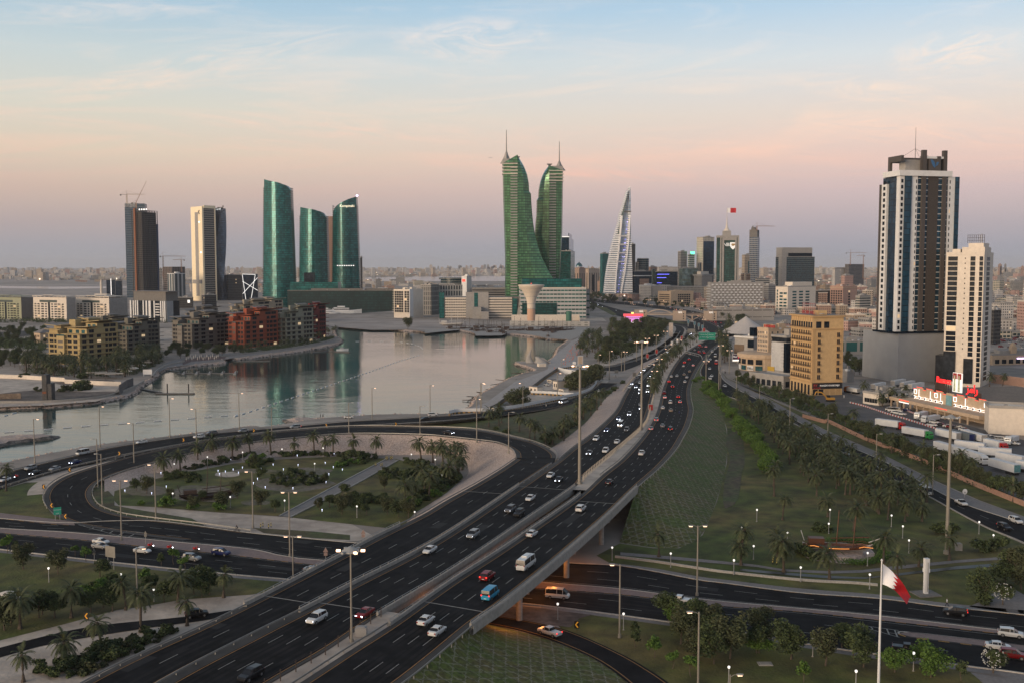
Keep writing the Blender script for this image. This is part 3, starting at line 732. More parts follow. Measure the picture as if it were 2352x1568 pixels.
b=MB();rs=Road('reserve',dense(Q1.R,200),dense(Q2.L,200),200)
b.strip(lift(rs.R,.08),lift(rs.L,.08));struct(b.bd('central_reserve',M_pave))
kerb(offset(Q2.L,-.2),stripe=2.0,name='kerb');kerb(offset(Q1.R,.2),name='kerb')
kerb(offset(Q1.L,-.2),name='kerb');kerb(offset(Q2.R,.2),name='kerb');kerb(offset(F_.R,.2),name='kerb');kerb(offset(F_.L,-.2),name='kerb')
kerb(offset(seg(Q1.L,(1400,1298),(2700,1455)),-.2),h=.16,w=.4,stripe=1.6,name='kerb')
b=MB();a0=[G(2064,1455.5,.2)];
isl=[G(p[0],p[1],0) for p in [(2064,1456),(2090,1452),(2352,1482),(2500,1500),(2500,1516),(2352,1496),(2090,1463)]]
sheet('traffic_island',isl,M_pave,8);kerb(dense([G(p[0],p[1],.05) for p in [(2064,1456),(2090,1463),(2352,1496),(2500,1516)]],60),stripe=1.8)
kerb(dense([G(p[0],p[1],.05) for p in [(2064,1456),(2090,1452),(2352,1482),(2500,1500)]],60))
def ribbon(name,A0,B0,m,lay,n=120,h=0.0):
 a=dense([G(p[0],p[1],.025*lay+h) for p in A0],n);c=dense([G(p[0],p[1],.025*lay+h) for p in B0],n)
 b=MB();b.strip(c,a);o=b.bd(name,m);struct(o); return a,c
ribbon('pavement',[(1400,1291),(1503,1304),(1601,1322),(1665,1330),(1837,1350),(2016,1364),(2176,1384),(2352,1400)],[(1400,1297),(1503,1311),(1601,1330),(1665,1338),(1837,1360),(2016,1373),(2176,1393),(2352,1411)],M_pave2,3)
ribbon('pavement',[(1243,1390),(1360,1404),(1526,1426),(1677,1448),(1835,1475),(1957,1494),(2089,1511),(2243,1532),(2352,1546)],[(1243,1396),(1360,1411),(1526,1434),(1677,1457),(1835,1484),(1957,1504),(2089,1521),(2243,1543),(2352,1560)],M_pave2,3)
ribbon('pavement',[(-100,1253),(0,1261),(252,1290),(517,1317),(675,1331)],[(-100,1262),(0,1268),(252,1297),(517,1324),(675,1337)],M_pave2,3)
ribbon('pavement',[(-150,1166),(0,1178),(100,1188),(169,1197)],[(-150,1176),(0,1189),(100,1200),(172,1205)],M_pave,7)
kerb(dense([G(p[0],p[1],.05) for p in [(-150,1177),(0,1190),(100,1201),(172,1206)]],60),stripe=1.8)
ribbon('pavement',[(1740,740),(1700,760),(1672,800),(1658,830),(1656,850),(1662,866),(1672,872),(1700,884),(1760,913),(1823,948),(1891,985),(2027,1043),(2135,1098),(2249,1148.6),(2352,1186),(2560,1270)],[(1736,744),(1696,764),(1664,800),(1652,830),(1650,850),(1655,862),(1665,875),(1693.5,893),(1755,923.7),(1823,961),(1891,998.7),(2027.4,1056.6),(2132,1115),(2220,1157.7),(2352,1203),(2560,1300)],M_pave2,3)
# embankment slopes
def toe(P,d):
 o=offset(P,d); return [V3((q.x,q.y,0.02)) for q in o]
def slope(name,P,T,m,hexed=False):
 n=len(P);b=MB();A2=dense(P,n);T2=T if len(T)==n else dense(T,n)
 M1=[a.lerp(t,.5) for a,t in zip(A2,T2)]
 b.strip(A2,T2);o=b.bd(name,m);struct(o)
 if hexed:uv_strip(o,A2,T2)
 return o
def ptoe(P): return [G(p[0],p[1],.02) for p in P]
Es=lift(seg(E_,(1462,1121),(1640,800)),.05)
Et=dense(ptoe([(1423,1245),(1500,1256),(1560,1256),(1612,1226),(1645,1150),(1668,1060),(1668,985),(1650,930),(1625,895),(1612,868),(1622,845),(1636,812)]),400)
def match(P,T):
 pass
 return dense(P,160),dense(T,160)
a,c=match(Es,Et);b=MB();b.strip(c,a);o=struct(b.bd('grass_embankment',M_hex));
me=o.data;uvl=me.uv_layers.new(name='UVMap')
LA=plen(c)
for p in me.polygons:
 for li in p.loop_indices:
  vi=me.loops[li].vertex_index;k=vi//2;co=me.vertices[vi].co
  uvl.data[li].uv=(co.y,co.x*1.08)
Es2=lift(seg(E_,(400,1940),(1098,1430)),.05)
Et2=dense(ptoe([(1500,1900),(1530,1700),(1443,1570),(1375,1519),(1299,1483),(1224,1457),(1148,1438),(1120,1432)]),400)
a,c=dense(Es2,120),dense(Et2,120);b=MB();b.strip(c,a);o=struct(b.bd('grass_embankment',M_hex));uvl=o.data.uv_layers.new(name='UVMap')
for p in o.data.polygons:
 for li in p.loop_indices:
  co=o.data.vertices[o.data.loops[li].vertex_index].co;uvl.data[li].uv=(co.y,co.x)
inner=lift(seg(A_,(918,1207),(1186,1053)),.05)+lift(LI[:175],.05)
itoe=ptoe([(930,1203),(956.7,1181),(985.8,1157),(1026.8,1130),(1067.8,1095.8),(1076,1078.7),(1062.7,1054.8),(1020,1044.6),(917,1044),(849,1044),(746,1044),(652.7,1047),(525,1059),(420.7,1079.7),(346.5,1086.6),(311.7,1098),(263,1122),(240,1130)])
def slope_near(P,T,m,name,n=200):
 pass
 a,c=dense(P,n),dense(T,900);cc=[];j=0
 for p in a:
  j=min(range(max(0,j-1),min(900,j+60)),key= lambda k:(c[k].x-p.x)**2+(c[k].y-p.y)**2);cc.append(c[j])
 b=MB();b.strip(cc,a); return struct(b.bd(name,m))
a,c=dense(itoe,240),dense(inner,1400);cc=[];j=0
for p in a:
 j=min(range(max(0,j-1),min(1400,j+60)),key= lambda k:(c[k].x-p.x)**2+(c[k].y-p.y)**2);cc.append(c[j])
b=MB();b.strip([V3(p) for p in a],cc);struct(b.bd('rubble_embankment',M_rock))
cr=dense(inner,240)
def oslope(name,P,d,m):
 b=MB();t=offset(P,d);t=[V3((q.x,q.y,.01)) for q in t];b.strip(t,lift(P,.04)) if d>0 else b.strip(lift(P,.04),t); return struct(b.bd(name,m))
oslope('loop_outer_embankment',LO[18:200],7,M_sand)
oslope('ramp_embankment',seg(A_,(-330,1880),(560,1393)),-15,M_sand)
oslope('shore_road_verge',SO,4.0,M_sand)
oslope('shore_road_bank',SI,-4.0,M_sand)
hl=lift(seg(Bh,(1280,1055),(1545,800)),.04)
ht=ptoe([(1262,1032),(1300,1006),(1345,970),(1372,938),(1390,915),(1415.6,891.8),(1433,877),(1460,850),(1508,806)])
a,c=dense(hl,120),dense(ht,120);b=MB();b.strip(a,c);struct(b.bd('rubble_embankment',M_rock))
def curtain(P,m,nm,z0=-.2,up=0.0):
 b=MB();b.strip([V3((p.x,p.y,z0)) for p in P],lift(P,up));b.strip(lift(P,up),[V3((p.x,p.y,z0)) for p in P]); return b
 # the flyover
def deck(P,Q,label,t=1.5):
 n=60;a=dense(P,n);c=dense(Q,n);o=a[n//2];rt=thg('flyover_bridge',label,'bridge',V3((o.x,o.y,0)))
 a=[p-V3((o.x,o.y,0)) for p in a];c=[p-V3((o.x,o.y,0)) for p in c]
 b=MB();b.strip(lift(a,-t),lift(c,-t));b.strip(lift(a,.1),lift(a,-t));b.strip(lift(c,-t),lift(c,.1));b.strip(lift(c,.06),lift(a,.06));b.bd('deck_slab',M_conc,rt)
 for e in (0,n-1):
  d=(a[1]-a[0] if e==0 else a[-1]-a[-2]).to_2d().normalized()*(-1 if e==0 else 1);v=V3((d.x,d.y,0))*.02
  w_=MB();p,q=a[e],c[e]
  w_.qd(V3((p.x,p.y,0))+v,V3((q.x,q.y,0))+v,q+v-V3((0,0,.1)),p+v-V3((0,0,.1)));w_.qd(p+v-V3((0,0,.1)),q+v-V3((0,0,.1)),V3((q.x,q.y,0))+v,V3((p.x,p.y,0))+v)
  w_.bd('abutment_wall',M_conc,rt)
 for f in (.24,.5,.76):
  i=int(f*(n-1));p,q=a[i],c[i]
  for g in (.16,.84):
   r_=p.lerp(q,g);cb=MB();cb.cyl((r_.x,r_.y),.65,.65,0,r_.z-t-1.0,12);cb.cyl((r_.x,r_.y),.65,1.1,r_.z-t-1.0,r_.z-t-.01,12);cb.bd('pier',M_conc,rt)
  m_=(p+q)/2;dirv=(q-p).to_2d();hb=MB();hb.obox(m_,dirv,dirv.length*.46,.6,m_.z-t-.9,m_.z-t-.005);hb.bd('crosshead',M_conc,rt)
 return rt
deck(brA,seg(B_,(655,1425),(1040,1220)),'ramp deck of the flyover crossing the cross street')
deck(seg(Bh,(691,1405),(1190,1118)),brC,'inbound deck of the flyover, left of the open slot')
deck(brD,brE,'outbound deck of the flyover with the outer concrete fascia')
def fascia(P,label,side):
 b=MB();o=P[len(P)//2];Q=[p-o for p in P];a=offset(Q,.28*side);c=offset(Q,.5*side)
 b.strip(lift(a,.8),lift(c,.8));b.strip(lift(c,.8),lift(c,-1.2));b.strip(lift(c,-1.2),lift(a,-1.2))
 return tag(b.bd('bridge_fascia',M_conc,loc=o),label,'fascia')
fascia(brE,'ribbed concrete fascia panels on the outer right edge of the flyover',1)
for (px_,py_,z_,e_) in ((1235,1330,4.5,900),(1160,1405,4.5,900),(1330,1262,4.8,750),(1040,1330,4.5,400),(1270,1290,4.5,600),(985,1395,4.5,200)):
 p=G(px_,py_,z_);L_=bpy.data.lights.new('bridge_lamp','POINT');L_.energy=e_;L_.color=(1,.33,.06);L_.shadow_soft_size=.25
 lo=bpy.data.objects.new('bridge_lamp',L_);COL.objects.link(lo);lo.location=p
 # lawns, sand and paths (flat sheets, each layer a little above the one below)
psheet('lawn',[(1418,1300),(1400,1292),(1370,1275),(1423,1247),(1500,1258),(1560,1258),(1614,1228),(1647,1150),(1670,1060),(1670,985),(1652,930),(1627,895),(1615,870),(1624,885),(1652.5,904),(1693.5,918),(1760,944),(1843,983),(1925,1034),(2020.6,1085),(2129.7,1139),(2180.8,1167),(2264,1211),(2352,1249),(2700,1418),(2700,1453),(2352,1410),(2176,1391),(2016,1371),(1837,1358),(1665,1336),(1601,1328),(1503,1309)],M_grass,1)
psheet('lawn',[(1655,850),(1668,868),(1700,880),(1789,925),(1901,970),(1976,1005.5),(2061.5,1040),(2146.7,1074),(2232,1113),(2352,1162),(2600,1265),(2560,1270),(2352,1185),(2249,1147.6),(2135,1097),(2027,1042),(1891,984),(1823,947),(1760,912),(1700,883),(1672,870)],M_grass,2)
psheet('lawn',zX(20,775,250,700,420,655,700,590,900,560,1200,500,1650,460,2000,440,2352,432)+zY(200,440,700,440,960,450,1200,520,1600,620,1860,700,1640,900,1400,1060,1200,1180,1050,1350,950,1390,0,1290)+zX(1650,1022,1000,980,400,930,60,915,10,860),M_grass,2)
psheet('lawn',[(213,1150),(208,1130),(222,1112),(245,1099),(262,1100),(240,1118),(262,1140),(263,1160),(300,1167),(440,1190),(470,1207),(359,1195),(279,1183),(231,1167)],M_grassd,3)
psheet('sandy_track',zX(60,918,400,935,1000,985,1700,1030,2352,1090)+[(862,1232),(845,1240),(778,1242),(574,1222),(480,1209),(440,1190),(330,1172),(270,1162)],M_sand,1)
psheet('lawn',zX(1400,1140,1600,1150,2000,1175,2352,1210,2352,1260,2000,1240,1500,1190),M_grassd,3)
psheet('garden_path',zX(1650,1022,2352,645,2600,520,2740,442,2830,470,2700,545,2352,735,1760,1034),M_pave2,4)
for side in (zX(1650,1022,2352,645,2740,442),zX(1760,1034,2352,735,2830,470)):
 kerb(dense([G(p[0],p[1],.1) for p in side],60),.3,.25)
M_bed=mat('planting_bed_soil',(.17,.14,.115),.95,var=.35,scale=.15,col2=(.10,.095,.05),detail=8)
def disc(cx,cy,rx,ry,m,lay,nm='planting_bed',n=26,j=.1):
 rn=random.Random(cx);psheet(nm,[(cx+rx*math.cos(t*2*math.pi/n)*rn.uniform(1-j,1+j),cy+ry*math.sin(t*2*math.pi/n)*rn.uniform(1-j,1+j)) for t in range(n)],m,lay)
def q(zf,x,y): return zf(x,y)[0]
c_=q(zX,900,800);disc(c_[0],c_[1],80,19,M_bed,3)
c_=q(zX,1140,610);disc(c_[0],c_[1],29,6,M_sand,3)
c_=q(zX,1800,700);disc(c_[0],c_[1],90,19,M_bed,3)
c_=q(zX,1960,580);disc(c_[0],c_[1],50,9,M_bed,3)
c_=q(zX,1420,890);disc(c_[0],c_[1],34,6,M_bed,3)
c_=q(zX,1400,575);disc(c_[0],c_[1],50,5,M_bed,3)
c_=q(zX,330,770);disc(c_[0],c_[1],54,12,M_bed,3)
psheet('lawn',[(-420,1148),(-120,1130),(-60,1118),(0,1124),(60,1107),(120,1106),(104,1118),(98,1138),(104,1160),(121,1180),(150,1194),(0,1177),(-150,1165)],M_grass,2)
psheet('sand_verge',[(0,1123),(77,1099),(159,1076),(223,1061),(308,1044),(300,1050),(222,1071),(152,1094),(113,1117),(90,1120),(40,1118)],M_sand,1)
psheet('lawn',[(-300,1250),(-100,1262),(0,1268),(252,1297),(517,1324),(676,1338),(640,1356),(574,1365),(420,1376),(330,1392),(270,1400),(150,1432),(0,1470),(-200,1520)],M_grass,2)
psheet('sandy_ground',[(-300,1590),(-200,1520),(0,1470),(150,1432),(270,1400),(330,1392),(420,1376),(574,1365),(640,1356),(676,1338),(720,1340),(600,1386),(574,1394),(560,1400),(400,1470),(200,1575),(0,1690),(-300,1850)],M_sand,1)
psheet('lawn',[(1243,1397),(1360,1412),(1526,1435),(1677,1458),(1835,1485),(1957,1505),(2089,1522),(2230,1543),(2352,1660),(2352,1900),(1700,1900),(1640,1660),(1540,1572),(1488,1536),(1428,1502),(1337,1460),(1290,1444)],M_grass,2)
psheet('earth_verge',[(1150,1395),(1200,1392),(1243,1396),(1300,1404),(1360,1411),(1330,1420),(1310,1440),(1262,1434),(1148,1413)],M_mud,3)
psheet('plaza_paving',[(2230,1545),(2352,1560),(2600,1600),(2600,1900),(2450,1900),(2352,1640)],M_pave2,3)
psheet('plaza_paving',zL(1920,935,2352,1000,2700,1050,2700,880,2352,840,2260,790,2190,770,2150,800,2040,880),M_pave2,3)
psheet('lawn',[(1262,1030),(1300,1006),(1345,970),(1372,938),(1390,915),(1410,897),(1400,890),(1342,920),(1269,939),(1181,953),(1064,966),(1000,972),(960,976),(1010,979),(1110,986),(1190,1003),(1240,1018)],M_grassd,2)
psheet('lawn',[(1000,965),(1064,968),(1140,961),(1110,975),(1060,981),(1000,979),(900,977)],M_grass,3)
psheet('lawn',[(1605,862),(1612,880),(1640,903),(1660,930),(1640,925),(1620,890),(1600,885),(1592,875)],M_grassd,4)
psheet('bare_earth',zK(330,760,440,700,470,900,450,1000,420,1180,330,1230,335,1050,370,900),mat('worn_turf',(.085,.066,.04),.95,var=.4,scale=.1,col2=(.044,.062,.018),detail=9),4,40)
psheet('footpath',[(1425,1268),(1560,1279),(1665,1289),(1740,1297),(1800,1307),(1900,1311),(1980,1309),(2050,1300),(2200,1286),(2352,1275),(2352,1281),(2200,1292),(2060,1307),(1980,1315),(1900,1317),(1800,1312),(1740,1302),(1665,1295),(1560,1286),(1425,1275)],M_pave2,4)
M_chan=mat('stream_water',(.03,.032,.026),.4,var=.3,scale=.3)
psheet('stream',[(1700,1306),(1760,1311),(1820,1316),(1900,1322),(1990,1326),(2060,1317),(2200,1300),(2352,1290),(2352,1297),(2200,1307),(2060,1322),(1985,1329),(1900,1328),(1800,1320),(1700,1311)],M_chan,5)
kerb(dense([G(p[0],p[1],.3) for p in [(1413,1277),(1503,1288),(1601,1303),(1665,1312),(1837,1330),(1960,1337),(2016,1350-8)]],80),.35,.3)
psheet('promenade',[G_ for G_ in [(366,853),(383,845),(430,838),(510,826),(560,818),(640,808),(716,797),(768,786),(772,782),(712,790),(640,800),(560,808),(500,812),(440,818),(400,826),(370,838),(355,850)]],M_pave2,3)
psheet('construction_sand',zA(-400,1180,-400,900,0,905,560,930,1080,950,1060,1010,1000,1090,860,1130,400,1165,0,1180),M_sand,3)
psheet('dark_dirt',zA(0,1060,300,1030,600,1040,800,1045,1000,1040,1040,1060,700,1110,300,1130,0,1130),M_mud,4,50)
psheet('dark_dirt',zA(450,960,700,940,1000,940,1020,980,800,975,600,985),M_mud,4,40)
psheet('construction_sand',zM(-600,1230,0,1235,400,1240,600,1300,560,1340,300,1345,0,1320,-600,1330),M_sand,3)
psheet('construction_sand',zA(1430,480,1540,480,1545,570,1430,580),M_sand,3)
psheet('lot_surface',zM(-600,1120,0,1030,600,1000,900,980,560,1050,0,1120),M_asph2,2)
psheet('reclaimed_ground',zB(900,1400,1200,1395,1900,1415,2240,1440,2240,1490,2100,1500,1800,1520,1650,1500,1300,1500,960,1470,900,1440),M_sand2,3)
psheet('corniche_walk',zI(200,1000,480,900,700,740,960,640,980,570,1050,500,1150,420,1300,345,1420,340,1230,440,1190,530,1190,600,1250,600,1380,640,1300,650,1040,650,950,800,840,800,700,840,600,940,400,1000),mat('pale_screed',(.34,.31,.29),.9,var=.15,scale=.1),3)
psheet('site_ground',zI(700,960,1000,905,1240,850,1340,760,1380,640,1040,650,840,790,640,900),M_sand,4)
psheet('quay',zI(0,360,0,330,400,300,640,300,1290,310,1330,340,1140,410,1060,405,940,395,640,330,390,360,300,330),M_conc,4)
psheet('grove_sand',zI(1370,640,1700,560,1900,470,2010,380,1980,350,1900,360,1700,470,1500,560,1300,600),M_sand,4)
psheet('open_ground',zR(330,700,700,740,760,790,500,800,300,760),M_sand,4)
psheet('lawn',zR(1100,760,1300,730,1700,790,1900,830,1700,820,1400,790),M_grass,5)
psheet('lawn',zR(600,580,760,610,900,700,850,720,700,640),M_grass,5)
psheet('truck_yard',[(1690,880),(1760,905),(1850,900),(1900,893),(1960,905),(2080,940),(2352,1010),(2700,1120),(2700,1300),(2352,1158),(2232,1108),(2146,1070),(2061,1036),(1976,1002),(1901,966),(1789,920),(1705,879)],mat('yard_asphalt',(.07,.068,.07),.85,var=.2,scale=.04,col2=(.10,.095,.09),detail=8),3)
# buildings: helpers
FOOT=[]
class Bd:
 pass
 def __init__(s,name,label,cat,xl,xm,xr,yb,yt,a=78,group=None,z0=0.0,minA=4,minB=4,B=None,A=None):
  C=G(xm,yb,z0);a=R(a);s.a=a;s.H=z_at(C,yt)-z0;ht=s.H+z0-CAMH;C.x=(xm-CX)/FL*(C.y*_c-ht*_s)
  def ln(px,ex,ey):
   k=(px-CX)/FL;d=ex-k*_c*ey
   return (k*(C.y*_c-ht*_s)-C.x)/d if abs(d)>1e-4 else 30
  s.A=A or max(abs(ln(xl,-math.cos(a),math.sin(a))),minA);s.B=B or max(abs(ln(xr,math.sin(a),math.cos(a))),minB)
  s.A=min(s.A,260);s.B=min(s.B,260)
  s.C=C;s.D=depth(C)
  s.rt=thg(name,label,cat,C,-a,group)
  ex=V3((math.cos(a),-math.sin(a)));ey=V3((math.sin(a),math.cos(a)));c2=C.to_2d()
  s.ex,s.ey=ex,ey
  FOOT.append([c2-ex*s.A-ex*3-ey*3,c2+ex*3-ey*3,c2+ex*3+ey*(s.B+3),c2-ex*(s.A+3)+ey*(s.B+3)])
 def body(s,m,name='wall',z0=0,z1=None,x0=None,x1=0,y0=0,y1=None,top=None):
  b=MB();b.box(-s.A if x0 is None else x0,x1,y0,s.B if y1 is None else y1,z0,s.H if z1 is None else z1)
  return b.bd(name,m,s.rt)
 def part(s,name,m,*boxes,parent=None):
  b=MB()
  for q_ in boxes:b.box(*q_)
  return b.bd(name,m,parent or s.rt)
 def roof(s,m=None,par=1.2,pl_=True,seed=1,mp=None):
  r_=random.Random(seed*7+int(s.C.x));H=s.H;b=MB()
  for x0,x1,y0,y1 in ((-s.A-.2,.2,-.2,.25),(-s.A-.2,.2,s.B-.25,s.B+.2),(-s.A-.2,-s.A+.25,.25,s.B-.25),(-.25,.2,.25,s.B-.25)):b.box(x0,x1,y0,y1,H-.3,H+par)
  b.bd('roof_parapet',m or M_conc,s.rt)
  if pl_:
   for k in range(3):
    w,d=s.A*r_.uniform(.12,.3),s.B*r_.uniform(.15,.35);x=-s.A*r_.uniform(.2,.8);y=s.B*r_.uniform(.25,.7);h=r_.uniform(2,4)
    p=MB();p.box(x-w/2,x+w/2,y-d/2,y+d/2,H,H+h);p.bd('roof_plant',mp or m or M_conc,s.rt)
   for k in range(8):x,y,w=-s.A*r_.uniform(.06,.92),s.B*r_.uniform(.08,.9),r_.uniform(.6,1.6);MB().box(x-w,x+w,y-w*.7,y+w*.7,H,H+r_.uniform(.9,2.2)).bd('roof_unit',(M_white,M_steel,M_greyp)[k%3],s.rt)
 def wins(s,cells,glass,frame=None,dep=.06,label=None,fm=.12,name='window'):
  pass
  meshes={};rest=MB();cells=sorted(cells,key= lambda c:-c[4]*(0))
  for k,(fc,u0,u1,v0,v1) in enumerate(cells):
   w,h=round(u1-u0,2),round(v1-v0,2)
   if k<100:
    gls=M_litw if k%37==9 else glass;key=(fc,w,h,gls.name)
    if key not in meshes:
     b=MB()
     if frame is not None:
      if fc=='L':b.box(-fm,w+fm,-dep,.0,-fm,h+fm,1);b.box(0,w,-dep-.02,-dep+.01,0,h,0);b.box(w/2-.05,w/2+.05,-dep-.05,-dep-.015,0,h,1)
      else:b.box(0,dep,-fm,w+fm,-fm,h+fm,1);b.box(dep-.01,dep+.02,0,w,0,h,0);b.box(dep+.015,dep+.05,w/2-.05,w/2+.05,0,h,1)
     else:
      if fc=='L':b.box(0,w,-dep,0,0,h)
      else:b.box(0,dep,0,w,0,h)
     meshes[key]=b.mesh(name,[gls,frame] if frame is not None else gls)
    loc=(-s.A+u0,-.003,v0) if fc=='L' else (.003,u0,v0)
    add(name,meshes[key],s.rt,loc)
   else:
    if fc=='L':rest.box(-s.A+u0,-s.A+u1,-dep-.003,-.003,v0,v1)
    else:rest.box(.003,dep+.003,u0,u1,v0,v1)
  if rest.v:o=rest.bd(name,glass,s.rt);o['kind']='stuff'
def grid(fc,u0,u1,nu,v0,v1,nv,wu,wv,skip=None):
 o=[];du=(u1-u0)/nu;dv=(v1-v0)/nv
 for j in range(nv):
  for i in range(nu):
   if skip and skip(i,j):continue
   uc=u0+(i+.5)*du;vc=v0+(j+.5)*dv;o.append((fc,uc-wu/2,uc+wu/2,vc-wv/2,vc+wv/2))
 return o
M_litw=mat('lit_room_window',(.3,.2,.1),.4,var=0,emit=(1,.72,.42),es=.55)
def vp(px,py,Y0):
 k=(CY-py)/FL;h=Y0*(k*_c-_s)/(_c+k*_s);d=Y0*_c-h*_s
 return V3(((px-CX)/FL*d,Y0,h+CAMH))
M_win=mat('dark_window_glass',(.016,.020,.026),.2,0,var=.5,scale=.08,spec=.06)
M_winb=mat('blue_window_glass',(.004,.009,.016),.18,0,var=.5,scale=.08,spec=.05)
M_wint=mat('teal_window_glass',(.02,.075,.085),.15,.1,var=.5,scale=.09)
M_wfr=mat('window_frame',(.10,.085,.07),.6,var=.1)
M_white=mat('white_cladding',(.60,.60,.60),.6,var=.06,scale=.1)
M_offw=mat('cream_render',(.62,.55,.47),.8,var=.08,scale=.12)
M_yel=mat('yellow_ochre_render',(.50,.335,.165),.85,var=.08,scale=.12)
M_yeld=mat('ochre_trim',(.43,.275,.13),.85,var=.08,scale=.2)
M_brown=mat('brown_panel',(.062,.053,.049),.7,var=.12,scale=.3)
M_greyw=mat('grey_hoarding',(.25,.26,.275),.55,var=.06,scale=.03)
M_greyp=mat('grey_render',(.29,.275,.26),.85,var=.1,scale=.08)
M_pinkr=mat('pink_render',(.38,.24,.19),.85,var=.08,scale=.1)
M_tanr=mat('tan_render',(.45,.34,.24),.85,var=.1,scale=.1)
M_black=mat('black_sign',(.015,.014,.015),.4,var=.05)
M_red=mat('red_paint',(.35,.02,.015),.5,var=.1)
M_roofg=mat('grey_roof_sheet',(.17,.16,.155),.8,var=.15,scale=.3)
def E(name,c,s): return mat(name,tuple(x*.5 for x in c),.5,var=0,emit=c,es=s)
L_sign=E('sign_light',(1,.97,.92),1.0);L_signw=E('warm_sign_light',(1,.85,.6),1.6);L_white=E('white_light',(1,.93,.88),1.7);L_warm=E('warm_sodium_light',(1,.60,.38),3.6);L_red=E('red_light',(1,.06,.04),1.2);L_blue=E('blue_light',(.16,.16,1),3)
L_violet=E('violet_light',(.55,.45,1),8);L_pink=E('pink_light',(1,.22,.38),1.3);L_amber=E('amber_light',(1,.5,.12),2.5);L_green=E('green_light',(.1,1,.4),3);L_glow=E('soft_lamp_light',(1,.95,.87),1.1)
def text(s,body,m,size,parent=None,loc=(0,0,0),rz=0,name='lettering',tl_=math.pi/2,ext=.05,align='CENTER',top=None,bold=0.0,sx=1.0):
 c=bpy.data.curves.new(name,'FONT');c.body=body;c.size=size;c.extrude=ext;c.align_x=align;c.offset=bold;c.materials.append(m);c.resolution_u=2
 tmp=bpy.data.objects.new('tmp',c);me=bpy.data.meshes.new_from_object(tmp);bpy.data.objects.remove(tmp);me.name=name
 o=bpy.data.objects.new(name,me);COL.objects.link(o);o.location=loc;o.rotation_euler=(tl_,0,rz);o.scale=(sx,1,1)
 if parent is not None:o.parent=parent
 return o
 # tall residential tower and its grey podium (right)
p=Bd('podium_block','plain grey podium wall below the tall white and blue tower','building',1982.7,2064,2205,878,766,77)
p.body(M_greyw)
p.part('roof_edge',M_greyp,(-p.A,0,0,.4,p.H,p.H+.5),(-.4,0,.4,p.B,p.H,p.H+.5))
t=Bd('residential_tower','tall white and blue glass tower with a brown framed crown','tower',2022,2068,2204,878,404,77);z0=p.H+.01
gl=glassmat('tower_blue_glass',(.008,.032,.062),3.65,1.8,.09,.2,.14,.5,.5)
glt=glassmat('tower_teal_glass',(.010,.050,.085),3.65,1.6,.10,.2,.12,.5,.4)
t.body(gl,'glass_body',z0=z0,x0=-t.A+1,x1=-1.5,y0=1.5,y1=t.B-1)
fl_n=26;fh_=(t.H-z0-3)/fl_n
def fR(x): return (x-430)/340.0*t.B
def fL(x): return (x-300)/130.0*t.A
for nm_,m_,x0,x1,pr in (('teal_glass_strip',glt,455,492,.9),('brown_pier',M_brown,552,574,.8),('teal_glass_strip',glt,530,552,-.6),('teal_glass_strip',glt,574,592,-.6),('lattice_panel',None,592,650,-.2),('teal_glass_strip',glt,650,672,-.6),('brown_pier',M_brown,672,692,.8),('teal_glass_strip',glt,692,706,-.6),('white_strip',M_white,706,745,0),('teal_glass_strip',glt,745,768,.6),('white_strip',M_white,431,455,0),('white_strip',M_white,492,530,0)):
 if m_ is None:
  m_=mat('brown_lattice',(.046,.038,.034),.8,var=.5,scale=1.5)
 hh=t.H+(0 if 'brown' not in nm_ else 16)
 t.part(nm_,m_,(-1.6,pr,fR(x0),fR(x1)-.02,z0,hh))
for x0,x1,m_,nm_ in ((300,310,M_brown,'brown_pier'),(311,345,M_white,'white_strip'),(408,429.9,M_white,'white_strip')):
 t.part(nm_,m_,(-t.A+fL(x0),-t.A+fL(x1)-.02,-.0 if 'white' in nm_ else -.5,1.6,z0,t.H-(4 if x0<350 else 0)))
cells=[]
for j in range(fl_n):
 v=z0+2.4+j*fh_
 cells+=[('L',fL(322),fL(336),v,v+2.2),('R',fR(436),fR(448),v,v+2.2)]
 cells+=[('R',fR(521),fR(526),v,v+2.0),('R',fR(714),fR(719),v,v+2.0)]
t.wins(cells,M_winb,None,.08)
for j in range(0,fl_n+1):
 v=z0+1.5+j*fh_
 t.part('floor_band',M_white,(-1.55,-.4,fR(530),fR(552),v,v+.35),(-1.55,-.4,fR(574),fR(592),v,v+.35),(-1.55,-.4,fR(650),fR(672),v,v+.35),(-1.55,-.4,fR(692),fR(706),v,v+.35))
t.part('roof_slab',M_white,(-t.A*.8,1.2,-1.2,t.B*.86,t.H,t.H+3.4))
cz=t.H+3.4;ct=z_at(t.C,357)
fw=t.A*.62
t.part('crown_frame',M_brown,(-fw,.85,-.1,1.6,ct-3.6,ct),(-fw,-fw+2.2,-.1,1.6,cz,ct-3.6),(-2.2,.85,fR(552),fR(574),cz,ct),(-2.2,.85,fR(672),fR(692),cz,ct),(-fw,-fw+2.2,t.B*.6,t.B*.66,cz,ct-2),(-fw,.84,t.B*.6,t.B*.66,ct-3.6,ct-.1),(-fw,-fw+2.2,1.6,t.B*.6,ct-3.6,ct-.12))
t.part('crown_fascia',M_white,(-1.5,.55,fR(574),fR(672),ct-1.6,ct-.3));t.part('crown_screen',M_brown,(-1.5,.5,fR(590),fR(657),cz,ct-1.61));t.part('plant_room',M_greyp,(-fw*.8,-4,6,t.B*.5,cz,cz+7))
lg=MB();yc=(fR(590)+fR(657))/2;zc=ct-7.2
for W5 in ([(-.1,0),(.1,.3),(-.2,1.2),(-.75,1.7),(-1.25,1.75),(-.95,1.0),(-.55,.35)],[(.2,.35),(.6,.5),(1.0,1.1),(1.25,1.75),(.75,1.7),(.4,1.2)]):lg.loft([[V3((x_,yc+y_*2.6,zc+z_*2.9)) for y_,z_ in W5] for x_ in (.52,.62)])
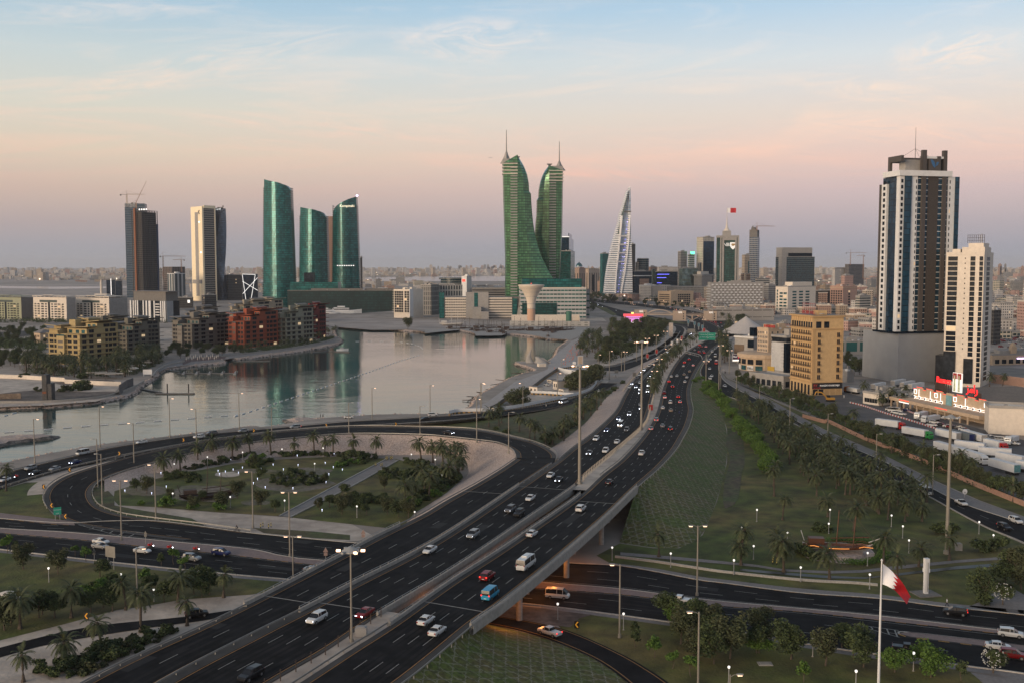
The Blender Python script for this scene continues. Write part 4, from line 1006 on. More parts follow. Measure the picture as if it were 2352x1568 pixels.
lg.bd('tower_emblem',mat('emblem_blue',(.03,.11,.25),.4,var=0),t.rt)
b=MB();b.tube([(-6,14,ct-4),(-6,14,ct+18)],.22,6,r1=.1)
for dx_,dy_ in ((-14,-8),(4,14),(-12,14)):b.tube([(-6,14,ct+5),(-6+dx_,14+dy_,ct-3.5)],.08,4)
b.bd('mast',M_brown,t.rt)
t.part('terrace_glazing',M_winb,(-t.A-1.5,1.9,-1.9,-1.8,z0,z0+1.3),(1.8,1.9,-1.8,t.B*.9,z0,z0+1.3))
# white office tower
t=Bd('office_tower','white tower with dark glass window columns behind the red sign store','tower',2174,2261,2282,889.5,585,35)
t.body(M_offw);A,B,H=t.A,t.B,t.H
def u(x): return (x-690)/202.0*A
n_f=25;f_=(H-4)/n_f;cells=[]
for j in range(n_f):
 v=3+j*f_
 if j>=6:cells+=[('L',u(700),u(752),v+.35,v+f_-.1)]
 if j>=5:cells+=[('L',u(820),u(846),v+.3,v+f_-.1)]
t.wins(cells,M_winb,None,.10)
cells=[]
for j in range(n_f):
 v=3+j*f_
 cells+=[('L',u(868),u(887),v+.3,v+f_-.1)]
 cells+=[('R',B*.30,B*.62,v+.4,v+f_-.4)]
 if j>=6:cells+=[('L',u(790),u(795),v+1.4,v+2.2)]
b=MB()
for fc,u0,u1,v0,v1 in cells:(b.box(-A+u0,-A+u1,-.10,-.003,v0,v1) if fc=='L' else b.box(.003,.1,u0,u1,v0,v1))
o=b.bd('window',M_winb,t.rt);o['kind']='stuff'
t.part('glazed_bay',M_win,(-A+u(692),-A+u(756),-1.3,-.01,3,3+6*f_));t.part('glazed_bay',M_win,(-A+u(800),-A+u(850),-.8,-.01,2,2+5*f_));t.part('side_annex',M_win,(-A-5,-A-.01,2,B*.5,0,6*f_))
t.part('roof_parapet',M_offw,(-A-.1,.1,-.1,.35,H,H+1.4),(-.25,.1,.35,B,H,H+1.4),(-A-.1,-A+.2,.35,B,H,H+1.4))
t.part('penthouse',M_offw,(-A*.62,-A*.02,B*.12,B*.8,H,H+4.5));t.part('penthouse',M_offw,(-A*.5,-A*.1,B*.3,B*.9,H+4.5,H+7));t.part('penthouse',M_offw,(-A*.9,-A*.68,B*.2,B*.8,H,H+3.5))
b=MB()
for i in range(9):x=-A*.55+i*A*.055;b.box(x-.12,x+.12,B*.4,B*.4+.2,H+7,H+12)
for z_ in (8.5,10.2,11.9):b.box(-A*.56,-A*.1,B*.4+.05,B*.4+.15,H+z_,H+z_+.15)
b.bd('sign_gantry',M_rust,t.rt)
b=MB();[b.tube([(-A*.3+i,B*.5,H+7),(-A*.3+i,B*.5,H+11+i)],.12,5) for i in range(3)];b.bd('antenna',M_steel,t.rt)
# ochre hotel
t=Bd('hotel_building','ochre yellow hotel with small balconies and a black shop sign','building',1817.8,1868,1938,908,727,78);A,B,H=t.A,t.B,t.H
t.body(M_yel);nf=12;f_=H/nf
t.part('cornice',M_yeld,(-A-1.0,1.0,-1.0,B+.5,H-.5,H+.35));t.part('cornice',M_yeld,(-A-.6,.6,-.6,B+.2,f_*10-.1,f_*10+.5));t.part('cornice',M_yeld,(-A-.6,.6,-.6,B+.2,f_*2-.1,f_*2+.4))
t.part('roof_slab',M_roofg,(-A+1,-1,1,B-1,H+.36,H+.5))
cells=grid('L',A*.03,A*.985,9,f_*2.3,f_*9.95,8,1.5,2.3)
t.wins(cells,M_win,M_yeld,.10)
bal=MB();bal.box(-.3,1.9,-.9,0,0,.15,1)
for x in [i*.275-.3 for i in range(9)]:bal.box(x,x+.05,-.9,-.85,.15,1.0)
bal.box(-.3,1.9,-.92,-.84,1.0,1.08);bal.box(-.3,-.24,-.84,0,.95,1.05);bal.box(1.84,1.9,-.84,0,.95,1.05)
bm_=bal.mesh('balcony',[M_rust,M_yeld])
for k,(fc,u0,u1,v0,v1) in enumerate(cells):add('balcony',bm_,t.rt,(-A+u0,-.05,v0-.15))
cellsR=grid('R',B*.12,B*.30,1,f_*2.3,f_*9.7,7,1.7,2.5)+grid('R',B*.76,B*.92,1,f_*2.3,f_*9.7,7,1.7,2.5)
b0=t.A
meshes=MB();meshes.box(0,.1,-.1,1.8,-.1,2.6,1);meshes.box(.09,.13,0,1.7,0,2.5,0);meshes.box(.12,.16,.8,.9,0,2.5,1);wm=meshes.mesh('window',[M_win,M_yeld])
bl2=MB();bl2.box(0,.9,-.4,2.1,0,.15,1);[bl2.box(.85,.9,y,y+.05,.15,1.0) for y in [i*.3-.4 for i in range(9)]];bl2.box(.84,.92,-.4,2.1,1.0,1.08);bm2=bl2.mesh('balcony',[M_rust,M_yeld])
for fc,u0,u1,v0,v1 in cellsR:add('window',wm,t.rt,(.003,u0,v0));add('balcony',bm2,t.rt,(.05,u0,v0-.2))
lm=MB();lm.box(0,2.0,-.04,0,0,3.2);lmm=lm.mesh('loggia_opening',M_win)
for i in range(9):add('loggia_opening',lmm,t.rt,(-A+A*(.03+.955*(i+.5)/9)-1.0,-.01,f_*10+.9))
lr_=MB();lr_.box(0,.04,0,B*.17,0,3.6);lrm=lr_.mesh('loggia_opening',M_win);add('loggia_opening',lrm,t.rt,(.01,B*.10,f_*10+.8));add('loggia_opening',lrm,t.rt,(.01,B*.36,f_*10+.8))
b=MB()
for i in range(60):x=-A+A*i/59.0;b.box(x,x+.06,-.68,-.62,f_*10+.5,f_*10+1.5)
b.box(-A-.5,.6,-.7,-.6,f_*10+1.5,f_*10+1.6);b.bd('loggia_railing',M_rust,t.rt)
for i in range(10):
 x=-A+A*(.03+.955*i/9);t.part('pilaster',M_yeld,(x-.25,x+.25,-.25,-.005,f_*11.2,H-.5))
t.part('corner_pier',M_yeld,(-1.6,.22,-.22,1.6,f_*2+.45,f_*10-.15));t.part('corner_pier',M_yeld,(-.05,.2,B-1.6,B,f_*2+.45,f_*10-.15))
t.part('shop_sign_panel',M_black,(.05,.6,B*.01,B*.99,f_*1.05,f_*2-.25))
text('lettering','RAHEEM VAVAKUNJU',mat('sign_white',(.6,.58,.55),.5,var=0,emit=(1,.95,.9),es=.25),1.35,t.rt,(.66,B*.57,f_*1.42),math.pi/2,sx=.92)
text('lettering','RV',mat('sign_red',(.5,.05,.03),.5,var=0),1.9,t.rt,(.66,B*.10,f_*1.42),math.pi/2)
t.part('sign_strip',M_red,(.6,.64,B*.04,B*.10,f_*1.12,f_*1.26),(.6,.64,B*.12,B*.18,f_*1.12,f_*1.26),(.6,.64,B*.20,B*.27,f_*1.12,f_*1.26))
for i in range(5):y=B*(.04+.19*i);t.part('shopfront',M_win if i<2 else M_yeld,(.0,.08,y,y+B*.15,.3,f_*.95))
for i in range(6):x=-A+A*(.05+.155*i);t.part('shopfront',M_win,(x,x+A*.08,-.08,-.003,.3,f_*1.6))
t.part('stair_tower',M_yel,(-A*.4,-A*.2,B*.3,B*.6,H+.5,H+3))
s_=text('roof_sign','ORCHID INN',mat('faded_red_sign',(.30,.03,.03),.5,var=0),2.6,t.rt,(-A*.42,2.2,H+1.0),0,'roof_sign',bold=.05,sx=.9)
b=MB()
for i in range(7):x=-A*.66+i*A*.09;b.box(x,x+.12,2.4,2.5,H+.4,H+7.0)
b.box(-A*.68,-A*.1,2.42,2.5,H+4.3,H+4.45);b.box(-A*.68,-A*.1,2.42,2.5,H+6.8,H+6.95);b.bd('sign_gantry',M_red,t.rt)
for k in range(6):
 a_=2.2+k*1.3;dsh=MB();dsh.lt([(.05,.6),(.45,.7),(.8,1.0)],10);o=dsh.bd('satellite_dish',M_white,t.rt,loc=(-2-k*.9*2,B*.3+(k%3)*2,H+.4))
 # tan apartment and white ribbed block beside it
t=Bd('apartment_building','tan apartment block with arched dark windows and round shop base','building',1740,1765,1776,850,757,62,B=26);A,B,H=t.A,t.B,t.H
t.body(M_tanr);t.roof(M_tanr);nf=9;f_=H/nf
t.wins(grid('L',A*.05,A*.95,6,f_,H-.8,8,A*.085,f_*.55)+grid('R',1,B*.8,4,f_,H-.8,8,1.4,f_*.55),M_win,M_offw,.08)
b=MB();b.lt([(16,0),(16,9),(17.5,9),(17.5,11.5),(13,12.5),(0,12.5)],20);b.bd('round_shop_base',M_tanr,t.rt,loc=(-A*.7,2,0))
for k in range(6):a_=R(200+k*22);w_=MB();w_.obox((0,0),(math.sin(a_),-math.cos(a_)),2.2,.1,4.5,8);o=w_.bd('arched_window',M_win,t.rt,loc=(-A*.7+16.05*math.cos(a_),2+16.05*math.sin(a_),0))
for k in range(6):a_=R(200+k*22);w_=MB();w_.obox((0,0),(math.sin(a_),-math.cos(a_)),2.4,.1,.5,3.6);o=w_.bd('shop_fascia',M_wint if k%2 else M_white,t.rt,loc=(-A*.7+16.08*math.cos(a_),2+16.08*math.sin(a_),0))
text('lettering','DELL',M_black,2.0,t.rt,(-A*.7+16.3*math.cos(R(288)),2+16.3*math.sin(R(288)),1.2),R(18),bold=.04)
b=MB();[b.box(-A*.5+i*1.6,-A*.5+i*1.6+1.1,1,1.2,H+1.4,H+3.2) for i in range(7)];b.bd('roof_sign',M_red,t.rt)
t=Bd('office_block','white ribbed office block with dark top storey next to the ochre hotel','building',1773.5,1807,1820,866,771,62,B=24);A,B,H=t.A,t.B,t.H
t.body(M_greyp,z1=H*.84);t.body(M_win,'dark_top_storey',z0=H*.84,z1=H*.95);t.body(M_greyp,'roof_slab',z0=H*.95,x0=-A-.5,x1=.6,y0=-.6);t.part('stair_glazing',M_winb,(-A*.16,.05,-.2,4,3,H*.82))
t.wins([c for c in grid('L',.5,A*.84,10,4,H*.82,9,A*.05,H*.045)],M_win,None,.06)
for i in range(11):x=-A+.4+i*(A*.84)/11;t.part('white_rib',M_white,(x-.3,x+.3,-.35,-.01,4,H*.82))
t.part('plant_room',M_greyp,(-A*.5,-A*.15,4,12,H,H+4))
t=Bd('arcade_podium','low grey arcade podium in front of the white ribbed block','building',1768,1800,1818,893,866,62,A=30,B=14)
t.body(M_greyp);t.roof(M_greyp,.8,False);t.wins(grid('L',1,t.A-1,6,.3,t.H-2,1,3.2,t.H*.5)+grid('R',1,t.B-1,3,.3,t.H-2,1,3.0,t.H*.5),M_win,None,.05)
o=Bd('yellow_billboard','yellow advertising board standing above the grey arcade','billboard',1771.5,1778,1780,857,842,62,A=6,B=.5,z0=6);o.body(mat('yellow_sign',(.42,.27,.04),.5,var=.05))
# generic mid-distance buildings
def sm(name,label,xl,xm,xr,yb,yt,a,m,roofm=None,cat='building',roof=True,**kw):
 t=Bd(name,label,cat,xl,xm,xr,yb,yt,a,**kw);t.body(m)
 if roof:t.roof(roofm or M_greyp,.9,True,seed=int(xl))
 return t
Fc=facade
F_cream=Fc('cream_facade',(.50,.44,.35),(.03,.06,.065),4.1,4.4,.5,.78)
F_pink=Fc('pink_facade',(.38,.25,.19),(.03,.025,.025),3.4,3.0,.6,.42)
F_grey=Fc('grey_facade',(.27,.26,.25),(.03,.035,.04),3.4,3.0,.5,.6,.01)
F_beige=Fc('beige_facade',(.42,.35,.28),(.04,.035,.03),3.3,3.4,.45,.45,.012)
F_white=Fc('white_facade',(.52,.48,.44),(.04,.045,.05),3.3,3.0,.45,.5,.01)
F_rose=Fc('rose_facade',(.42,.27,.23),(.05,.04,.04),3.3,3.2,.4,.42,.01)
F_band=Fc('banded_facade',(.33,.31,.28),(.03,.04,.045),3.6,3.0,.45,1.0,.0)
F_dband=Fc('dark_glass_bands',(.30,.29,.27),(.008,.030,.042),4.0,2.0,.86,1.0,0,.12)
F_dark=Fc('dark_office_facade',(.07,.065,.062),(.02,.022,.025),3.5,2.2,.55,.7,.01)
G_green=glassmat('green_curtain_glass',(.014,.14,.135),3.9,2.4,.18,.3,.2,.42,.5)
G_dgreen=glassmat('dark_green_glass',(.009,.062,.056),3.9,2.0,.14,.05,.2,.45,.5)
G_blue=glassmat('blue_curtain_glass',(.025,.06,.10),3.9,1.8,.08,.5,.12,.6,.5)
G_dblue=glassmat('dark_blue_glass',(.012,.03,.055),3.9,1.8,.08,.1,.12,.6,.5)
G_pale=glassmat('pale_mirror_glass',(.22,.30,.27),3.8,2.2,.07,.8,.12,.6,.7)
t=sm('bank_building','cream office block with teal windows behind the ochre hotel',1781.7,1809.7,1873.7,722,659,55,M_offw);A,B,H=t.A,t.B,t.H
t.wins(grid('L',A*.3,A*.95,2,H*.12,H*.82,6,A*.26,H*.065)+grid('R',B*.12,B*.82,3,H*.12,H*.86,7,B*.14,H*.06)+grid('L',A*.05,A*.25,1,H*.12,H*.9,7,A*.1,H*.08),M_wint,None,.1)
t.part('roof_plant_screen',M_offw,(-A*.7,-2,B*.2,B*.9,H,H+7))
t=sm('hotel_block','brown pink hotel block with arched window column',1907,1936.5,1969,713,658,55,M_pinkr,M_pinkr);A,B,H=t.A,t.B,t.H
t.wins(grid('L',A*.04,A*.96,5,H*.05,H*.84,8,A*.12,H*.07)+grid('R',B*.36,B*.52,1,H*.05,H*.84,7,B*.12,H*.07),M_win,None,.1)
t.part('cornice',M_tanr,(-A-1,1,-1,B,H*.93,H*.95))
t=sm('glass_office_tower','dark teal glass office block with grey frame and stepped roof',1781.7,1796,1871.3,694,590.6,75,F_dband,M_greyp);A,B,H=t.A,t.B,t.H
t.part('upper_block',M_greyp,(-A,-1,1,B*.93,H,H+z_at(t.C,568)-z_at(t.C,590)));t.part('grey_pier',M_greyp,(-A*.5,.4,-.5,-.01,0,H),(-.01,.5,0,B*.14,0,H+10));t.part('upper_glazing',M_winb,(-.99,-.6,B*.2,B*.92,H+1,H+8))
t=Bd('bank_tower','bank tower with dark green glass, tan piers and a flag on top','tower',1645.5,1698,1704,700,541,12,B=40);A,B,H=t.A,t.B,t.H
t.body(G_dgreen,'glass_body',x0=-A+.5,x1=-.5,y0=.6,z1=H-4)
for x0,x1,y0 in ((0,.02,0),(.17,.23,-.5),(.26,.345,-1.2),(.82,.90,-1.2),(.93,1.0,-.3)):t.part('pier',M_greyp,(-A+A*x0,-A+A*x1,y0,B*.2,0,H))
t.part('roof_slab',M_greyp,(-A-.1,.1,-.1,B,H-4,H-.01));t.part('roof_fascia',M_greyp,(-A*.655,-A*.18,-1.0,-.11,H-9,H-.02));t.part('penthouse',M_greyp,(-A*.74,-A*.36,6,B*.6,H,H+9))
t.part('side_wall',M_greyp,(-.49,.02,.7,B,0,H-4.01))
b=MB();b.lt([(7,H+9),(5,H+11),(2.5,H+15),(1.2,H+22),(.8,H+27),(.5,H+34)],10,c=(-A*.55,14));b.tube([(-A*.55,14,H+34),(-A*.55,14,H+52)],.35,5);b.bd('flag_mast',M_offw,t.rt)
text('lettering','NBB',mat('bank_sign_white',(.7,.7,.68),.5,var=0,emit=(1,1,.97),es=.35),8.5,t.rt,(-A*.50,-.8,H-20),0)
b=MB();cx_=-A*.27;pts=[(-5,6),(5,6),(5.4,-1),(3,-5),(0,-7.5),(-3,-5),(-5.4,-1)]
b.poly([(cx_+x,.3,H-19+z_) for x,z_ in pts]);b.bd('shield_emblem',mat('bank_sign_white',(1,1,1)),t.rt);b=MB();b.poly([(cx_+x*.72,.24,H-19+z_*.35+1.6) for x,z_ in pts]);b.bd('emblem_field',mat('emblem_gold',(.35,.2,.04),.5,var=0),t.rt)
def flag_mesh(w,h,n=14,amp=.6):
 pass
 def P(u_,v_): return V3((u_*w,math.sin(u_*9+v_*2)*amp*u_,v_*h))
 bw,br=MB(),MB();teeth=5
 def edge_(v_):
  ph=(v_*teeth)%1; return .30+.12*(1-abs(2*ph-1))
 m=20
 for j in range(m):
  v0,v1=j/m,(j+1)/m
  for i in range(6):
   def q0(v_,k): return P(edge_(v_)*k/6,v_)
   bw.qd(q0(v0,i),q0(v0,i+1),q0(v1,i+1),q0(v1,i));
  for i in range(8):
   def q1(v_,k):e=edge_(v_); return P(e+(1-e)*k/8,v_)
   br.qd(q1(v0,i),q1(v0,i+1),q1(v1,i+1),q1(v1,i))
 return bw,br
M_flagr=mat('flag_red',(.48,.008,.014),.7,var=.05);M_flagw=mat('flag_white',(.8,.79,.8),.7,var=.04)
p_=t.C+V3((t.ex.x*-A*.55+t.ey.x*14,t.ex.y*-A*.55+t.ey.y*14,H+43))
r_=thg('flag','small red and white flag on the roof mast of the bank tower','flag',p_);bw,br=flag_mesh(17,9);bw.bd('white_band',M_flagw,r_);br.bd('red_field',M_flagr,r_)
t=sm('glass_tower','beige tower with a blue glass side left of the bank tower',1600.3,1615,1640.6,690,545.5,62,Fc('ivory_facade',(.52,.47,.40),(.04,.05,.06),3.6,4.0,.5,.4),cat='tower')
t.part('blue_glass',G_blue,(.01,.6,1,t.B-1,0,t.H-8))
t=sm('unfinished_tower','unfinished blue glass tower with a bare top under a crane',1721,1740,1744.5,690,545,20,Fc('part_glazed',(.26,.26,.27),(.03,.06,.10),4.2,3.2,.6,.8),cat='tower',roof=False,B=40)
t.part('bare_top',M_concd,(-t.A,-1,1,t.B,t.H,t.H+16));t.part('core',M_concd,(-t.A*.8,-t.A*.3,4,t.B*.6,t.H+16,t.H+21));UT=t
def crane(label,px,py_base,yb,py_top,x_jib,x_back,dipy=0,luff=False,m=None,name='tower_crane',z0=None):
 pass
 m=m or mat('crane_paint',(.30,.16,.10),.6,var=.1);Y0=G(px,yb).y;a=vp(px,py_base,Y0);c=vp(px,py_top,Y0);r_=thg(name,label,'crane',a,group=None);L_=c.z-a.z
 w_=max(.9,Y0/2352*.7);b=MB()
 for sx in (-w_,w_):
  for sy in (-w_,w_):b.box(sx-.18,sx+.18,sy-.18,sy+.18,0,L_)
 n=max(int(L_/(w_*2.4)),2)
 for k in range(n):
  z0_,z1_=L_*k/n,L_*(k+1)/n;s_=1 if k%2 else -1
  b.tube([(-w_*s_,-w_,z0_),(w_*s_,-w_,z1_)],.16,4)
 b.bd('mast',m,r_)
 j=vp(x_jib,py_top-dipy,Y0)-a;k_=vp(x_back,py_top,Y0)-a;b=MB();top=V3((0,0,L_))
 for zz in (0,w_*1.4):b.tube([top+V3((0,0,zz)),j+V3((0,0,zz*.2))],.22,4)
 n=12
 for q_ in range(n):
  p0=top.lerp(j,q_/n);p1=(top+V3((0,0,w_*1.4))).lerp(j+V3((0,0,w_*.28)),(q_+1)/n);b.tube([p0,p1],.14,4)
 b.bd('jib',m,r_);b=MB();b.tube([top,k_],.35,4);b.box(k_.x-1.2,k_.x+1.2,-1,1,L_-2.5,L_+.5);b.bd('counter_jib',M_concd,r_)
 b=MB();hh=abs(j.x)*.16+2;b.tube([top,top+V3((0,0,hh))],.3,4);b.tube([top+V3((0,0,hh)),top.lerp(j,.7)],.1,4);b.tube([top+V3((0,0,hh)),k_],.1,4);b.bd('tie_bars',m,r_)
 return r_
crane('orange crane on top of the unfinished tower right of the bank tower',1738.5,530,690,520,1781,1729)
t=sm('grey_tower','slim grey tower with punched windows left of the beige tower',1557,1564,1578,690,578.4,60,F_grey,cat='tower')
t=sm('white_tower','small white tower with green bands and a green roof light',1579.5,1583,1595.4,690,586,60,Fc('green_bands',(.50,.50,.47),(.05,.12,.10),4.0,3,.5,1.0),cat='tower');t.part('roof_light',L_green,(-3,1,6,14,t.H+2,t.H+7))
t=sm('stone_hotel','tan stone tower with teal glass slot behind the bank tower',1704.5,1711,1735.8,690,586,62,F_beige,cat='tower');t.part('teal_slot',M_wint,(.02,.3,t.B*.3,t.B*.75,t.H*.35,t.H*.86))
t=sm('modern_office','grey office with tall glazed slots below the beige tower',1601,1606,1630,690,604,60,Fc('slotted',(.23,.21,.20),(.02,.04,.05),20,6,.8,.5))
t=sm('concrete_block','ribbed grey concrete block with overhanging crown',1593.5,1612,1639.4,692,634,28,Fc('ribbed',(.38,.36,.33),(.04,.04,.04),60,2.0,.92,.45));t.part('crown_slab',M_greyp,(-t.A-1.5,1.5,-1.5,t.B+1.5,t.H,t.H+3));t.part('penthouse',M_offw,(-t.A*.7,-t.A*.2,5,t.B*.7,t.H+3,t.H+9));t.part('base_block',M_greyp,(-t.A-4,6,-5,-.02,0,8))
t=Bd('chequered_hotel','long grey hotel with chequered panel facade','hotel',1625.4,1632,1754,712,650,82);A,B,H=t.A,t.B,t.H
t.body(M_greyp);t.roof(M_greyp,1.0);rows=9;nb=24;pb=MB()
for j in range(rows):
 z0_=H*(.10+.86*j/rows);hh=H*.86/rows
 for i in range(nb):
  if (i+j)%2==0:pb.box(.003,.35,B*(.02+.96*i/nb),B*(.02+.96*(i+.92)/nb),z0_+hh*.45,z0_+hh*.98)
pb.bd('facade_panels',M_white,t.rt)
cl=[]
for j in range(rows):
 z0_=H*(.10+.86*j/rows);hh=H*.86/rows
 for i in range(nb*2):
  if i%3:cl.append(('R',B*(.02+.96*(i+.2)/(nb*2)),B*(.02+.96*(i+.7)/(nb*2)),z0_+hh*.02,z0_+hh*.42))
t.wins(cl,mat('maroon_window',(.05,.03,.03),.3,var=.3),None,.1)
for j in range(rows):t.part('balcony_slab',M_white,(-A-.5,.4,-2.0,-.01,H*(.1+.86*j/rows),H*(.1+.86*j/rows)+.9))
t=sm('shopping_mall','low grey mall building in front of the chequered hotel',1626,1637,1778.5,737,712,80,Fc('mall_wall',(.30,.28,.26),(.12,.11,.10),9,14,.12,.9),M_greyp)
b=MB();b.lt([(26,0),(20,4),(10,10),(3,15),(.5,17)],24);o=tag(b.bd('tensile_tent',mat('tent_fabric',(.42,.39,.37),.8,var=.08),loc=G(1713,764,3)),'pale conical tent roof over the low mall','tent')
t=sm('mall_annex','curved grey mall annex with glazed corner near the billboard',1688,1731,1772,835,775,50,M_greyp,M_greyp,B=50);A,B,H=t.A,t.B,t.H
t.part('glazed_band',M_winb,(-A*.5,.3,-.4,-.01,2,H*.45),(.01,.4,0,B*.8,2,H*.45));t.part('glazed_upper',M_winb,(-A*.3,.2,-.3,-.02,H*.6,H*.9));t.part('brown_wall',mat('timber_fins',(.13,.09,.06),.8,var=.3,scale=1.2),(-A-.2,-A*.5,-.4,-.01,.5,H*.7));t.part('drum',M_winb,(-A*.35,-2,3,16,H,H+7));t.part('roof_lip',M_white,(-A-.5,.6,-.8,B,H-.6,H+.3))
t=Bd('stone_office','tan stone office block with recessed square windows','building',1511.5,1541,1593,703,671,62);A,B,H=t.A,t.B,t.H
t.body(M_tanr);t.roof(M_tanr);t.wins(grid('R',B*.30,B*.86,7,H*.12,H*.86,5,B*.062,H*.11)+grid('L',A*.1,A*.9,8,H*.12,H*.86,5,A*.075,H*.08),M_win,None,.1)
t=Bd('white_block','white office block with rows of square windows and grey side','building',1468.3,1496,1512,692,656.5,35,B=60);t.body(F_white);t.roof(M_white);t.part('grey_wing',M_greyp,(.01,30,3,t.B,0,t.H));t.part('rear_wing',F_grey,(30.01,130,4,t.B,0,t.H*.98))
t=sm('low_stone_building','low brown building left of the white office block',1440,1452,1468,692,676,40,M_pinkr)
t=sm('framed_glass_block','dark blue glass block with a brown inset and white beam',1452,1459,1496.5,690,623.5,62,G_dblue,M_greyp);A,B,H=t.A,t.B,t.H
t.part('brown_inset',F_pink,(.01,.5,B*.28,B*.84,H*.36,H*.74));t.part('white_beam',M_white,(-A,.8,-.8,-.01,H*.83,H*.86),(.01,.8,-.8,B,H*.83,H*.86))
t=sm('glass_fin','slim green glass slab beside the framed block',1497,1499,1506.5,688,620,62,G_pale)
t=sm('blue_lit_office','black office block with blue light strips',1505.9,1509,1559.7,690,624.3,78,G_dblue,M_greyp);A,B,H=t.A,t.B,t.H
for v,l_ in ((.9,.55),(.78,.42),(.6,.22),(.42,.06)):t.part('light_strip',L_blue,(.01,.5,.5,B*l_,H*v,H*v+.8))
text('lettering','S',L_sign,8,t.rt,(.4,B*.96,H*.62),math.pi/2)
t=sm('mirror_office','pale green mirror glass office block',1559.7,1568,1602.4,692,616.6,62,G_pale,M_greyp)
t=sm('wharf_office','tan and blue office with a round blue corner',1459.7,1464,1487,689,603,60,F_beige,M_tanr);b=MB();b.lt([(13,0),(13,t.H+8),(11,t.H+9),(0,t.H+9)],16,c=(-2,t.B*.6));b.bd('round_corner',F_dband,t.rt)
sm('brown_office','brown office block behind the blue lit building',1489.6,1494,1509,685,613.5,60,F_pink)
sm('pale_office','long pale office roofline behind the blue lit block',1511,1514,1557,680,614,75,F_white)
t=sm('stone_twin_towers','brown stone bank with recessed tall windows',1320.5,1330,1352,676,616.6,40,Fc('tall_slots',(.33,.24,.19),(.03,.03,.03),60,9,.8,.35),M_pinkr);t=sm('stone_tower','tan stone bank tower with an arched dark slot',1345,1352,1377,678,618,40,Fc('tall_slots2',(.42,.33,.26),(.04,.04,.04),60,10,.85,.3),M_tanr)
t.part('arched_slot',M_win,(.01,.4,t.B*.3,t.B*.55,t.H*.12,t.H*.78));b=MB();b.lt([(9,0),(8.5,3),(6,7),(2,9.5),(.3,12)],14);tag(b.bd('roof_dome',M_wint,loc=t.C+V3((-20,60,t.H+6))),'small green dome on the roof of the brown stone bank','dome')
t=sm('green_tower','green glass tower left of the sail shaped twin towers',1378.4,1384,1400,682,583,60,G_green,cat='tower')
t=sm('dark_slim_tower','dark slim tower right behind the sail shaped twin towers',1448,1452,1459.5,682,561,55,F_dark,cat='tower')
t=sm('crown_tower','dark tower with a light rimmed slanted top behind the green twin towers',1285,1307,1317.5,705,545,6,G_dblue,cat='tower',roof=False);t.part('light_rim',L_sign,(-t.A,.3,-.4,-.01,t.H,t.H+1.2));t.part('slanted_top',G_dblue,(-t.A,0,0,t.B,t.H,t.H+.01));t.part('top_fin',G_dblue,(-1.2,.0,0,t.B*.6,t.H+.02,t.H+7))
t=sm('green_annex_tower','green glass tower right behind the harbour twin towers',1284,1311,1320.4,706,577,6,G_dgreen,cat='tower')
# world trade centre style twin sails
Yw=G(1420,690).y
def vsolid(name,label,pix,Y0,th,m,cat='tower',parent=None,origin=None,dy=0.0,crv=None):
 pass
 P=[vp(p[0],p[1],Y0) for p in pix];o=origin or V3((sum(p.x for p in P)/len(P),Y0,0));b=MB();n=len(P)
 F=[V3((p.x-o.x,dy+(crv(p) if crv else 0),p.z-o.z)) for p in P];Bk=[V3((p.x,p.y+th,p.z)) for p in F]
 tr=tessellate_polygon([[V3((p.x,p.z,0)) for p in F]]);i=len(b.v);b.v+=[tuple(p) for p in F]+[tuple(p) for p in Bk]
 for t_ in tr:
  a_,b_,c_=[F[k] for k in t_];cr_=(b_.x-a_.x)*(c_.z-a_.z)-(b_.z-a_.z)*(c_.x-a_.x)
  f=tuple(t_) if cr_>0 else tuple(reversed(t_));b.f.append(f);b.m.append(0);b.f.append(tuple(n+k for k in reversed(f)));b.m.append(0)
 ar=sum(F[k].x*F[(k+1)%n].z-F[(k+1)%n].x*F[k].z for k in range(n))
 for k in range(n):
  j=(k+1)%n;b.f.append((k,n+k,n+j,j) if ar>0 else (k,j,n+j,n+k));b.m.append(0)
 if parent is not None:
  return b.bd(name,m,parent)
 return tag(b.bd(name,m,loc=o),label,cat)
ow=V3((vp(1425,690,Yw).x,Yw,0))
F_sail=Fc('sail_louvres',(.80,.80,.81),(.14,.18,.23),4.6,3.0,.45,1.0,rg=.3)
rt=thg('sail_twin_towers','pair of sail shaped towers with white louvres and a blue lit glass band between','tower',ow)
vsolid('left_sail','',zT(1240,540,1222,605,1200,680,1190,700,1182,745,1172,790,1160,830,1145,885,1135,920,1120,990,1102,1080,1090,1165,1082,1240,1080,1262,1152,1262,1157,1190,1165,1090,1180,950,1190,850,1200,770,1212,705,1228,640,1243,570),Yw,45,F_sail,parent=rt,origin=ow)
vsolid('right_sail','',zT(1257,515,1250,560,1244,640,1240,720,1238,800,1232,900,1222,1000,1208,1100,1196,1180,1186,1262,1272,1262,1271,1100,1266,950,1260,830,1259,720,1260,600),Yw,45,F_sail,parent=rt,origin=ow)
vsolid('glass_core','',zT(1244,575,1228,640,1212,705,1200,800,1188,900,1175,1030,1165,1120,1156,1262,1188,1262,1200,1180,1212,1100,1226,1000,1236,900,1242,800,1244,720),Yw,30,glassmat('sky_blue_glass',(.26,.36,.48),4.6,4,.2,.3,.15,.5,.3,linecol=(.5,.52,.55)),parent=rt,origin=ow,dy=6)
vsolid('left_sail_glazing','',zT(1238,560,1222,620,1206,680,1196,705,1186,750,1176,800,1168,850,1185,850,1195,780,1206,720,1222,650,1236,590),Yw,2,G_pale,parent=rt,origin=ow,dy=-1.2)
vsolid('right_sail_glazing','',zT(1256,530,1250,570,1243,640,1238,690,1258,690,1259,600),Yw,2,MATS['sky_blue_glass'],parent=rt,origin=ow,dy=-1.2)
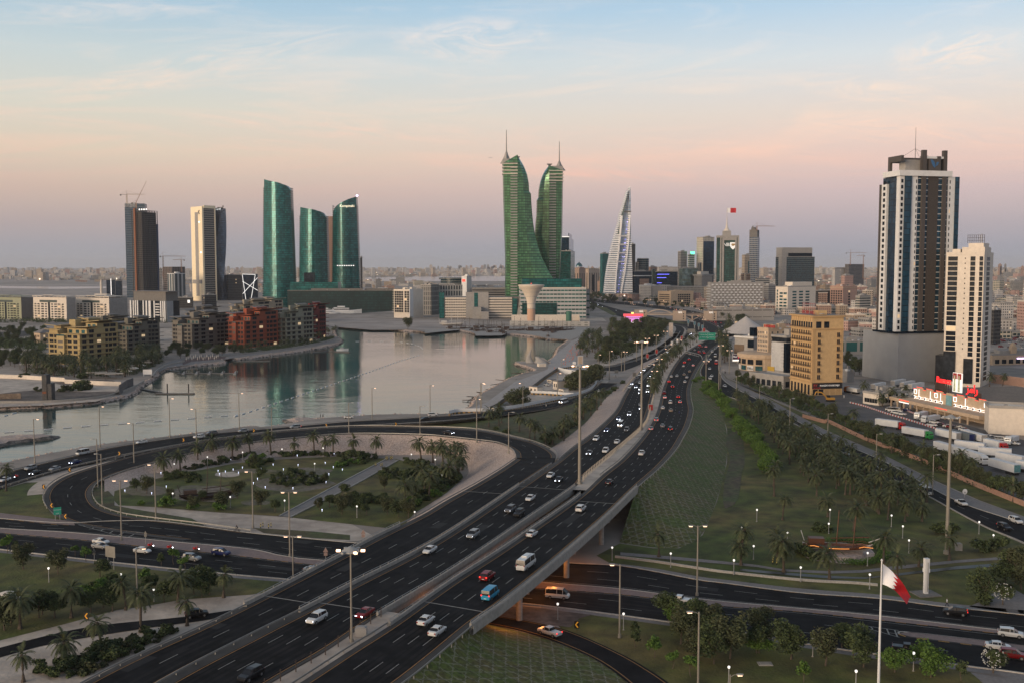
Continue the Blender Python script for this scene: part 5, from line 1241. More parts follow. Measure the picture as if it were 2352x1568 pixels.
for yy,x0,x1 in ((862,1180,1236),(920,1174,1228),(980,1168,1222),(1040,1162,1216),(690,1212,1262)):
 vsolid('link_bridge','',zT(x0,yy-3,x1,yy-3,x1,yy+3,x0,yy+3),Yw,8,M_white if yy>700 else M_concd,parent=rt,origin=ow,dy=-3)
M_edge=mat('bright_sail_edge',(.8,.79,.79),.5,var=.03)
vsolid('sail_edge','',zT(1188,720,1182,790,1178,860,1172,930,1162,1040,1156,1100,1150,1180,1147,1262,1155,1262,1158,1180,1164,1100,1172,1030,1182,930,1190,860,1196,790,1202,720),Yw,6,M_edge,parent=rt,origin=ow,dy=-3)
vsolid('sail_edge','',zT(1248,720,1246,800,1240,900,1228,1000,1214,1100,1202,1180,1190,1262,1196,1262,1210,1180,1224,1100,1236,1000,1248,900,1254,800,1257,720),Yw,6,M_edge,parent=rt,origin=ow,dy=-3)
for k in range(22):
 f=k/21.0;b=MB();
 xa,xb,ya=1238-70*f,1240-42*f,740+510*f
 for x_ in (xa+4,xb-2):
  p_=vp(*zT(x_,ya)[0],Yw)-ow;b.box(p_.x-.28,p_.x+.28,4,5,p_.z-.28,p_.z+.28)
 b.bd('blue_lamps',L_violet if k%2 else L_blue,rt)
 # harbour twin towers
Yh=G(1225,722).y;G_bfh=glassmat('harbour_green_glass',(.085,.215,.105),4.1,3.0,.28,.3,.16,.5,.22,linecol=(.015,.05,.03))
def profile(pts,z):
 for (x0,z0),(x1,z1) in zip(pts,pts[1:]):
  if (z0-z)*(z1-z)<=0 and z0!=z1: return x0+(x1-x0)*(z-z0)/(z1-z0)
 return pts[0][0] if z>pts[0][1] else pts[-1][0]
def harbour(label,outer,sail,sgn,bands,oy,capz,apex,tip,band_px):
 Yq=Yh+oy;O=[(vp(x,y,Yq).x,vp(x,y,Yq).z) for x,y in outer];Sl=[(vp(x,y,Yq).x,vp(x,y,Yq).z) for x,y in sail]
 ox=O[-1][0];rt=thg('harbour_tower',label,'tower',(ox,Yq,0),group='green glass harbour towers');zt=O[0][1];zs=Sl[0][1]
 nF=int(zt/4.1);rings=[]
 b=MB();xb0,xb1=[vp(x,600,Yq).x-ox for x in band_px]
 zl=[zt*k/nF for k in range(nF+1)]+([zs] if zs>zt else [])
 for z in zl:
  xo=profile(O,min(z,zt))-ox;xs_=profile(Sl,min(z,zs))-ox
  if sgn>0:a_,c_=min(xb1,xs_-.5),xs_
  else:a_,c_=max(xb0,xs_+.5),xs_
  mid=(a_+c_)/2
  if z>zt:xo=a_
  L_=[(xo,9),(xo+(2*sgn if z<=zt else 0),1.0),((xb0 if sgn>0 else xb1) if z<=zt else a_,0),(a_,0),(mid,2.0),(c_-1.0*sgn,9),(c_,14),(c_,34),(xo,34)]
  rings.append([V3((x_,y_,z)) for x_,y_ in (L_ if sgn>0 else [(q_[0],q_[1]) for q_ in reversed(L_)])])
 b.loft(rings);b.bd('green_glass_body',G_bfh,rt)
 lv=MB()
 for k in range(2,nF-1):
  z=zt*k/nF
  lv.box(min(xb0,xb1)+.4,max(xb0,xb1)-.4,-1.3,-.02,z,z+1.7)
 o=lv.bd('white_louvres',M_greyp,rt)
 cb=MB()
 for k in range(4):cb.box(min(profile(O,zt)-ox-.3*sgn,xb1 if sgn>0 else xb0),max(profile(O,zt)-ox-.3*sgn,xb1 if sgn>0 else xb0),-1.6,20,zt-2-k*5,zt-.8-k*5)
 cb.bd('crown_bands',M_offw,rt)
 ap=vp(apex[0],apex[1],Yq);tp=vp(tip[0],tip[1],Yq);r0=abs(vp(apex[0]+15,apex[1],Yq).x-ap.x)
 cn=MB();hc=ap.z-zt;cn.lt([(r0,0),(r0*.72,hc*.18),(r0*.48,hc*.4),(r0*.28,hc*.62),(r0*.12,hc*.85),(.6,hc)],4);cn.bd('spire_cone',M_greyp,rt).location=(ap.x-ox,14,zt)
 sp_=MB();sp_.cyl((0,0),.9,.45,0,tp.z-ap.z,6);sp_.bd('spire_mast',M_greyp,rt).location=(ap.x-ox,14,ap.z-.5)
 cp=MB();cp.box(min(xb1 if sgn>0 else xb0,profile(O,zt)-ox)+.5,max(xb1 if sgn>0 else xb0,profile(O,zt)-ox)-.5,2,30,zt,zt+6);cp.bd('roof_cap',M_greyp,rt)
 ct=MB();ct.box(-2,2,12,16,0,7);ct.box(-4,4,13,15,7,8.5);ct.bd('roof_crane',M_concd,rt).location=((vp(capz,360,Yq).x-ox),0,zt+2)
 return rt,O,Sl
harbour('taller green glass harbour tower with its sail curve on the right',zT(365,350,370,600,378,860,383,1000,384,1300),zT(472,295,485,310,500,340,522,380,540,430,550,490,553,550,565,560,568,620,572,680,580,760,590,830,612,910,640,1000,672,1065,700,1120,757,1215,757,1300),1,0,0,1188,(1163,341),(1163,295),[1172.0,1189.0])
harbour('shorter green glass harbour tower with its sail curve on the left',zT(790,400,789,550,785,820,775,1000,768,1200,766,1300),zT(688,370,675,385,660,405,643,440,630,480,620,530,616,590,606,600,604,700,598,760,592,830,592,1300),-1,0,45,1263,(1285.7,364),(1285.7,322),[1261,1277.5])
t=sm('harbour_podium','white podium block with green strip windows below the harbour towers',1192,1196,1278,733,662,88,Fc('podium_bands',(.42,.41,.40),(.01,.07,.06),5.2,5,.38,.9),M_offw,B=90)
t.part('glazed_hall',G_dgreen,(.02,.9,2,t.B*.55,1,t.H*.52));t.part('green_roof_hall',G_green,(-20,-2,-.01+2,t.B*.93,t.H,t.H+13))
t=sm('grey_podium','plain grey podium block with strip windows right of the harbour towers',1278,1280,1312,731,666,88,Fc('strip_podium',(.30,.29,.29),(.01,.06,.05),9.5,60,.25,.8),M_greyp,B=45)
Ycp=0
t=Bd('car_park','long grey multi storey car park with open decks beside the water tower','car park',1008,1012,1196,731.5,683,88);A,B,H=t.A,t.B,t.H
t.body(M_concd,x1=-1.6,x0=-40);
def bx(px): return (px-1012)/(1196-1012)*B
for k in range(8):
 z_=H*k/8+1.2
 for a_,c_ in ((1022,1070),(1122.5,1176)):t.part('deck_parapet',M_offw,(-1.59,.0,bx(a_),bx(c_),z_,z_+H/8*.52))
t.part('stair_wall',M_greyp,(-2,1.2,bx(1070.01),bx(1122),0,H+7));t.part('green_slot',G_green,(1.21,1.5,bx(1089),bx(1097.5),12,H+6));t.part('green_corner',G_green,(-2,.4,bx(1009),bx(1020),0,H+7));t.part('green_steps',G_green,(-1.5,.2,bx(1177),bx(1188),0,H-2));t.part('annex',M_greyp,(1.21,14,bx(1085),bx(1105),0,16),(1.21,20,bx(1105.1),bx(1122),0,10))
for i in range(13):t.part('column',M_offw,(-1.58,-1.2,bx(1022+i*4)-.2,bx(1022+i*4)+.2,0,H))
wl=MB();wl.poly([(1.6,bx(1186),0),(1.6,bx(1222),0),(1.6,bx(1222),H+12),(1.6,bx(1197),H+12)]);wl.poly([(1.0,bx(1186),0),(1.0,bx(1197),H+12),(1.0,bx(1222),H+12),(1.0,bx(1222),0)])
wl.qd((1.6,bx(1186),0),(1.6,bx(1197),H+12),(1.0,bx(1197),H+12),(1.0,bx(1186),0));wl.qd((1.0,bx(1197),H+12),(1.6,bx(1197),H+12),(1.6,bx(1222),H+12),(1.0,bx(1222),H+12));wl.bd('slanted_wall',M_greyp,t.rt)
text('lettering','CAR PARK\n   WEST',M_black,4.2,t.rt,(1.65,bx(1203),H*.52),math.pi/2,bold=.06)
t=sm('upper_car_park','banded upper car park behind the grey stair wall',1081,1084,1160,716,662,88,Fc('deck_bands',(.30,.28,.26),(.03,.03,.03),3.6,60,.5,1.0),M_greyp)
t=Bd('grid_hotel','cream hotel with a dark grid of windows at the water side','building',904.5,941,972,731,667,28);A,B,H=t.A,t.B,t.H
t.body(M_offw);t.roof(M_offw)
cl=grid('L',1,A*.60,4,8,H-1,9,A*.125,H*.085)+grid('L',A*.66,A*.98,2,8,H-1,9,A*.13,H*.085)
t.wins(cl,M_win,None,.08)
for k in range(10):t.part('floor_ledge',M_offw,(-A-1.8,-A*.02,-1.5,-.01,8+(H-9)*k/9-.4,8+(H-9)*k/9))
t.part('white_side',M_white,(-.5,.3,-.3,B*.25,0,H+1.5))
sm('ribbed_apartments','dark ribbed apartment block behind the cream grid hotel',966,990,1008,724,655,28,Fc('frames',(.24,.23,.22),(.03,.035,.04),7,3.4,.8,.5),M_greyp)
sm('framed_apartments','grey framed apartment block above the car park',1000,1004,1062,722,656,80,Fc('frames2',(.34,.33,.31),(.04,.05,.055),9,4,.8,.6),M_greyp)
t=sm('white_slab_tower','plain white slab tower with a small red light',1060,1072,1083,716,636,35,M_white,M_white);t.part('red_sign',L_red,(-9,-3,-.3,-.01,t.H-8,t.H-4))
Yr=G(1043,712);b=MB();hr=z_at(Yr,638);b.lt([(24,0),(24,hr*.8),(26,hr*.8),(26,hr*.83),(22,hr*.84),(22,hr*.95),(25,hr*.95),(25,hr),(0,hr)],28);tag(b.bd('round_tower',F_dband,loc=Yr),'round glass drum tower beside the white slab tower','building');FOOT.append([V3((Yr.x-26,Yr.y-26)),V3((Yr.x+26,Yr.y-26)),V3((Yr.x+26,Yr.y+26)),V3((Yr.x-26,Yr.y+26))])
pw=G(1220,745.5);hw=z_at(pw,655);rt=thg('water_tower','tall cream concrete water tower with a wide funnel top','water tower',pw)
def wr(px_): return px_*pw.y/2352
b=MB();b.lt([(wr(9.2),0),(wr(9.2),hw*.40)],32);b.bd('pink_shaft',mat('salmon_render',(.52,.33,.23),.85,var=.04,scale=.3),rt,smooth=True)
b=MB();b.lt([(wr(9.3),hw*.40),(wr(9.3),hw*.52),(wr(10.5),hw*.60),(wr(14),hw*.71),(wr(19),hw*.82),(wr(25),hw*.92),(wr(30.5),hw*.985),(wr(30.5),hw),(wr(28),hw+.5),(0,hw+1.2)],40);b.bd('funnel',mat('cream_concrete',(.62,.53,.43),.85,var=.05,scale=.3),rt,smooth=True)
b=MB();[b.lt([(wr(r_)+.12,hw*f),(wr(r_)+.16,hw*f+.25),(wr(r_)+.12,hw*f+.5)],40) for r_,f in ((9.3,.405),(9.3,.52),(14,.71),(19,.82),(25,.92))];b.bd('joint_rings',M_greyp,rt)
b=MB();b.box(-.5,.5,-.5,.5,hw+1.2,hw+2.4);b.bd('warning_light',L_red,rt)
pg=G(1306.5,747);rg=6.6*pg.y/2352;hg=z_at(pg,716);b=MB();b.lt([(rg,0),(rg,hg),(rg*.97,hg+.4),(0,hg+.6)],28);tag(b.bd('storage_tank',mat('tank_green',(.03,.13,.09),.6,var=.1,scale=.4),loc=pg),'green cylindrical tank standing right of the water tower','tank')
def wallrun(label,pts,h,m,w=.3,name='boundary_wall',z=0.0):
 P=[G(p[0],p[1],z) for p in pts];o=P[0];b=MB()
 for a_,c_ in zip(P,P[1:]):
  d=(c_-a_).to_2d();m_=(a_+c_)/2-o;b.obox(m_,d,d.length/2+w*.4,w/2,z,z+h)
 return tag(b.bd(name,m,loc=(o.x,o.y,0)),label,'wall')
M_check=facade('chequer_hoarding',(.36,.35,.33),(.24,.24,.23),3.0,8.0,.5,.5,rg=.7)
wallrun('long pale compound wall around the water tower',[(1175,737),(1330,737),(1332,745)],8,M_offw)
wallrun('chequered grey hoarding in front of the water tower',[(1171,748),(1354,749.5)],6,M_check)
# green curved hotel towers
def leaf(label,xl,xr,yb,tops,xl_t=None,xr_t=None,depth_=40,sign=None,name='curved_tower'):
 pass
 C=G(xl,yb);Y0=C.y;xw=vp(xr,yb,Y0).x-C.x;rt=thg(name,label,'tower',C,group='green glass curved towers');n=14
 xtl=(vp(xl_t or xl,500,Y0).x-C.x);xtr=vp(xr_t or xr,500,Y0).x-C.x
 zt=[];
 def tz(f):
  for (f0,y0_),(f1,y1_) in zip(tops,tops[1:]):
   if f0<=f<=f1: return vp(xl,y0_+(y1_-y0_)*(f-f0)/(f1-f0),Y0).z
  return vp(xl,tops[-1][1],Y0).z
 H=max(tz(k/20) for k in range(21));b=MB()
 def ring(k):
  out_=[]
  for i in range(n+1):
   f=i/n;z=tz(f)*k;w_=z/H;x0=xtl*w_;x1=xw*(1-w_)+xtr*w_;out_.append(V3((x0+(x1-x0)*f,-math.sin(f*math.pi*.92)*depth_*.42,z)))
  for i in range(6,-1,-1):
   f=i/6;z=tz(f)*k;w_=z/H;x0=xtl*w_;x1=xw*(1-w_)+xtr*w_;out_.append(V3((x0+(x1-x0)*f,depth_*.4+math.sin(f*math.pi)*depth_*.25,z)))
  return out_
 b.loft([ring(k/10) for k in range(11)]);b.bd('green_glass_wall',G_green,rt)
 ld=MB();nf=int(H/3.9)
 for k in range(1,nf-3):
  z=k*3.9;w_=z/H;x0=xtl*w_;x1=xw*(1-w_)+xtr*w_
  ld.box(x0-1.3,x0+.2,-1,depth_*.35,z,z+2.0);ld.box(x1-.2,x1+1.3,-3,depth_*.35,z,z+2.0)
 ld.bd('side_balconies',G_dgreen,rt)
 return rt,C,xw,H
leaf('tallest green curved tower at the left of the three',604.5,678,706,[(0,412),(.3,418),(.62,421),(.85,427),(1,436)],608,668.5)
leaf('lower green curved tower in the middle of the three',687.5,755,700,[(0,476),(.3,480),(.62,483),(.85,489),(1,500)],690,750)
rt_,C3,xw3,H3=leaf('green curved tower with a pointed roof and a lit script sign',763,827.8,700,[(0,486),(.1,476),(.35,468),(.7,459),(1,452.5)],766,819)
text('roof_sign','Kempinski',L_signw,6.5,rt_,(xw3*.62,-17.6,H3-20),0,'roof_sign')
b=MB();b.box(-1.4,1.4,-1.4,1.4,0,2.6);b.bd('beacon_light',L_violet,rt_).location=(vp(820.5,455,C3.y).x-C3.x,-2,H3+1)
b=MB();[b.box(i*4.2,i*4.2+1.8,-17.4,-16.6,0,1.6) for i in range(8)];b.bd('light_row',L_white,rt_).location=(xw3*.25,0,H3*.36)
t=sm('stone_core_tower','pinkish plain tower between the two right green towers',748,751,766,697,497,88,M_pinkr,M_pinkr,cat='tower',roof=False,B=22)
t=sm('green_glass_podium','long dark green glass podium below the curved towers',656,660,905,712,668,88,glassmat('podium_dark_glass',(.005,.032,.030),4.2,3,.2,0,.3,.5,.5),M_concd,B=260);t.part('upper_step',G_green,(-40,-2,4,t.B*.32,t.H,t.H+14));t.part('upper_box',M_win,(-30,-10,t.B*.10,t.B*.16,t.H+14,t.H+30))
sm('slim_far_tower','slim dark tower right behind the pointed green tower',826,828,831,690,592,60,F_dark,cat='tower')
# far left towers
t=Bd('blue_tower','blue glass tower behind the bare concrete frame','tower',281.6,286,332,684,467.5,80,A=30);t.body(Fc('blue_ledges',(.16,.19,.22),(.02,.05,.08),4.0,2.5,.7,.9));t.part('top_frame',M_white,(-t.A,0,0,t.B*.6,t.H,t.H+1),(-2,0,0,t.B*.6,t.H-9,t.H));BT=t
t=Bd('unfinished_tower','bare concrete tower frame with open floor slabs','tower',301.5,325,361.5,700,483,28);A,B,H=t.A,t.B,t.H;nf=48
b=MB();[b.box(-A,0,0,B,H*k/nf-.45,H*k/nf) for k in range(1,nf+1)];b.bd('floor_slabs',mat('raw_slab',(.16,.142,.13),.9,var=.2),t.rt)
b=MB()
for i in range(7):
 for (x,y) in ((-A*i/6*.98-.6,.5),(-.6,B*i/6*.98+.4)):b.box(x-.5,x+.5,y-.4,y+.6,0,H-.5)
b.box(-A+2,-2,3,B-2,0,H-3);b.bd('columns_and_core',mat('raw_column',(.042,.041,.044),.9,var=.3,scale=.2),t.rt)
t.part('hoist_rail',mat('rust_orange',(.20,.075,.035),.8,var=.3,scale=.5),(-A*.7,-A*.55,-2.5,-.05,0,H+4));t.part('edge_net',mat('navy_net',(.02,.04,.09),.8,var=.1),(-1.5,.5,B-3,B+.6,0,H*.86))
for i in range(4):t.part('flood_lamp',L_white,(-A*.3+i*6-1,-A*.3+i*6+1,2,3,H,H+2.6))
crane('crane with a yellow counterweight on top of the blue tower',291.5,468,695,447,333.5,277,m=mat('pale_crane',(.40,.32,.24),.6,var=.1));crane('luffing crane leaning right above the bare tower',313,480,690,466,336.5,303,dipy=50)
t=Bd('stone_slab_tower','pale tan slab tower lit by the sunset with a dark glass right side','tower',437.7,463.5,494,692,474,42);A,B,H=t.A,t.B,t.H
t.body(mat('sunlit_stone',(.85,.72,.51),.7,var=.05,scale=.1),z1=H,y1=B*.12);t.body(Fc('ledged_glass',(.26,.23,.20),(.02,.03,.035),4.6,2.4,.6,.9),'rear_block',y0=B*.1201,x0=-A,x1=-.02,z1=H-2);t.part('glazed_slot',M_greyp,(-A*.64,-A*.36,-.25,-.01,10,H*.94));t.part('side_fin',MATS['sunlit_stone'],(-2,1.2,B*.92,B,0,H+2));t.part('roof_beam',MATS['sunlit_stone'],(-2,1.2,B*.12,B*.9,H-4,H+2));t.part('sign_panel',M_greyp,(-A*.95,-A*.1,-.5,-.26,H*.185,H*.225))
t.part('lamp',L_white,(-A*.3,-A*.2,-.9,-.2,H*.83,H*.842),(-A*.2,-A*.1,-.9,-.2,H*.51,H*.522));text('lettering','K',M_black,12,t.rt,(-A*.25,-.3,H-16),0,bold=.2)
Yt=G(506,690);rt=thg('twisted_tower','twisting blue grey glass tower beside the tan slab tower','tower',Yt);ht=z_at(Yt,479);rg_=[];w_=13.5*Yt.y/2352
for k in range(41):
 f=k/40;a_=f*1.75;rg_.append([V3((math.cos(a_+q_*math.pi/2+.4)*w_*1.25,math.sin(a_+q_*math.pi/2+.4)*w_*1.25,ht*f)) for q_ in range(4)])
b=MB();b.loft(rg_);b.bd('twisted_glass',glassmat('steel_blue_glass',(.07,.10,.15),4,3,.14,.5,.2,.5,.5),rt);FOOT.append([V3((Yt.x-w_,Yt.y-w_)),V3((Yt.x+w_,Yt.y-w_)),V3((Yt.x+w_,Yt.y+w_)),V3((Yt.x-w_,Yt.y+w_))])
b=MB();b.box(-6,6,-1,1,0,2.5);b.box(5,7,-1,1,2,6);b.bd('roof_crane',M_concd,rt).location=(w_*.3,0,ht)
def S2(*a_,**k): return sm(*a_,**k)
S2('podium_building','dark stone podium below the bare concrete tower',362,366,405,712,682,80,F_dark);S2('podium_building','dark podium with lit sign at the foot of the tan tower',404,407,441,708,684,80,F_dark).part('lit_sign',L_sign,(.1,.5,17,21,9,14))
S2('glass_annex','dark glass annex right of the tan tower base',463,470,497,705,678,50,F_dark);S2('curved_apartments','grey blue curved glass apartments between bare tower and tan tower',384,400,425,694,629,40,Fc('verticals',(.36,.36,.36),(.05,.07,.08),60,9,.95,.55),M_white)
t=S2('unfinished_block','low unfinished concrete block under two cranes',374,395,425,680,613,40,Fc('open_frame',(.16,.13,.12),(.03,.028,.026),5,7,.6,.8),roof=False);crane('left orange crane above the unfinished block',375.5,640,682,589,427,368);crane('right orange crane above the unfinished block',417,625,682,597,397,423)
S2('apartment_tower','pale slim block left of the unfinished block',364,366,372,690,619,50,F_white);S2('dark_apartments','dark apartment block right of the twisting tower',519,524,556,690,632,60,F_dark)
t=S2('lattice_lit_building','dark glass block with white lit crossing beams',555,556.5,591.5,688,630,80,G_dblue,roof=False);A,B,H=t.A,t.B,t.H;b=MB()
for (u0,v0,u1,v1) in ((0,1,.85,.98),(0,.98,.2,0),(.85,.98,.55,0),(0,.72,1,.35),(1,.86,.0,.22)):b.tube([(.9,B*u0,H*v0),(.9,B*u1,H*v1)],.55,4)
b.bd('lit_beams',L_sign,t.rt)
t=S2('glass_office','dark glass office pair with a bright vertical light',241,244,264,682,643,70,G_dblue);t.part('vertical_light',L_white,(.1,.8,t.B*.5,t.B*.56,4,t.H+3));S2('glass_office','dark glass office next to the vertical light',263,265,280,683,645,70,G_dblue)
Ym=G(231,684);b=MB();b.box(-14,14,0,20,0,9);b.cyl((0,6),3,3,9,30,8);b.cyl((0,6),3.6,1,30,42,8);tag(b.bd('mosque',M_offw,loc=Ym),'pale mosque with a slim minaret on the tidal flat','mosque')
# pale apartment slabs on the left
def pale(label,xl,xm,xr,yb,yt,wall,seed):
 t=Bd('apartment_slab',label,'apartment building',xl,xm,xr,yb,yt,28,group='pale apartment slabs beyond the waterfront blocks');A,B,H=t.A,t.B,t.H
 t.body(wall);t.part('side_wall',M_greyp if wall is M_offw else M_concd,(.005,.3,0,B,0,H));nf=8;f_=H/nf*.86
 cl=[]
 for j in range(nf-1):
  v=.8+j*f_
  for f0,w in ((.04,.05),(.13,.06),(.24,.08),(.36,.05),(.55,.05),(.64,.08),(.74,.08),(.87,.05)):cl.append(('L',A*f0,A*(f0+w),v,v+f_*.55))
 t.wins(cl,M_win,None,.12)
 t.part('stair_slot',M_win,(-A*.55,-A*.49,-.2,-.01,0,H*.86));t.part('dark_panel',mat('dark_teal_panel',(.03,.05,.045),.5),(-A*.80,-A*.28,-.4,-.01,H*.78,H*.88))
 for j in range(nf-1):t.part('balcony_slab',wall,(-A*.99,-A*.80,-1.6,-.02,.8+j*f_-.3,.8+j*f_+.3),(-A*.30,-A*.12,-1.6,-.02,.8+j*f_-.3,.8+j*f_+.3))
 t.part('pergola',wall,(-A-.6,-A*.7,-1,B,H+1.6,H+2.2),(-A*.68,-A*.38,-1,B,H+2.6,H+3.2),(-A*.36,.8,-1,B,H+1.6,H+2.2));t.part('pergola_posts',wall,*[(-A*i/8-.4,-A*i/8+.2,-.6,.0,H,H+1.6) for i in range(9)])
 return t
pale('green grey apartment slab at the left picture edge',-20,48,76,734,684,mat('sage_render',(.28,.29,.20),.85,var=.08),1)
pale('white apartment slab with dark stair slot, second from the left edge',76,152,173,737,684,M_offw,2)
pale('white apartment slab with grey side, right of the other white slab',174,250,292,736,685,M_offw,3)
t=Bd('striped_block','dark office block with white vertical panels','building',299,382,412,740,692,28);A,B,H=t.A,t.B,t.H;t.body(M_win,z1=H);t.body(M_concd,'dark_top',z0=H+.01,z1=H+12,x0=-A*.95,x1=-4,y0=3)
for i,(x,w) in enumerate(((.0,.04),(.08,.03),(.14,.03),(.20,.03),(.36,.03),(.44,.04),(.52,.06),(.66,.03),(.84,.03),(.9,.03),(.95,.03))):t.part('white_panel',M_white,(-A+A*x,-A+A*(x+w),-.8,-.01,0,H))
t.part('floor_band',M_white,*[(-A*.30,-A*.18,-.6,-.02,H*(.3+.13*k),H*(.3+.13*k)+1.2) for k in range(5)]);t.part('grey_side',M_greyw,(.005,.4,0,B*.5,0,H));t.part('roof_deck',M_roofg,(-A*.97,2,1,B,H+12,H+12.6))
# stepped waterfront apartment blocks
def wfb(label,xl,xm,xr,yb,yt,wall,nf=8,a=28,detail=True,roofc=None):
 t=Bd('waterfront_block',label,'apartment building',xl,xm,xr,yb,yt,a,group='stepped waterfront apartment blocks');A,B,H=t.A,t.B,t.H;f_=H/(nf+.6)
 z5,z6,z7=f_*(nf-2),f_*(nf-1),f_*nf
 t.body(wall,'lower_storeys',z1=z5)
 t.part('upper_storeys',wall,(-A*.62,0,B*.18,B,z5,z6));t.part('upper_storeys',wall,(-A*.97,-A*.70,0,B*.8,z5,z6-.2));t.part('upper_storeys',wall,(-A*.97+1,-A*.72,B*.1,B*.8,z6-.2,z7-1))
 t.part('upper_storeys',wall,(-A*.35,0,B*.45,B,z6,z7));t.part('stair_core',wall,(-A*.70,-A*.50,B*.3,B*.5,z5,z7+2.5));t.part('penthouse',wall,(-A*.62,-A*.38,B*.55,B*.85,z6,z7+3.5))
 def tl_(x0,x1,y0,y1,z,dz,th=.45):
  b=MB();v=[(x0,y0,z),(x1,y0,z+dz),(x1,y1,z+dz),(x0,y1,z)];b.v+=v+[(p[0],p[1],p[2]+th) for p in v]
  for f in ((3,2,1,0),(4,5,6,7),(0,1,5,4),(1,2,6,5),(2,3,7,6),(3,0,4,7)):b.f.append(f);b.m.append(1 if f==(4,5,6,7) else 0)
  b.bd('tilted_roof',[wall,M_roofg],t.rt)
 tl_(-A*.66,3,B*.14,B*.44,z6+.3,1.2);tl_(-A*1.05,-A*.66,-2,B*.85,z7-1,-.8);tl_(-A*.45,4.0,B*.40,B+2,z7+.2,1.8);tl_(-A*.68,-A*.34,B*.5,B*.9,z7+3.6,-1.2);tl_(-A*1.04,-A*.55,-2.2,B*.02,z5+2.9,-.3)
 for k in range(1,nf-1):
  z=f_*k
  t.part('floor_ledge',wall,(-A-1.2,-A*.62,-1.3,-.02,z-.2,z+.15),(-A*.42,1.6,-1.3,-.02,z-.2,z+.15));t.part('floor_ledge',wall,(.02,2.0,-1.3,B*.40,z-.2,z+.15),(.02,1.1,B*.40,B*.62,z-.2,z+.15),(.02,2.2,B*.62,B+2.5,z-.2,z+.15))
 t.part('front_bay',wall,(-A*.66,-A*.42,-2.2,-.01,0,z5-f_*.4));t.part('bay_terrace',M_wint,(-A*.66,-A*.42,-2.1,-2.0,z5-f_*.4,z5-f_*.4+1.1))
 cl=[]
 for k in range(nf-2):
  v=f_*k+f_*.22;h=f_*.56
  cl+=[('L',A*.04,A*.16,v,v+h),('L',A*.19,A*.31,v,v+h),('L',A*.62,A*.74,v,v+h),('L',A*.80,A*.92,v,v+h)]
  cl+=[('R',B*.06,B*.16,v,v+h),('R',B*.24,B*.34,v,v+h),('R',B*.44,B*.54,v,v+h),('R',B*.66,B*.72,v,v+h),('R',B*.75,B*.83,v,v+h),('R',B*.86,B*.95,v,v+h)]
 cl+=[('R',B*.66+.0,B*.74,z5+f_*.2,z5+f_*.8),('R',B*.78,B*.93,z5+f_*.2,z5+f_*.8),('R',B*.62,B*.78,z6+f_*.2,z6+f_*.8),('R',B*.8,B*.94,z6+f_*.2,z6+f_*.8),('R',B*.24,B*.36,z5+f_*.2,z5+f_*.8)]
 t.wins(cl,M_win if wall is not M_yel else M_win,M_wfr if detail else None,.08,fm=.1)
 b=MB();y_=B*.18-.1
 for x in (-A*.56,-A*.34,-A*.16):b.box(x,x+A*.10,y_,y_+.08,z5+.3,z5+f_*.75)
 for x in (-A*.29,-A*.14):b.box(x,x+A*.09,B*.45-.1,B*.45-.02,z6+.3,z6+f_*.75)
 for j,(v) in enumerate((2,)):pass
 b.bd('terrace_doors',M_wint,t.rt)
 b=MB();
 for k in (1,3,4):b.box(-A*.62,-A*.46,-2.3,-2.21,f_*k+f_*.2,f_*k+f_*.75)
 b.bd('bay_screens',M_wfr,t.rt)
 return t
w_y=mat('yellow_block_render',(.37,.28,.135),.85,var=.08,scale=.12);w_g=mat('olive_grey_render',(.135,.125,.10),.85,var=.08,scale=.12);w_g2=mat('stone_grey_render',(.165,.15,.13),.85,var=.08,scale=.12)
w_o=mat('orange_block_render',(.27,.062,.028),.85,var=.1,scale=.12);w_c=mat('cream_green_render',(.25,.245,.19),.85,var=.08,scale=.12);w_r=mat('maroon_render',(.15,.022,.02),.85,var=.1,scale=.12);w_t=mat('sand_render',(.33,.28,.21),.85,var=.08,scale=.12)
wfb('yellow stepped apartment block, nearest on the left shore',110,182,270,838,738,w_y)
wfb('olive grey stepped block right behind the yellow one',250,290,366,816,734,w_g)
wfb('stone grey stepped block standing alone left of the orange one',395,440,527,800,721,w_g2)
wfb('orange stepped apartment block by the water',524,560,638,800,711,w_o)
wfb('cream stepped block between the orange and the maroon blocks',638,655,719,792,703,w_c)
wfb('maroon stepped apartment block at the right end of the row',690,706,748,780,698,w_r,detail=False)
wfb('sand coloured block seen above the orange block',528,545,622,760,690,w_t,detail=False)
wfb('cream block seen behind the orange and cream blocks',560,600,650,745,686,w_t,detail=False,nf=7)
wfb('grey stepped block seen behind the stone grey one',425,440,500,768,706,w_g2,detail=False,nf=7)
wfb('olive block seen behind the yellow block',205,230,290,790,728,w_g,detail=False,nf=7)
t=sm('villa','small tan villa with hipped roof left of the yellow block',78,92,138,789,765,40,M_tanr,roof=False);b=MB();b.v+=[(-t.A-1,-1,t.H),(1,-1,t.H),(1,t.B+1,t.H),(-t.A-1,t.B+1,t.H),(-t.A*.5,t.B*.5,t.H+5)];b.f+=[(0,1,4),(1,2,4),(2,3,4),(3,0,4)];b.m+=[0]*4;b.bd('hipped_roof',M_roofg,t.rt);t.wins(grid('L',1,t.A-1,3,1,t.H-1,2,1.6,2)+grid('R',1,t.B-1,3,1,t.H-1,2,1.6,2),M_win,None,.06)
def canopy(label,px,py,w,d,h,rz=.4,m=None):
 r_=thg('shade_canopy',label,'canopy',G(px,py),rz,'shade canopies along the promenade');b=MB();b.box(-w/2,w/2,-d/2,d/2,h,h+.3);b.bd('canopy_top',m or M_cream,r_)
 for x in (-w/2+.3,w/2-.3):
  for y in (-d/2+.3,d/2-.3):MB().box(x-.1,x+.1,y-.1,y+.1,0,h).bd('post',M_concd,r_)
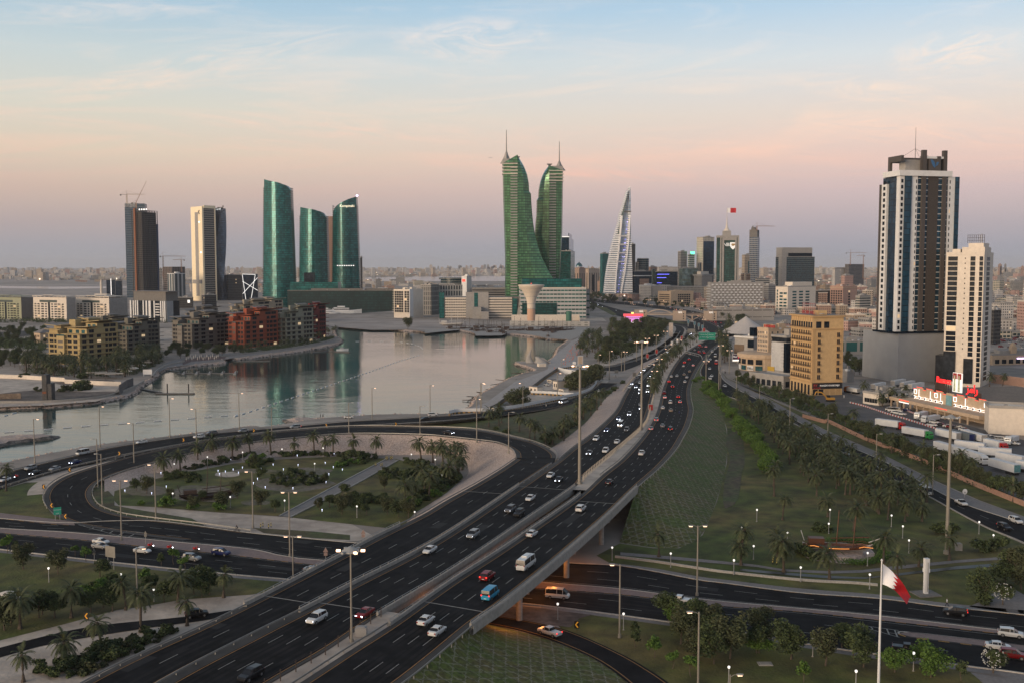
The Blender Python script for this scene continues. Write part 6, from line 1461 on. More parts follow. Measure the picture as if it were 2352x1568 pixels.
for i,(px_,py_,w_) in enumerate(((222,866,13),(243,868,13),(262,869,11),(290,858,12),(70,846,14),(120,842,12),(306,850,10),(330,838,10))):canopy('cream shade canopy among palms on the left promenade',px_,py_,w_,6,3.2)
um=MB();um.cyl((0,0),.05,.05,0,2.6,5);um.lt([(2.0,2.3),(1.0,2.75),(.05,3.1)],8);umm=um.mesh('beach_umbrella',M_offw)
uc=MB();uc.cyl((0,0),.05,.05,0,2.4,5);uc.lt([(.28,.9),(.22,1.6),(.06,2.6)],6);ucm=uc.mesh('closed_umbrella',M_offw)
for i in range(14):place(umm,'sun_umbrella','open cream sun umbrella on the left promenade','umbrella',G(285+i*5.2,862-i*2.3+(i%3)*2.4),i*.4,'sun umbrellas on the promenade',1.3)
for i in range(18):place(ucm,'sun_umbrella','closed white sun umbrella on the small waterside terrace','umbrella',G(428+i*4.3,829-(i%3)*2.6-i*.1),i*.3,'sun umbrellas on the promenade',1.4)
psheet('terrace_paving',[(420,838),(440,830),(480,827),(515,824),(520,819),(460,819),(418,828)],mat('dark_red_paving',(.09,.055,.05),.9,var=.2,scale=.5),4)
pt_=G(107.5,918.5);rt=thg('steel_tower','dark steel clad tower standing in the pale construction sand','tower',pt_);ht_=z_at(pt_,859);wq=5.4*pt_.y/2352
MB().box(-wq,wq,-2.5,2.5,0,ht_).bd('steel_shaft',mat('dark_steel_plate',(.045,.045,.048),.6,.3,var=.4,scale=.4),rt);MB().box(wq+.01,wq+2.4,-2.2,2.2,0,ht_*.66).bd('side_shaft',mat('dark_steel_plate',(.045,.045,.048)),rt);MB().box(-wq*.9,wq*.8,-2.6,-2.51,ht_*.28,ht_*.36).bd('rust_patch',mat('rust_patch',(.16,.05,.02),.9,var=.4,scale=1),rt)
o=MB();o.box(-3,3,-.1,.1,1.2,4.4);o.box(-2.6,-2.4,-.1,.1,0,1.2);o.box(2.4,2.6,-.1,.1,0,1.2);tag(o.bd('sign_board',M_white,loc=G(339,863)),'white sign board by the curved sea wall','sign board')
wallrun('dark steel hoarding by the curved sea wall',[(274,906),(292,893),(306,888)],5.5,mat('steel_hoarding',(.08,.08,.085),.6,.2,var=.3,scale=.4))
wallrun('cream wall between palms and construction sand',[(0,868),(60,870),(148,876),(150,880),(230,884),(278,886)],2.6,M_offw)
wallrun('rusty site fence along the left sea wall',[(0,916),(40,915),(48,915)],3.0,mat('rusty_sheet',(.16,.12,.09),.8,var=.4,scale=.5))
sw=dense([G(p[0],p[1],0) for p in zA(-400,1150,0,1145,400,1140,800,1112,1000,1078,1180,1015,1290,955)],120)
b=MB();o_=sw[60];a_=offset([p-o_ for p in sw],.3);c_=offset([p-o_ for p in sw],-.3);b.strip(lift(a_,0),lift(a_,1.2));b.strip(lift(a_,1.2),lift(c_,1.2));b.strip(lift(c_,1.2),lift(c_,0));tag(b.bd('sea_wall',M_conc,loc=o_),'pale concrete sea wall curving round the construction sand','sea wall')
sw=dense([G(p[0],p[1],0) for p in [(350,866),(356,856),(367,847),(386,839),(424,831)]],60);sw2=dense([G(p[0],p[1],0) for p in zN(820,1252,1200,1215,1500,1180,1800,1135,2000,1095,2130,1060,2215,1028)],100)
for sx,lb in ((sw,'white topped sea wall curving beside the small terrace'),(sw2,'white topped sea wall below the orange and cream blocks')):
 b=MB();o_=sx[len(sx)//2];Q=[p-o_ for p in sx];a_=offset(Q,.4);c_=offset(Q,-.4);b.strip(lift(a_,0),lift(a_,1.1));b.strip(lift(a_,1.1),lift(c_,1.1));b.strip(lift(c_,1.1),lift(c_,0));tag(b.bd('sea_wall',M_conc,loc=o_),lb,'sea wall')
def jetty(label,pts,piles,w=2.2,posts=()):
 P=[G(p[0],p[1],WZ+.6) for p in pts];o=P[0];r_=thg('floating_jetty',label,'jetty',o);b=MB()
 for a_,c_ in zip(P,P[1:]):
  d=(c_-a_).to_2d();m_=(a_+c_)/2-o;b.obox(m_,d,d.length/2,w/2,-.5,.05)
 b.bd('pontoon',M_concd,r_)
 for p in piles:q_=G(p[0],p[1],WZ+.6)-o;MB().cyl((q_.x,q_.y),.35,.35,-2,p[2],8).bd('mooring_pile',M_black,r_)
 return r_
jetty('dark jetty with two tall piles near the yellow block',zA(1395,1055,1740,1055),[(*zA(1500,1055)[0],5.5),(*zA(1690,1055)[0],5.5)]);
r_=jetty('long jetty with short fingers below the small terrace',zA(1590,878,2120,875),[(*zA(1660+i*115,876)[0],2.5) for i in range(5)],2.0);
for i in range(5):
 a_=G(*zA(1640+i*115,885)[0],WZ+.6);c_=G(*zA(1660+i*115,858)[0],WZ+.6);o_=r_.location;m_=(a_+c_)/2-V3(o_);MB().obox(m_,(c_-a_).to_2d(),(c_-a_).length/2,.9,-.5,.02).bd('jetty_finger',M_conc,r_)
jetty('gangway from the curved sea wall down to the dark jetty',zA(1240,1010,1440,1045),[],1.6);jetty('gangway down to the long jetty',zA(1440,838,1620,862),[],1.6)
jetty('jetty with a white motor boat below the maroon block',zN(1900,1200,2100,1185,2350,1195),[(*zN(1905,1200)[0],4),(*zN(2150,1190)[0],3)]);jetty('thin jetty below the stone grey block',zN(1060,1305,1415,1298),[(*zN(1412,1298)[0],5)])
def boom(P,gap,ln,lab):
 D=dense([G(p[0],p[1],WZ) for p in P],900);L_=plen(D);s_=0;k=0
 bm=MB();bm.tube([(-ln/2,0,.1),(ln/2,0,.1)],.28,6);me=bm.mesh('floating_boom',M_white);i=0
 while s_<L_[-1]-ln:
  while L_[i]<s_:i+=1
  d=(D[min(i+3,899)]-D[i]).to_2d();place(me,'floating_boom',lab,'floating boom',(D[i].x,D[i].y,WZ),math.atan2(d.y,d.x),'white floating booms on the lagoon');s_+=gap
boom(zA(-100,1412,0,1410,300,1390,600,1366,900,1343,1200,1322,1500,1300,1800,1276,2100,1250,2240,1222)+zS(200,880,480,780,700,712,725,700),8.0,3.8,'white floating boom in the long line across the lagoon')
boom(zA(-120,1300,0,1272,120,1238,230,1215),8.0,3.8,'white floating boom in the short line near the left sea wall')
boom(zS(760,640,720,610,600,580,450,567,250,563,0,565),12,3.8,'small white float in the curved line before the north shore')
# the low city that fills the distance
rc=random.Random(42)
def infoot(x,y):
 for P in FOOT:
  if pip(x,y,P): return True
 return False
EXC=[[(1300,760),(1300,700),(1330,672),(1400,684),(1500,692),(1600,706),(1700,735),(1705,770),(1690,800),(1640,800),(1500,760)],[(1655,742),(1800,735),(1900,735),(1975,760),(1990,880),(1700,880),(1660,800)],[(1960,780),(2270,800),(2352,815),(2800,1000),(2000,900)]]
EXW=[[G(p[0],p[1]).to_2d() for p in P] for P in EXC]
def blocked(x,y):
 if infoot(x,y): return True
 for P in EXW:
  if pip(x,y,P): return True
 return False
PAL=[F_beige,F_white,F_rose,F_cream,F_pink,F_grey,Fc('tan_facade',(.36,.28,.21),(.04,.035,.03),3.3,3.2,.42,.42,.012),Fc('chalk_facade',(.46,.44,.42),(.05,.05,.055),3.2,3.6,.42,.5,.012)]
KIND=['beige','white','rose','cream','brown pink','grey','tan','chalk white']
cands=[]
D0=1000.0
y=D0
while y<16000:
 cell=24 if y<2500 else 30 if y<5000 else 52
 xa=(1290-CX)/FL*y;xb=(2480-CX)/FL*y
 if y>2400:xa=(1310-CX)/FL*y
 x=xa
 while x<xb:
  px_=CX+FL*x/y
  keep=.80 if y<5000 else .6
  if rc.random()<keep and not (y<1500 and px_<1960):
   cands.append((x+rc.uniform(-5,5),y+rc.uniform(-5,5),cell))
  x+=cell*rc.uniform(1.0,1.35)
 y+=cell*rc.uniform(1.05,1.4)
y=5200
while y<15000:
 cell=60
 xa=(-60-CX)/FL*y;xb=(1330-CX)/FL*y;x=xa
 while x<xb:
  if rc.random()<(.5 if y<7400 else .7):cands.append((x+rc.uniform(-14,14),y+rc.uniform(-20,20),cell*.6))
  x+=cell*rc.uniform(.9,1.5)
 y+=cell*rc.uniform(1.0,1.6)
y=2700
while y<5000:
 cell=60;x=(190-CX)/FL*y
 while x<(1000-CX)/FL*y:
  if rc.random()<.30 and (CX+FL*x/y>360 or y>4600):cands.append((x+rc.uniform(-14,14),y+rc.uniform(-20,20),42))
  x+=cell*rc.uniform(.9,1.5)
 y+=cell*rc.uniform(1.2,2.0)
sea_band=[G(p[0],p[1]).to_2d() for p in [(560,649),(700,646),(1160,646),(1420,640),(1420,634),(1100,634),(620,639)]]
flat_band=[G(p[0],p[1]).to_2d() for p in [(-700,684),(240,684),(330,668),(300,655),(130,650),(-20,650),(-700,650)]]
def sz(c):
 w,d=rc.uniform(.45,.85)*c,rc.uniform(.45,.85)*c;h=rc.choice((4,7,7,8,10,11,14)) if rc.random()<.93 else rc.uniform(18,38); return w,d,h
near_list,far_list=[],[]
for (x,y,c) in sorted(cands,key= lambda q_:q_[1]):
 if blocked(x,y):continue
 if pip(x,y,sea_band) or pip(x,y,flat_band):continue
 (near_list if len(near_list)<290 else far_list).append((x,y,c))
protos={}
WH=['near the tall blue tower','behind the store','beyond the car parks','in the low quarter']
for k,(x,y,c) in enumerate(near_list):
 w,d,h=sz(c);ci=rc.randrange(len(PAL));nf=int(h/3.3)
 b=MB();b.box(-w/2,w/2,-d/2,d/2,0,h);
 o=thg('town_house','%s flat roofed %s in the dense low quarter'%(KIND[ci],'apartment block' if h>12 else 'house'),'house',(x,y,0),R(12+rc.choice((0,0,0,8,-10))),'flat roofed houses of the low quarter')
 b.bd('wall',PAL[ci],o);b=MB()
 for q_ in ((-w/2-.1,w/2+.1,-d/2-.1,-d/2+.15),(-w/2-.1,w/2+.1,d/2-.15,d/2+.1),(-w/2-.1,-w/2+.15,-d/2+.15,d/2-.15),(w/2-.15,w/2+.1,-d/2+.15,d/2-.15)):b.box(*q_,h-.2,h+.9)
 for _ in range(rc.randrange(1,4)):sx=rc.uniform(-w/2+2,w/2-3);sy=rc.uniform(-d/2+2,d/2-3);ww=rc.uniform(1,3.5);b.box(sx,sx+ww,sy,sy+ww,h,h+rc.uniform(.8,2.8))
 b.bd('roof',M_greyp if ci%2 else M_offw,o)
bs=[MB() for _ in PAL]
for k,(x,y,c) in enumerate(far_list):
 w,d,h=sz(c);
 if y>5200:h*=1.7
 a_=rc.uniform(0,.5);ci=rc.randrange(len(PAL)) if y<5200 or rc.random()<.35 else rc.choice((1,7,0));ux=(math.cos(a_),math.sin(a_))
 if y<5200:bs[ci].obox((x,y),ux,w/2,d/2,0,h);
 else:bs[ci].obox((x,y),ux,w/2*1.3,d/2*1.3,0,h)
 if y<4500 and rc.random()<.6:bs[ci].obox((x+rc.uniform(-3,3),y+rc.uniform(-3,3)),ux,2,2,h,h+3)
for ci,b in enumerate(bs):
 if b.v:stuff(b.bd('far_town_%s'%KIND[ci].replace(' ','_'),PAL[ci]),'distant %s houses of the town reaching the horizon'%KIND[ci],'town')
b=MB()
for (x,y,c) in far_list:
 if rc.random()<.045:s_=y*.00045+.3;b.box(x-s_,x+s_,y-s_-c*.5,y+s_-c*.5,5,5+2*s_)
stuff(b.bd('town_lights',E('town_light',(1,.8,.6),2.2)),'scattered lit lamps and windows of the distant town','lights')
k=0
for (x0,x1,ylo,yhi,yb_,n_) in ((985,1160,608,616,624,26),(1110,1160,607,614,624,8),(590,605,612,618,626,3),(1320,1380,612,620,640,4),(1915,1990,612,620,640,5),(1500,1900,612,620,636,12),(2290,2352,606,618,640,5),(440,600,612,619,628,8)):
 for i in range(n_):
  px_=rc.uniform(x0,x1);w_=rc.uniform(3,7);yt_=rc.uniform(ylo,yhi);C=G(px_,yb_);wd=w_*C.y/2352;h=z_at(C,yt_)
  b=MB();b.box(-wd/2,wd/2,0,wd*.7,0,h);b.box(-wd*.2,wd*.2,wd*.1,wd*.5,h,h+5);tag(b.bd('far_block',rc.choice(PAL),loc=C),'hazy high block on the far skyline','building','hazy high blocks on the far skyline')
t=sm('white_apartments','white apartment block left of the far building site',1912,1918,1947,668,617,60,F_white);t=sm('unfinished_block','grey unfinished block with two cranes on the right',1941,1950,1985,668,607,50,Fc('site_frame',(.15,.14,.14),(.04,.04,.04),4,5,.6,.8),roof=False)
crane('left crane above the grey unfinished block',1953,610,668,581,1991,1944);crane('right crane above the grey unfinished block',1982,640,668,587.5,1967,1986)
sm('pink_apartments','pink apartment block below the far building site',1932,1940,1960,700,633,60,F_rose);sm('striped_office','grey striped office below the far building site',1965,1975,2000,730,680,60,F_band)
sm('dark_office','dark brown office beyond the white tower',2278,2283,2300,790,712,60,F_dark);sm('grey_building','dark grey building between cream bank and pink hotel',1873,1878,1907,712,668,70,F_dark)
sm('brown_hotel','brown long block right behind the bank tower',1702,1706,1735,690,629,75,Fc('brown_bands',(.20,.15,.12),(.05,.04,.04),3.6,60,.4,1));sm('teal_office','teal glass office right of the brown long block',1735,1738,1768,700,640,70,F_band)
sm('blue_side_block','grey block with blue glass side behind the chequered hotel',1754,1766,1782,705,655,60,F_grey)
sm('villa_block','pink villas with arched windows left of the ochre hotel',1790,1800,1818,770,743,62,F_rose);sm('villa_block','tan villas with arched windows right of the ochre hotel',1938,1948,1982,760,738,60,F_rose)
sm('green_glazed_hall','low grey hall with teal glazing behind the ochre hotel',1938,1941,1985,815,785,80,Fc('hall_glazing',(.26,.25,.24),(.02,.09,.09),14,12,.6,.8));sm('pale_annex','small pale concrete annex behind the ochre hotel',1934,1946,1962,878,855,55,M_greyp)
# plants
M_leafp=mat('palm_frond',(.040,.056,.018),.8,var=.5,scale=.5,col2=(.058,.064,.026));M_trunk=mat('palm_trunk',(.075,.058,.043),.95,var=.35,scale=1.5)
M_leafd=mat('dark_foliage',(.034,.052,.017),.85,var=.5,scale=.35,col2=(.055,.075,.024));M_leafb=mat('bright_foliage',(.075,.14,.016),.8,var=.4,scale=.35,col2=(.05,.10,.014))
M_leafo=mat('olive_foliage',(.058,.064,.027),.85,var=.5,scale=.35,col2=(.038,.05,.02));M_bark=mat('bark',(.085,.065,.048),.95,var=.3,scale=2)
def palm_proto(seed,h=7.0,nf=26,L=3.3):
 r=random.Random(seed);b=MB();lean=(r.uniform(-.8,.8),r.uniform(-.6,.6))
 pts=[(lean[0]*t*t,lean[1]*t*t,h*t) for t in (0,.25,.5,.75,1)];b.tube(pts,.30,7,r1=.2);b.lt([(.55,-.1),(.4,.5),(.3,1)],7);b.lt([(.25,h-.9),(.42,h-.3),(.3,h+.2)],7,c=lean);tr=b.mesh('trunk',M_trunk)
 b=MB();top=V3((lean[0],lean[1],h))
 for k in range(nf):
  a=k*2.4+r.uniform(-.2,.2);el=R(75-105*(k/nf)**.9+r.uniform(-8,8));l=L*r.uniform(.8,1.1);p=top.copy();d=V3((math.cos(a)*math.cos(el),math.sin(a)*math.cos(el),math.sin(el)));P=[p.copy()];ns=7
  for s_ in range(ns):d=(d+V3((0,0,-.16-.05*s_*.6))).normalized();p=p+d*(l/ns);P.append(p.copy())
  side=V3((-math.sin(a),math.cos(a),0))
  for s_ in range(1,len(P)-1):
   dd=(P[s_+1]-P[s_]);w=.62*math.sin(math.pi*(s_+.6)/(ns+1.2))*r.uniform(.8,1.15)
   for sg in (-1,1):
    for q_ in (0,.5):
     o=P[s_]+dd*q_;tip=o+side*sg*w+dd*1.0+V3((0,0,-.25*w-.05));b.poly([o,o+dd*.62,tip])
   b.poly([P[s_]+side*.04,P[s_]-side*.04,P[s_+1]-side*.03,P[s_+1]+side*.03])
 return [('trunk',tr),('crown',b.mesh('crown',M_leafp))]
PALM=[palm_proto(s_,h,n,l) for s_,h,n,l in ((1,6.0,34,3.9),(2,7.2,30,3.5),(3,4.6,36,3.8),(4,8.2,26,3.3),(5,5.4,22,3.0),(6,6.6,32,4.1))]
PALMS=[palm_proto(9,1.6,24,3.0)]
def leafcloud(b,r,c,rx,rz,n,s,clumps=9):
 cl=[]
 for _ in range(clumps):
  v=V3((r.gauss(0,1),r.gauss(0,1),r.gauss(0,1))).normalized()*r.uniform(.35,.85);cl.append((V3((v.x*rx,v.y*rx,v.z*rz)),r.uniform(.34,.56)))
 for i in range(n):
  cc,k=cl[r.randrange(clumps)];v=V3((r.gauss(0,1),r.gauss(0,1),r.gauss(0,1))).normalized()*(r.random()**.4)*k
  p=c+cc+V3((v.x*rx,v.y*rx,v.z*rz));a=V3((r.gauss(0,1),r.gauss(0,1),r.gauss(0,.6))).normalized();u_=a.cross(V3((0,0,1))).normalized() if abs(a.z)<.95 else V3((1,0,0));w_=a.cross(u_);q_=s*r.uniform(.6,1.3)
  b.qd(p-u_*q_-w_*q_*.6,p+u_*q_-w_*q_*.5,p+u_*q_*.8+w_*q_*.7,p-u_*q_*.9+w_*q_*.6)
def tree_proto(seed,h,rx,rz,m,n=900,s=.2,th=.16,clumps=11):
 r=random.Random(seed);zc=h-rz;b=MB();b.tube([(0,0,0),(r.uniform(-.2,.2),r.uniform(-.2,.2),zc*.5),(r.uniform(-.3,.3),0,zc)],th,6,r1=th*.6)
 for k in range(5):a=k*1.26+r.uniform(0,.5);b.tube([(0,0,zc*.55),(math.cos(a)*rx*.35,math.sin(a)*rx*.35,zc*.95),(math.cos(a)*rx*.6,math.sin(a)*rx*.6,zc+rz*.3)],th*.5,4,r1=th*.2)
 tr=b.mesh('trunk',M_bark);b=MB();leafcloud(b,r,V3((0,0,zc)),rx,rz,n,s,clumps)
 return [('trunk',tr),('crown',b.mesh('crown',m))]
TD=[tree_proto(11,5.5,2.6,2.1,M_leafd,2300,.14),tree_proto(12,4.8,2.2,1.8,M_leafd,1900,.13),tree_proto(13,6.5,2.9,2.5,M_leafo,2600,.15,clumps=14),tree_proto(14,5.8,2.3,2.4,M_leafo,2100,.14,clumps=9)]
TB=[tree_proto(21,5.0,2.9,2.2,M_leafb,2500,.15,clumps=14),tree_proto(22,4.6,2.6,2.0,M_leafb,2300,.15,clumps=13)]
TS=[tree_proto(31,3.0,1.1,1.0,M_leafb,420,.14,.07),tree_proto(32,2.7,1.0,.9,M_leafd,400,.14,.07)]
def bush_mesh(seed,m,rx=1.4,rz=.9,n=500):r=random.Random(seed);b=MB();leafcloud(b,r,V3((0,0,rz*.75)),rx,rz,n,.17,7); return b.mesh('bush',m)
BUSH=[bush_mesh(41,M_leafd),bush_mesh(42,M_leafo),bush_mesh(43,M_leafd,1.8,1.3,700)];BUSHB=[bush_mesh(44,M_leafb),bush_mesh(45,M_leafb,1.7,1.2,600)]
rv=random.Random(77)
def pl_(proto,kind,label,cat,pts,group,s0=.75,s1=1.15,z=0.0):
 for p in pts:
  q_=G(p[0],p[1],p[3] if len(p)>3 else z);k=(p[2] if len(p)>2 and p[2] else 1)*rv.uniform(s0,s1)
  pr=proto[rv.randrange(len(proto))];place(pr,kind,label,cat,q_,rv.uniform(0,6.28),group,k)
def zs(zf,*a): return zf(*a)
def scatter(poly,n,mind,zf= lambda p:0,seed=1):
 pass
 W_=[G(p[0],p[1]).to_2d() for p in poly];x0,x1=min(p.x for p in W_),max(p.x for p in W_);y0,y1=min(p.y for p in W_),max(p.y for p in W_);r=random.Random(seed);out_=[];tries=0
 while len(out_)<n and tries<n*60:
  tries+=1;x,y=r.uniform(x0,x1),r.uniform(y0,y1)
  if not pip(x,y,W_):continue
  if any((x-a)**2+(y-c)**2<mind*mind for a,c in out_):continue
  out_.append((x,y))
 return [proj((x,y,0)) for x,y in out_]
P1='date palm in the row at the foot of the pale rubble slope'
pl_(PALM,'date_palm',P1,'palm tree',zX(512,600,672,570,847,500,1003,455,1188,470,1365,430,1570,430,1795,430,1998,415,2185,425)+zY(380,405,685,420,1290,460,1450,500,1585,500)+[(746+0,1045)],'date palms round the loop garden',.95,1.15)
pl_(PALM,'date_palm','date palm in the dense clump at the right end of the loop garden','palm tree',zY(1660,540,1590,640,1700,600,1760,560,1840,600,1780,680,1460,850,1210,960,1340,900,1080,1080,1560,740,1680,760,1800,720,1400,1000),'date palms round the loop garden')
pl_(PALM,'date_palm','date palm in the grove beside the service road','palm tree',[p for p in scatter(zK(420,520,560,560,900,760,1150,900,1420,1050,1700,1190,1660,1300,1400,1280,1250,1190,1050,1110,900,1060,760,930,640,760,520,640,420,570),128,5.2,seed=3)],'date palms of the right grove',.66,1.0)
pl_(PALM,'date_palm','date palm standing apart on the lawn below the grove','palm tree',zK(668,1150,725,1310,1030,1290,1280,1200,1375,1270,1435,1310,1665,1320,1550,1320,955,1150,1180,1140,1505,1200,665,1080),'date palms of the right grove',.8,1.05)
pl_(PALM,'fan_palm','palm on the lawn near the beached wooden dhow','palm tree',zL(125,605,415,540,462,660,822,725,1013,340,1525,620,1355,725,1765,570,1245+0,590)+zJ(967,800,1465,850,1725,890),'palms round the dhow lawn',.95,1.1)
pl_(PALM,'date_palm','date palm between shrubs in the bottom left garden','palm tree',zF(805,1100,1138,1050,1430,1020,1197,1200,900,1240,457,1150,645,1350,410,1450,150,1560,130,1220,40,340),'date palms of the bottom left garden',.82,1.08)
pl_(PALM,'date_palm','date palm beside the inner highway rubble slope','palm tree',zI(500,1090,600,1060,580,1080,740,1130,820,1200,1000,1230,1060,1180,1120,1140,1170,1090,1240,1030,1300,1000,1380,920,1350,960,860,1190,945,1240,1090,1210,1190,1050,1280,960),'date palms left of the highway',.9,1.1)
pl_(PALM,'date_palm','date palm in the highway median','palm tree',zI(1790,880,1800,830,1810,790,1820,760,1840,720,1860,690,1880,660,1900,630,1920,600,1950,570,1980,545,2010,525,2050,500,2080,470,2100,450,2130,430,1830,740,1870,640,1935,585,1995,560,1800,850,1815,805),'date palms in the median',1.15,1.45)
pl_(PALM,'date_palm','date palm along the right verge of the upper highway','palm tree',zV(1480,900,1500,950,1520,1000,1540,1050,1560,1100,1600,1120,1580,1060,1560,980,1540,900,1580,830,1620,750,1640,650,1600,1000,1620,560,1640,500,1600,1150,1560,1180,1530,1130,1500,870,1650,450,1600,700),'date palms right of the upper highway',1.3,1.7)
pl_(PALM,'palm_tree','palm in the promenade grove before the left waterfront blocks','palm tree',[p for p in scatter([(60,840),(130,845),(190,846),(250,838),(330,822),(365,818),(372,832),(345,848),(320,862),(250,868),(180,868),(120,862),(60,856)],74,5.5,seed=5)],'date palms on the left promenade',1.2,1.5)
pl_(PALM,'palm_tree','palm on the shore in front of the orange and cream blocks','palm tree',zN(990,1180,1060,1190,1130,1190,1200,1180,1280,1170,1350,1165,1550,1140,1620,1130,1700,1120,1780,1110,1850,1100,1940,1060,2000,1050,2060,1020,2100,1000,2150,985,2180,960,2080,970,2010,1000),'date palms on the left promenade',.8,1.0)
pl_(TD,'shade_tree','dark tree on the promenade between the grey and orange blocks','tree',scatter([(362,812),(400,800),(520,800),(560,806),(545,816),(480,824),(420,826),(370,826)],22,7,seed=6),'promenade trees',1.0,1.5)
pl_(TD,'shade_tree','dark tree on the left shore behind the construction sand','tree',scatter([(-10,850),(60,850),(70,842),(108,838),(108,820),(60,812),(-10,822)],30,6,seed=7),'trees left of the yellow block',1.0,1.5)
pl_(TD,'shade_tree','tree in the green belt left of the yellow block','tree',scatter([(-10,795),(106,800),(106,762),(60,755),(-10,760)],50,7.5,seed=8),'trees left of the yellow block',1.0,1.4)
pl_(TB,'round_tree','bright green round tree in the row along the embankment foot','tree',zK(225,440,250,470,240,490,275,500,300,530,340,590,325,560,370,620,385,640,440,680,455,700,440,720,480,740,460,770,510,760,520,780,500,800,530,830,560,820,545,850,570,880,600,920,620,940,640,960,585,990,620,1000,650,980),'bright round trees along the embankment foot',1.0,1.35)
pl_(TD,'shade_tree','dark tree in the large wood by the corniche','tree',scatter(zI(1330,590,1400,600,1560,560,1700,490,1830,440,1880,380,1900,340,1880,290,1700,290,1500,290,1460,300,1530,370,1400,450,1350,540),110,8.5,seed=9),'trees of the corniche wood',1.3,1.9)
pl_(PALM,'palm_tree','palm at the shore edge of the corniche wood','palm tree',scatter(zI(1200,540,1330,570,1400,450,1380,380,1260,400,1210,470),30,7,seed=10)+scatter(zI(1430,380,1500,390,1520,300,1460,290),10,6,seed=12),'palms of the corniche wood',1.1,1.4)
pl_([tree_proto(51,9,6.5,4.6,M_leafo,3800,.3,.35,20)],'large_tree','large bushy tree behind the white hoarding on the shore site','tree',[(1190,928)],'large trees on the shore site',1,1)
pl_([tree_proto(52,9,6.5,4.6,M_leafo,3800,.3,.35,20)],'large_tree','large dark tree right of the site cabins','tree',zI(1180,800,1250,780,1310,740,1340,690,1220,740),'large trees on the shore site',1,1.3)
pl_(TD,'garden_tree','tree on the dark lawn right of the slip road','tree',zJ(1025,1190,1100,1330,1180,1230,1250,1350,1300,1300,1560,1385,1590,1300,1775,1420,1300,1450,1400,1420,1180,1440)+zL(520,1350,790,1400,1010,1340,1090,1410,920,1260),'trees on the bottom right lawn',1.0,1.35)
pl_(TB,'garden_tree','light green tree on the dark lawn right of the slip road','tree',zJ(1060,1200,1130,1190,1230,1240)+zL(270,1300,1335,1450,1620,1490,1570,1400),'trees on the bottom right lawn',.9,1.1)
pl_(TS,'young_tree','small young tree with a thin trunk on the dark lawn','tree',zJ(820,1285,825,1350,940,1415,1050,1480,1160,1530)+zL(620,1530,1860,1520),'young trees on the bottom right lawn',1.0,1.5)
pl_(TD,'garden_tree','tree beside the pale memorial pylon lawn','tree',zL(2200,780,2290,760,2350,740,2250,700,2330,800,2050,900),'trees at the right picture edge',1.2,1.7)
M_flower=mat('white_blossom',(.5,.5,.47),.8,var=.1)
for q_,lb in ((zL(2185,920),'white flowering tree on the paved plaza at the right edge'),(zL(2110,1460),'white flowering tree by the near pavement')):
 r_=place(TD[1],'blossom_tree',lb,'tree',G(*q_[0]),0,None,.95);b=MB();rf=random.Random(2)
 for _ in range(110):v=V3((rf.gauss(0,1),rf.gauss(0,1),rf.gauss(0,1))).normalized();s_=.065;p=V3((v.x*2.1,v.y*2.1,3.1+v.z*1.8));b.box(p.x-s_,p.x+s_,p.y-s_,p.y+s_,p.z-s_,p.z+s_)
 o=b.bd('blossom',M_flower,r_);o['kind']='stuff'
pl_(TD,'hedge_tree','dark tree in the belt between the truck yard and the verge','tree',[p for p in zK(420,360,450,400,480,370,500,420,540,400,660,460,700,480,740,500,780,510,820,520,860,540,900,560,940,580,980,600,1020,620,1060,650,1100,660,1150,690,1200,720,1240,740,1280,760,1330,790,1380,800,1430,830,1480,850,1530,860,1580,880,1630,900,1680,930,1720,950,1780,970,1830,1000,1880,1010,1930,1030,1980,1060,2040,1080,2100,1100,2160,1120,2220,1150,2280,1170,2340,1190,760,500,840,560,1300,790,1560,890,1760,980,2140,1130)],'trees of the truck yard belt',1.0,1.4)
pl_(PALM,'date_palm','palm in the tree belt beside the truck yard','palm tree',zK(700,500,1060,640,1210,700,1390,790,1660,930,1910,1030,2010,1070,2280,1190,1460,860),'palms of the truck yard belt',.9,1.1)
pl_(PALM,'date_palm','palm in front of the low cream shop building','palm tree',zO(370,640,480,620,590,650,640,600,150,510,1590,420,1740,430),'palms by the store',.95,1.15)
pl_(BUSH,'shrub','dark shrub under the palms at the rubble slope foot','shrub',[(430+i*11.5+rv.uniform(-3,3),1077-min(i,14)*2.3+rv.uniform(-2,3)) for i in range(36)],'shrubs round the loop garden',.8,1.3)
pl_(BUSH,'shrub','dark shrub in the clump at the right end of the loop garden','shrub',scatter(zY(1050,480,1300,520,1500,600,1850,640,1800,760,1600,880,1350,1040,1150,1180,1000,1100,1300,900,1400,700,1150,560),44,2.6,seed=14),'shrubs round the loop garden',.9,1.5)
pl_(BUSH,'shrub','dark shrub in a round bed of the loop garden','shrub',scatter(zX(1520,700,1600,630,1800,600,2050,640,2100,700,1900,740,1650,740),24,1.9,seed=15)+scatter(zX(480,640,620,600,900,640,880,690,760,690,560,665),12,1.9,seed=16)+scatter(zX(1180,520,1350,480,1600,480,1580,520,1400,550),10,1.9,seed=17)+scatter(zX(2200,500,2350,440,2600,440,2600,520,2350,540),10,1.9,seed=18),'shrubs round the loop garden',.8,1.3)
pl_(BUSH,'shrub','dark shrub in the hedged bed right of the garden path','shrub',scatter(zY(700,680,850,600,1250,620,1260,720,950,740,720,740),13,1.9,seed=19)+scatter(zY(280,980,420,930,800,960,820,1040,560,1080,300,1050),14,1.9,seed=20),'shrubs round the loop garden',.8,1.3)
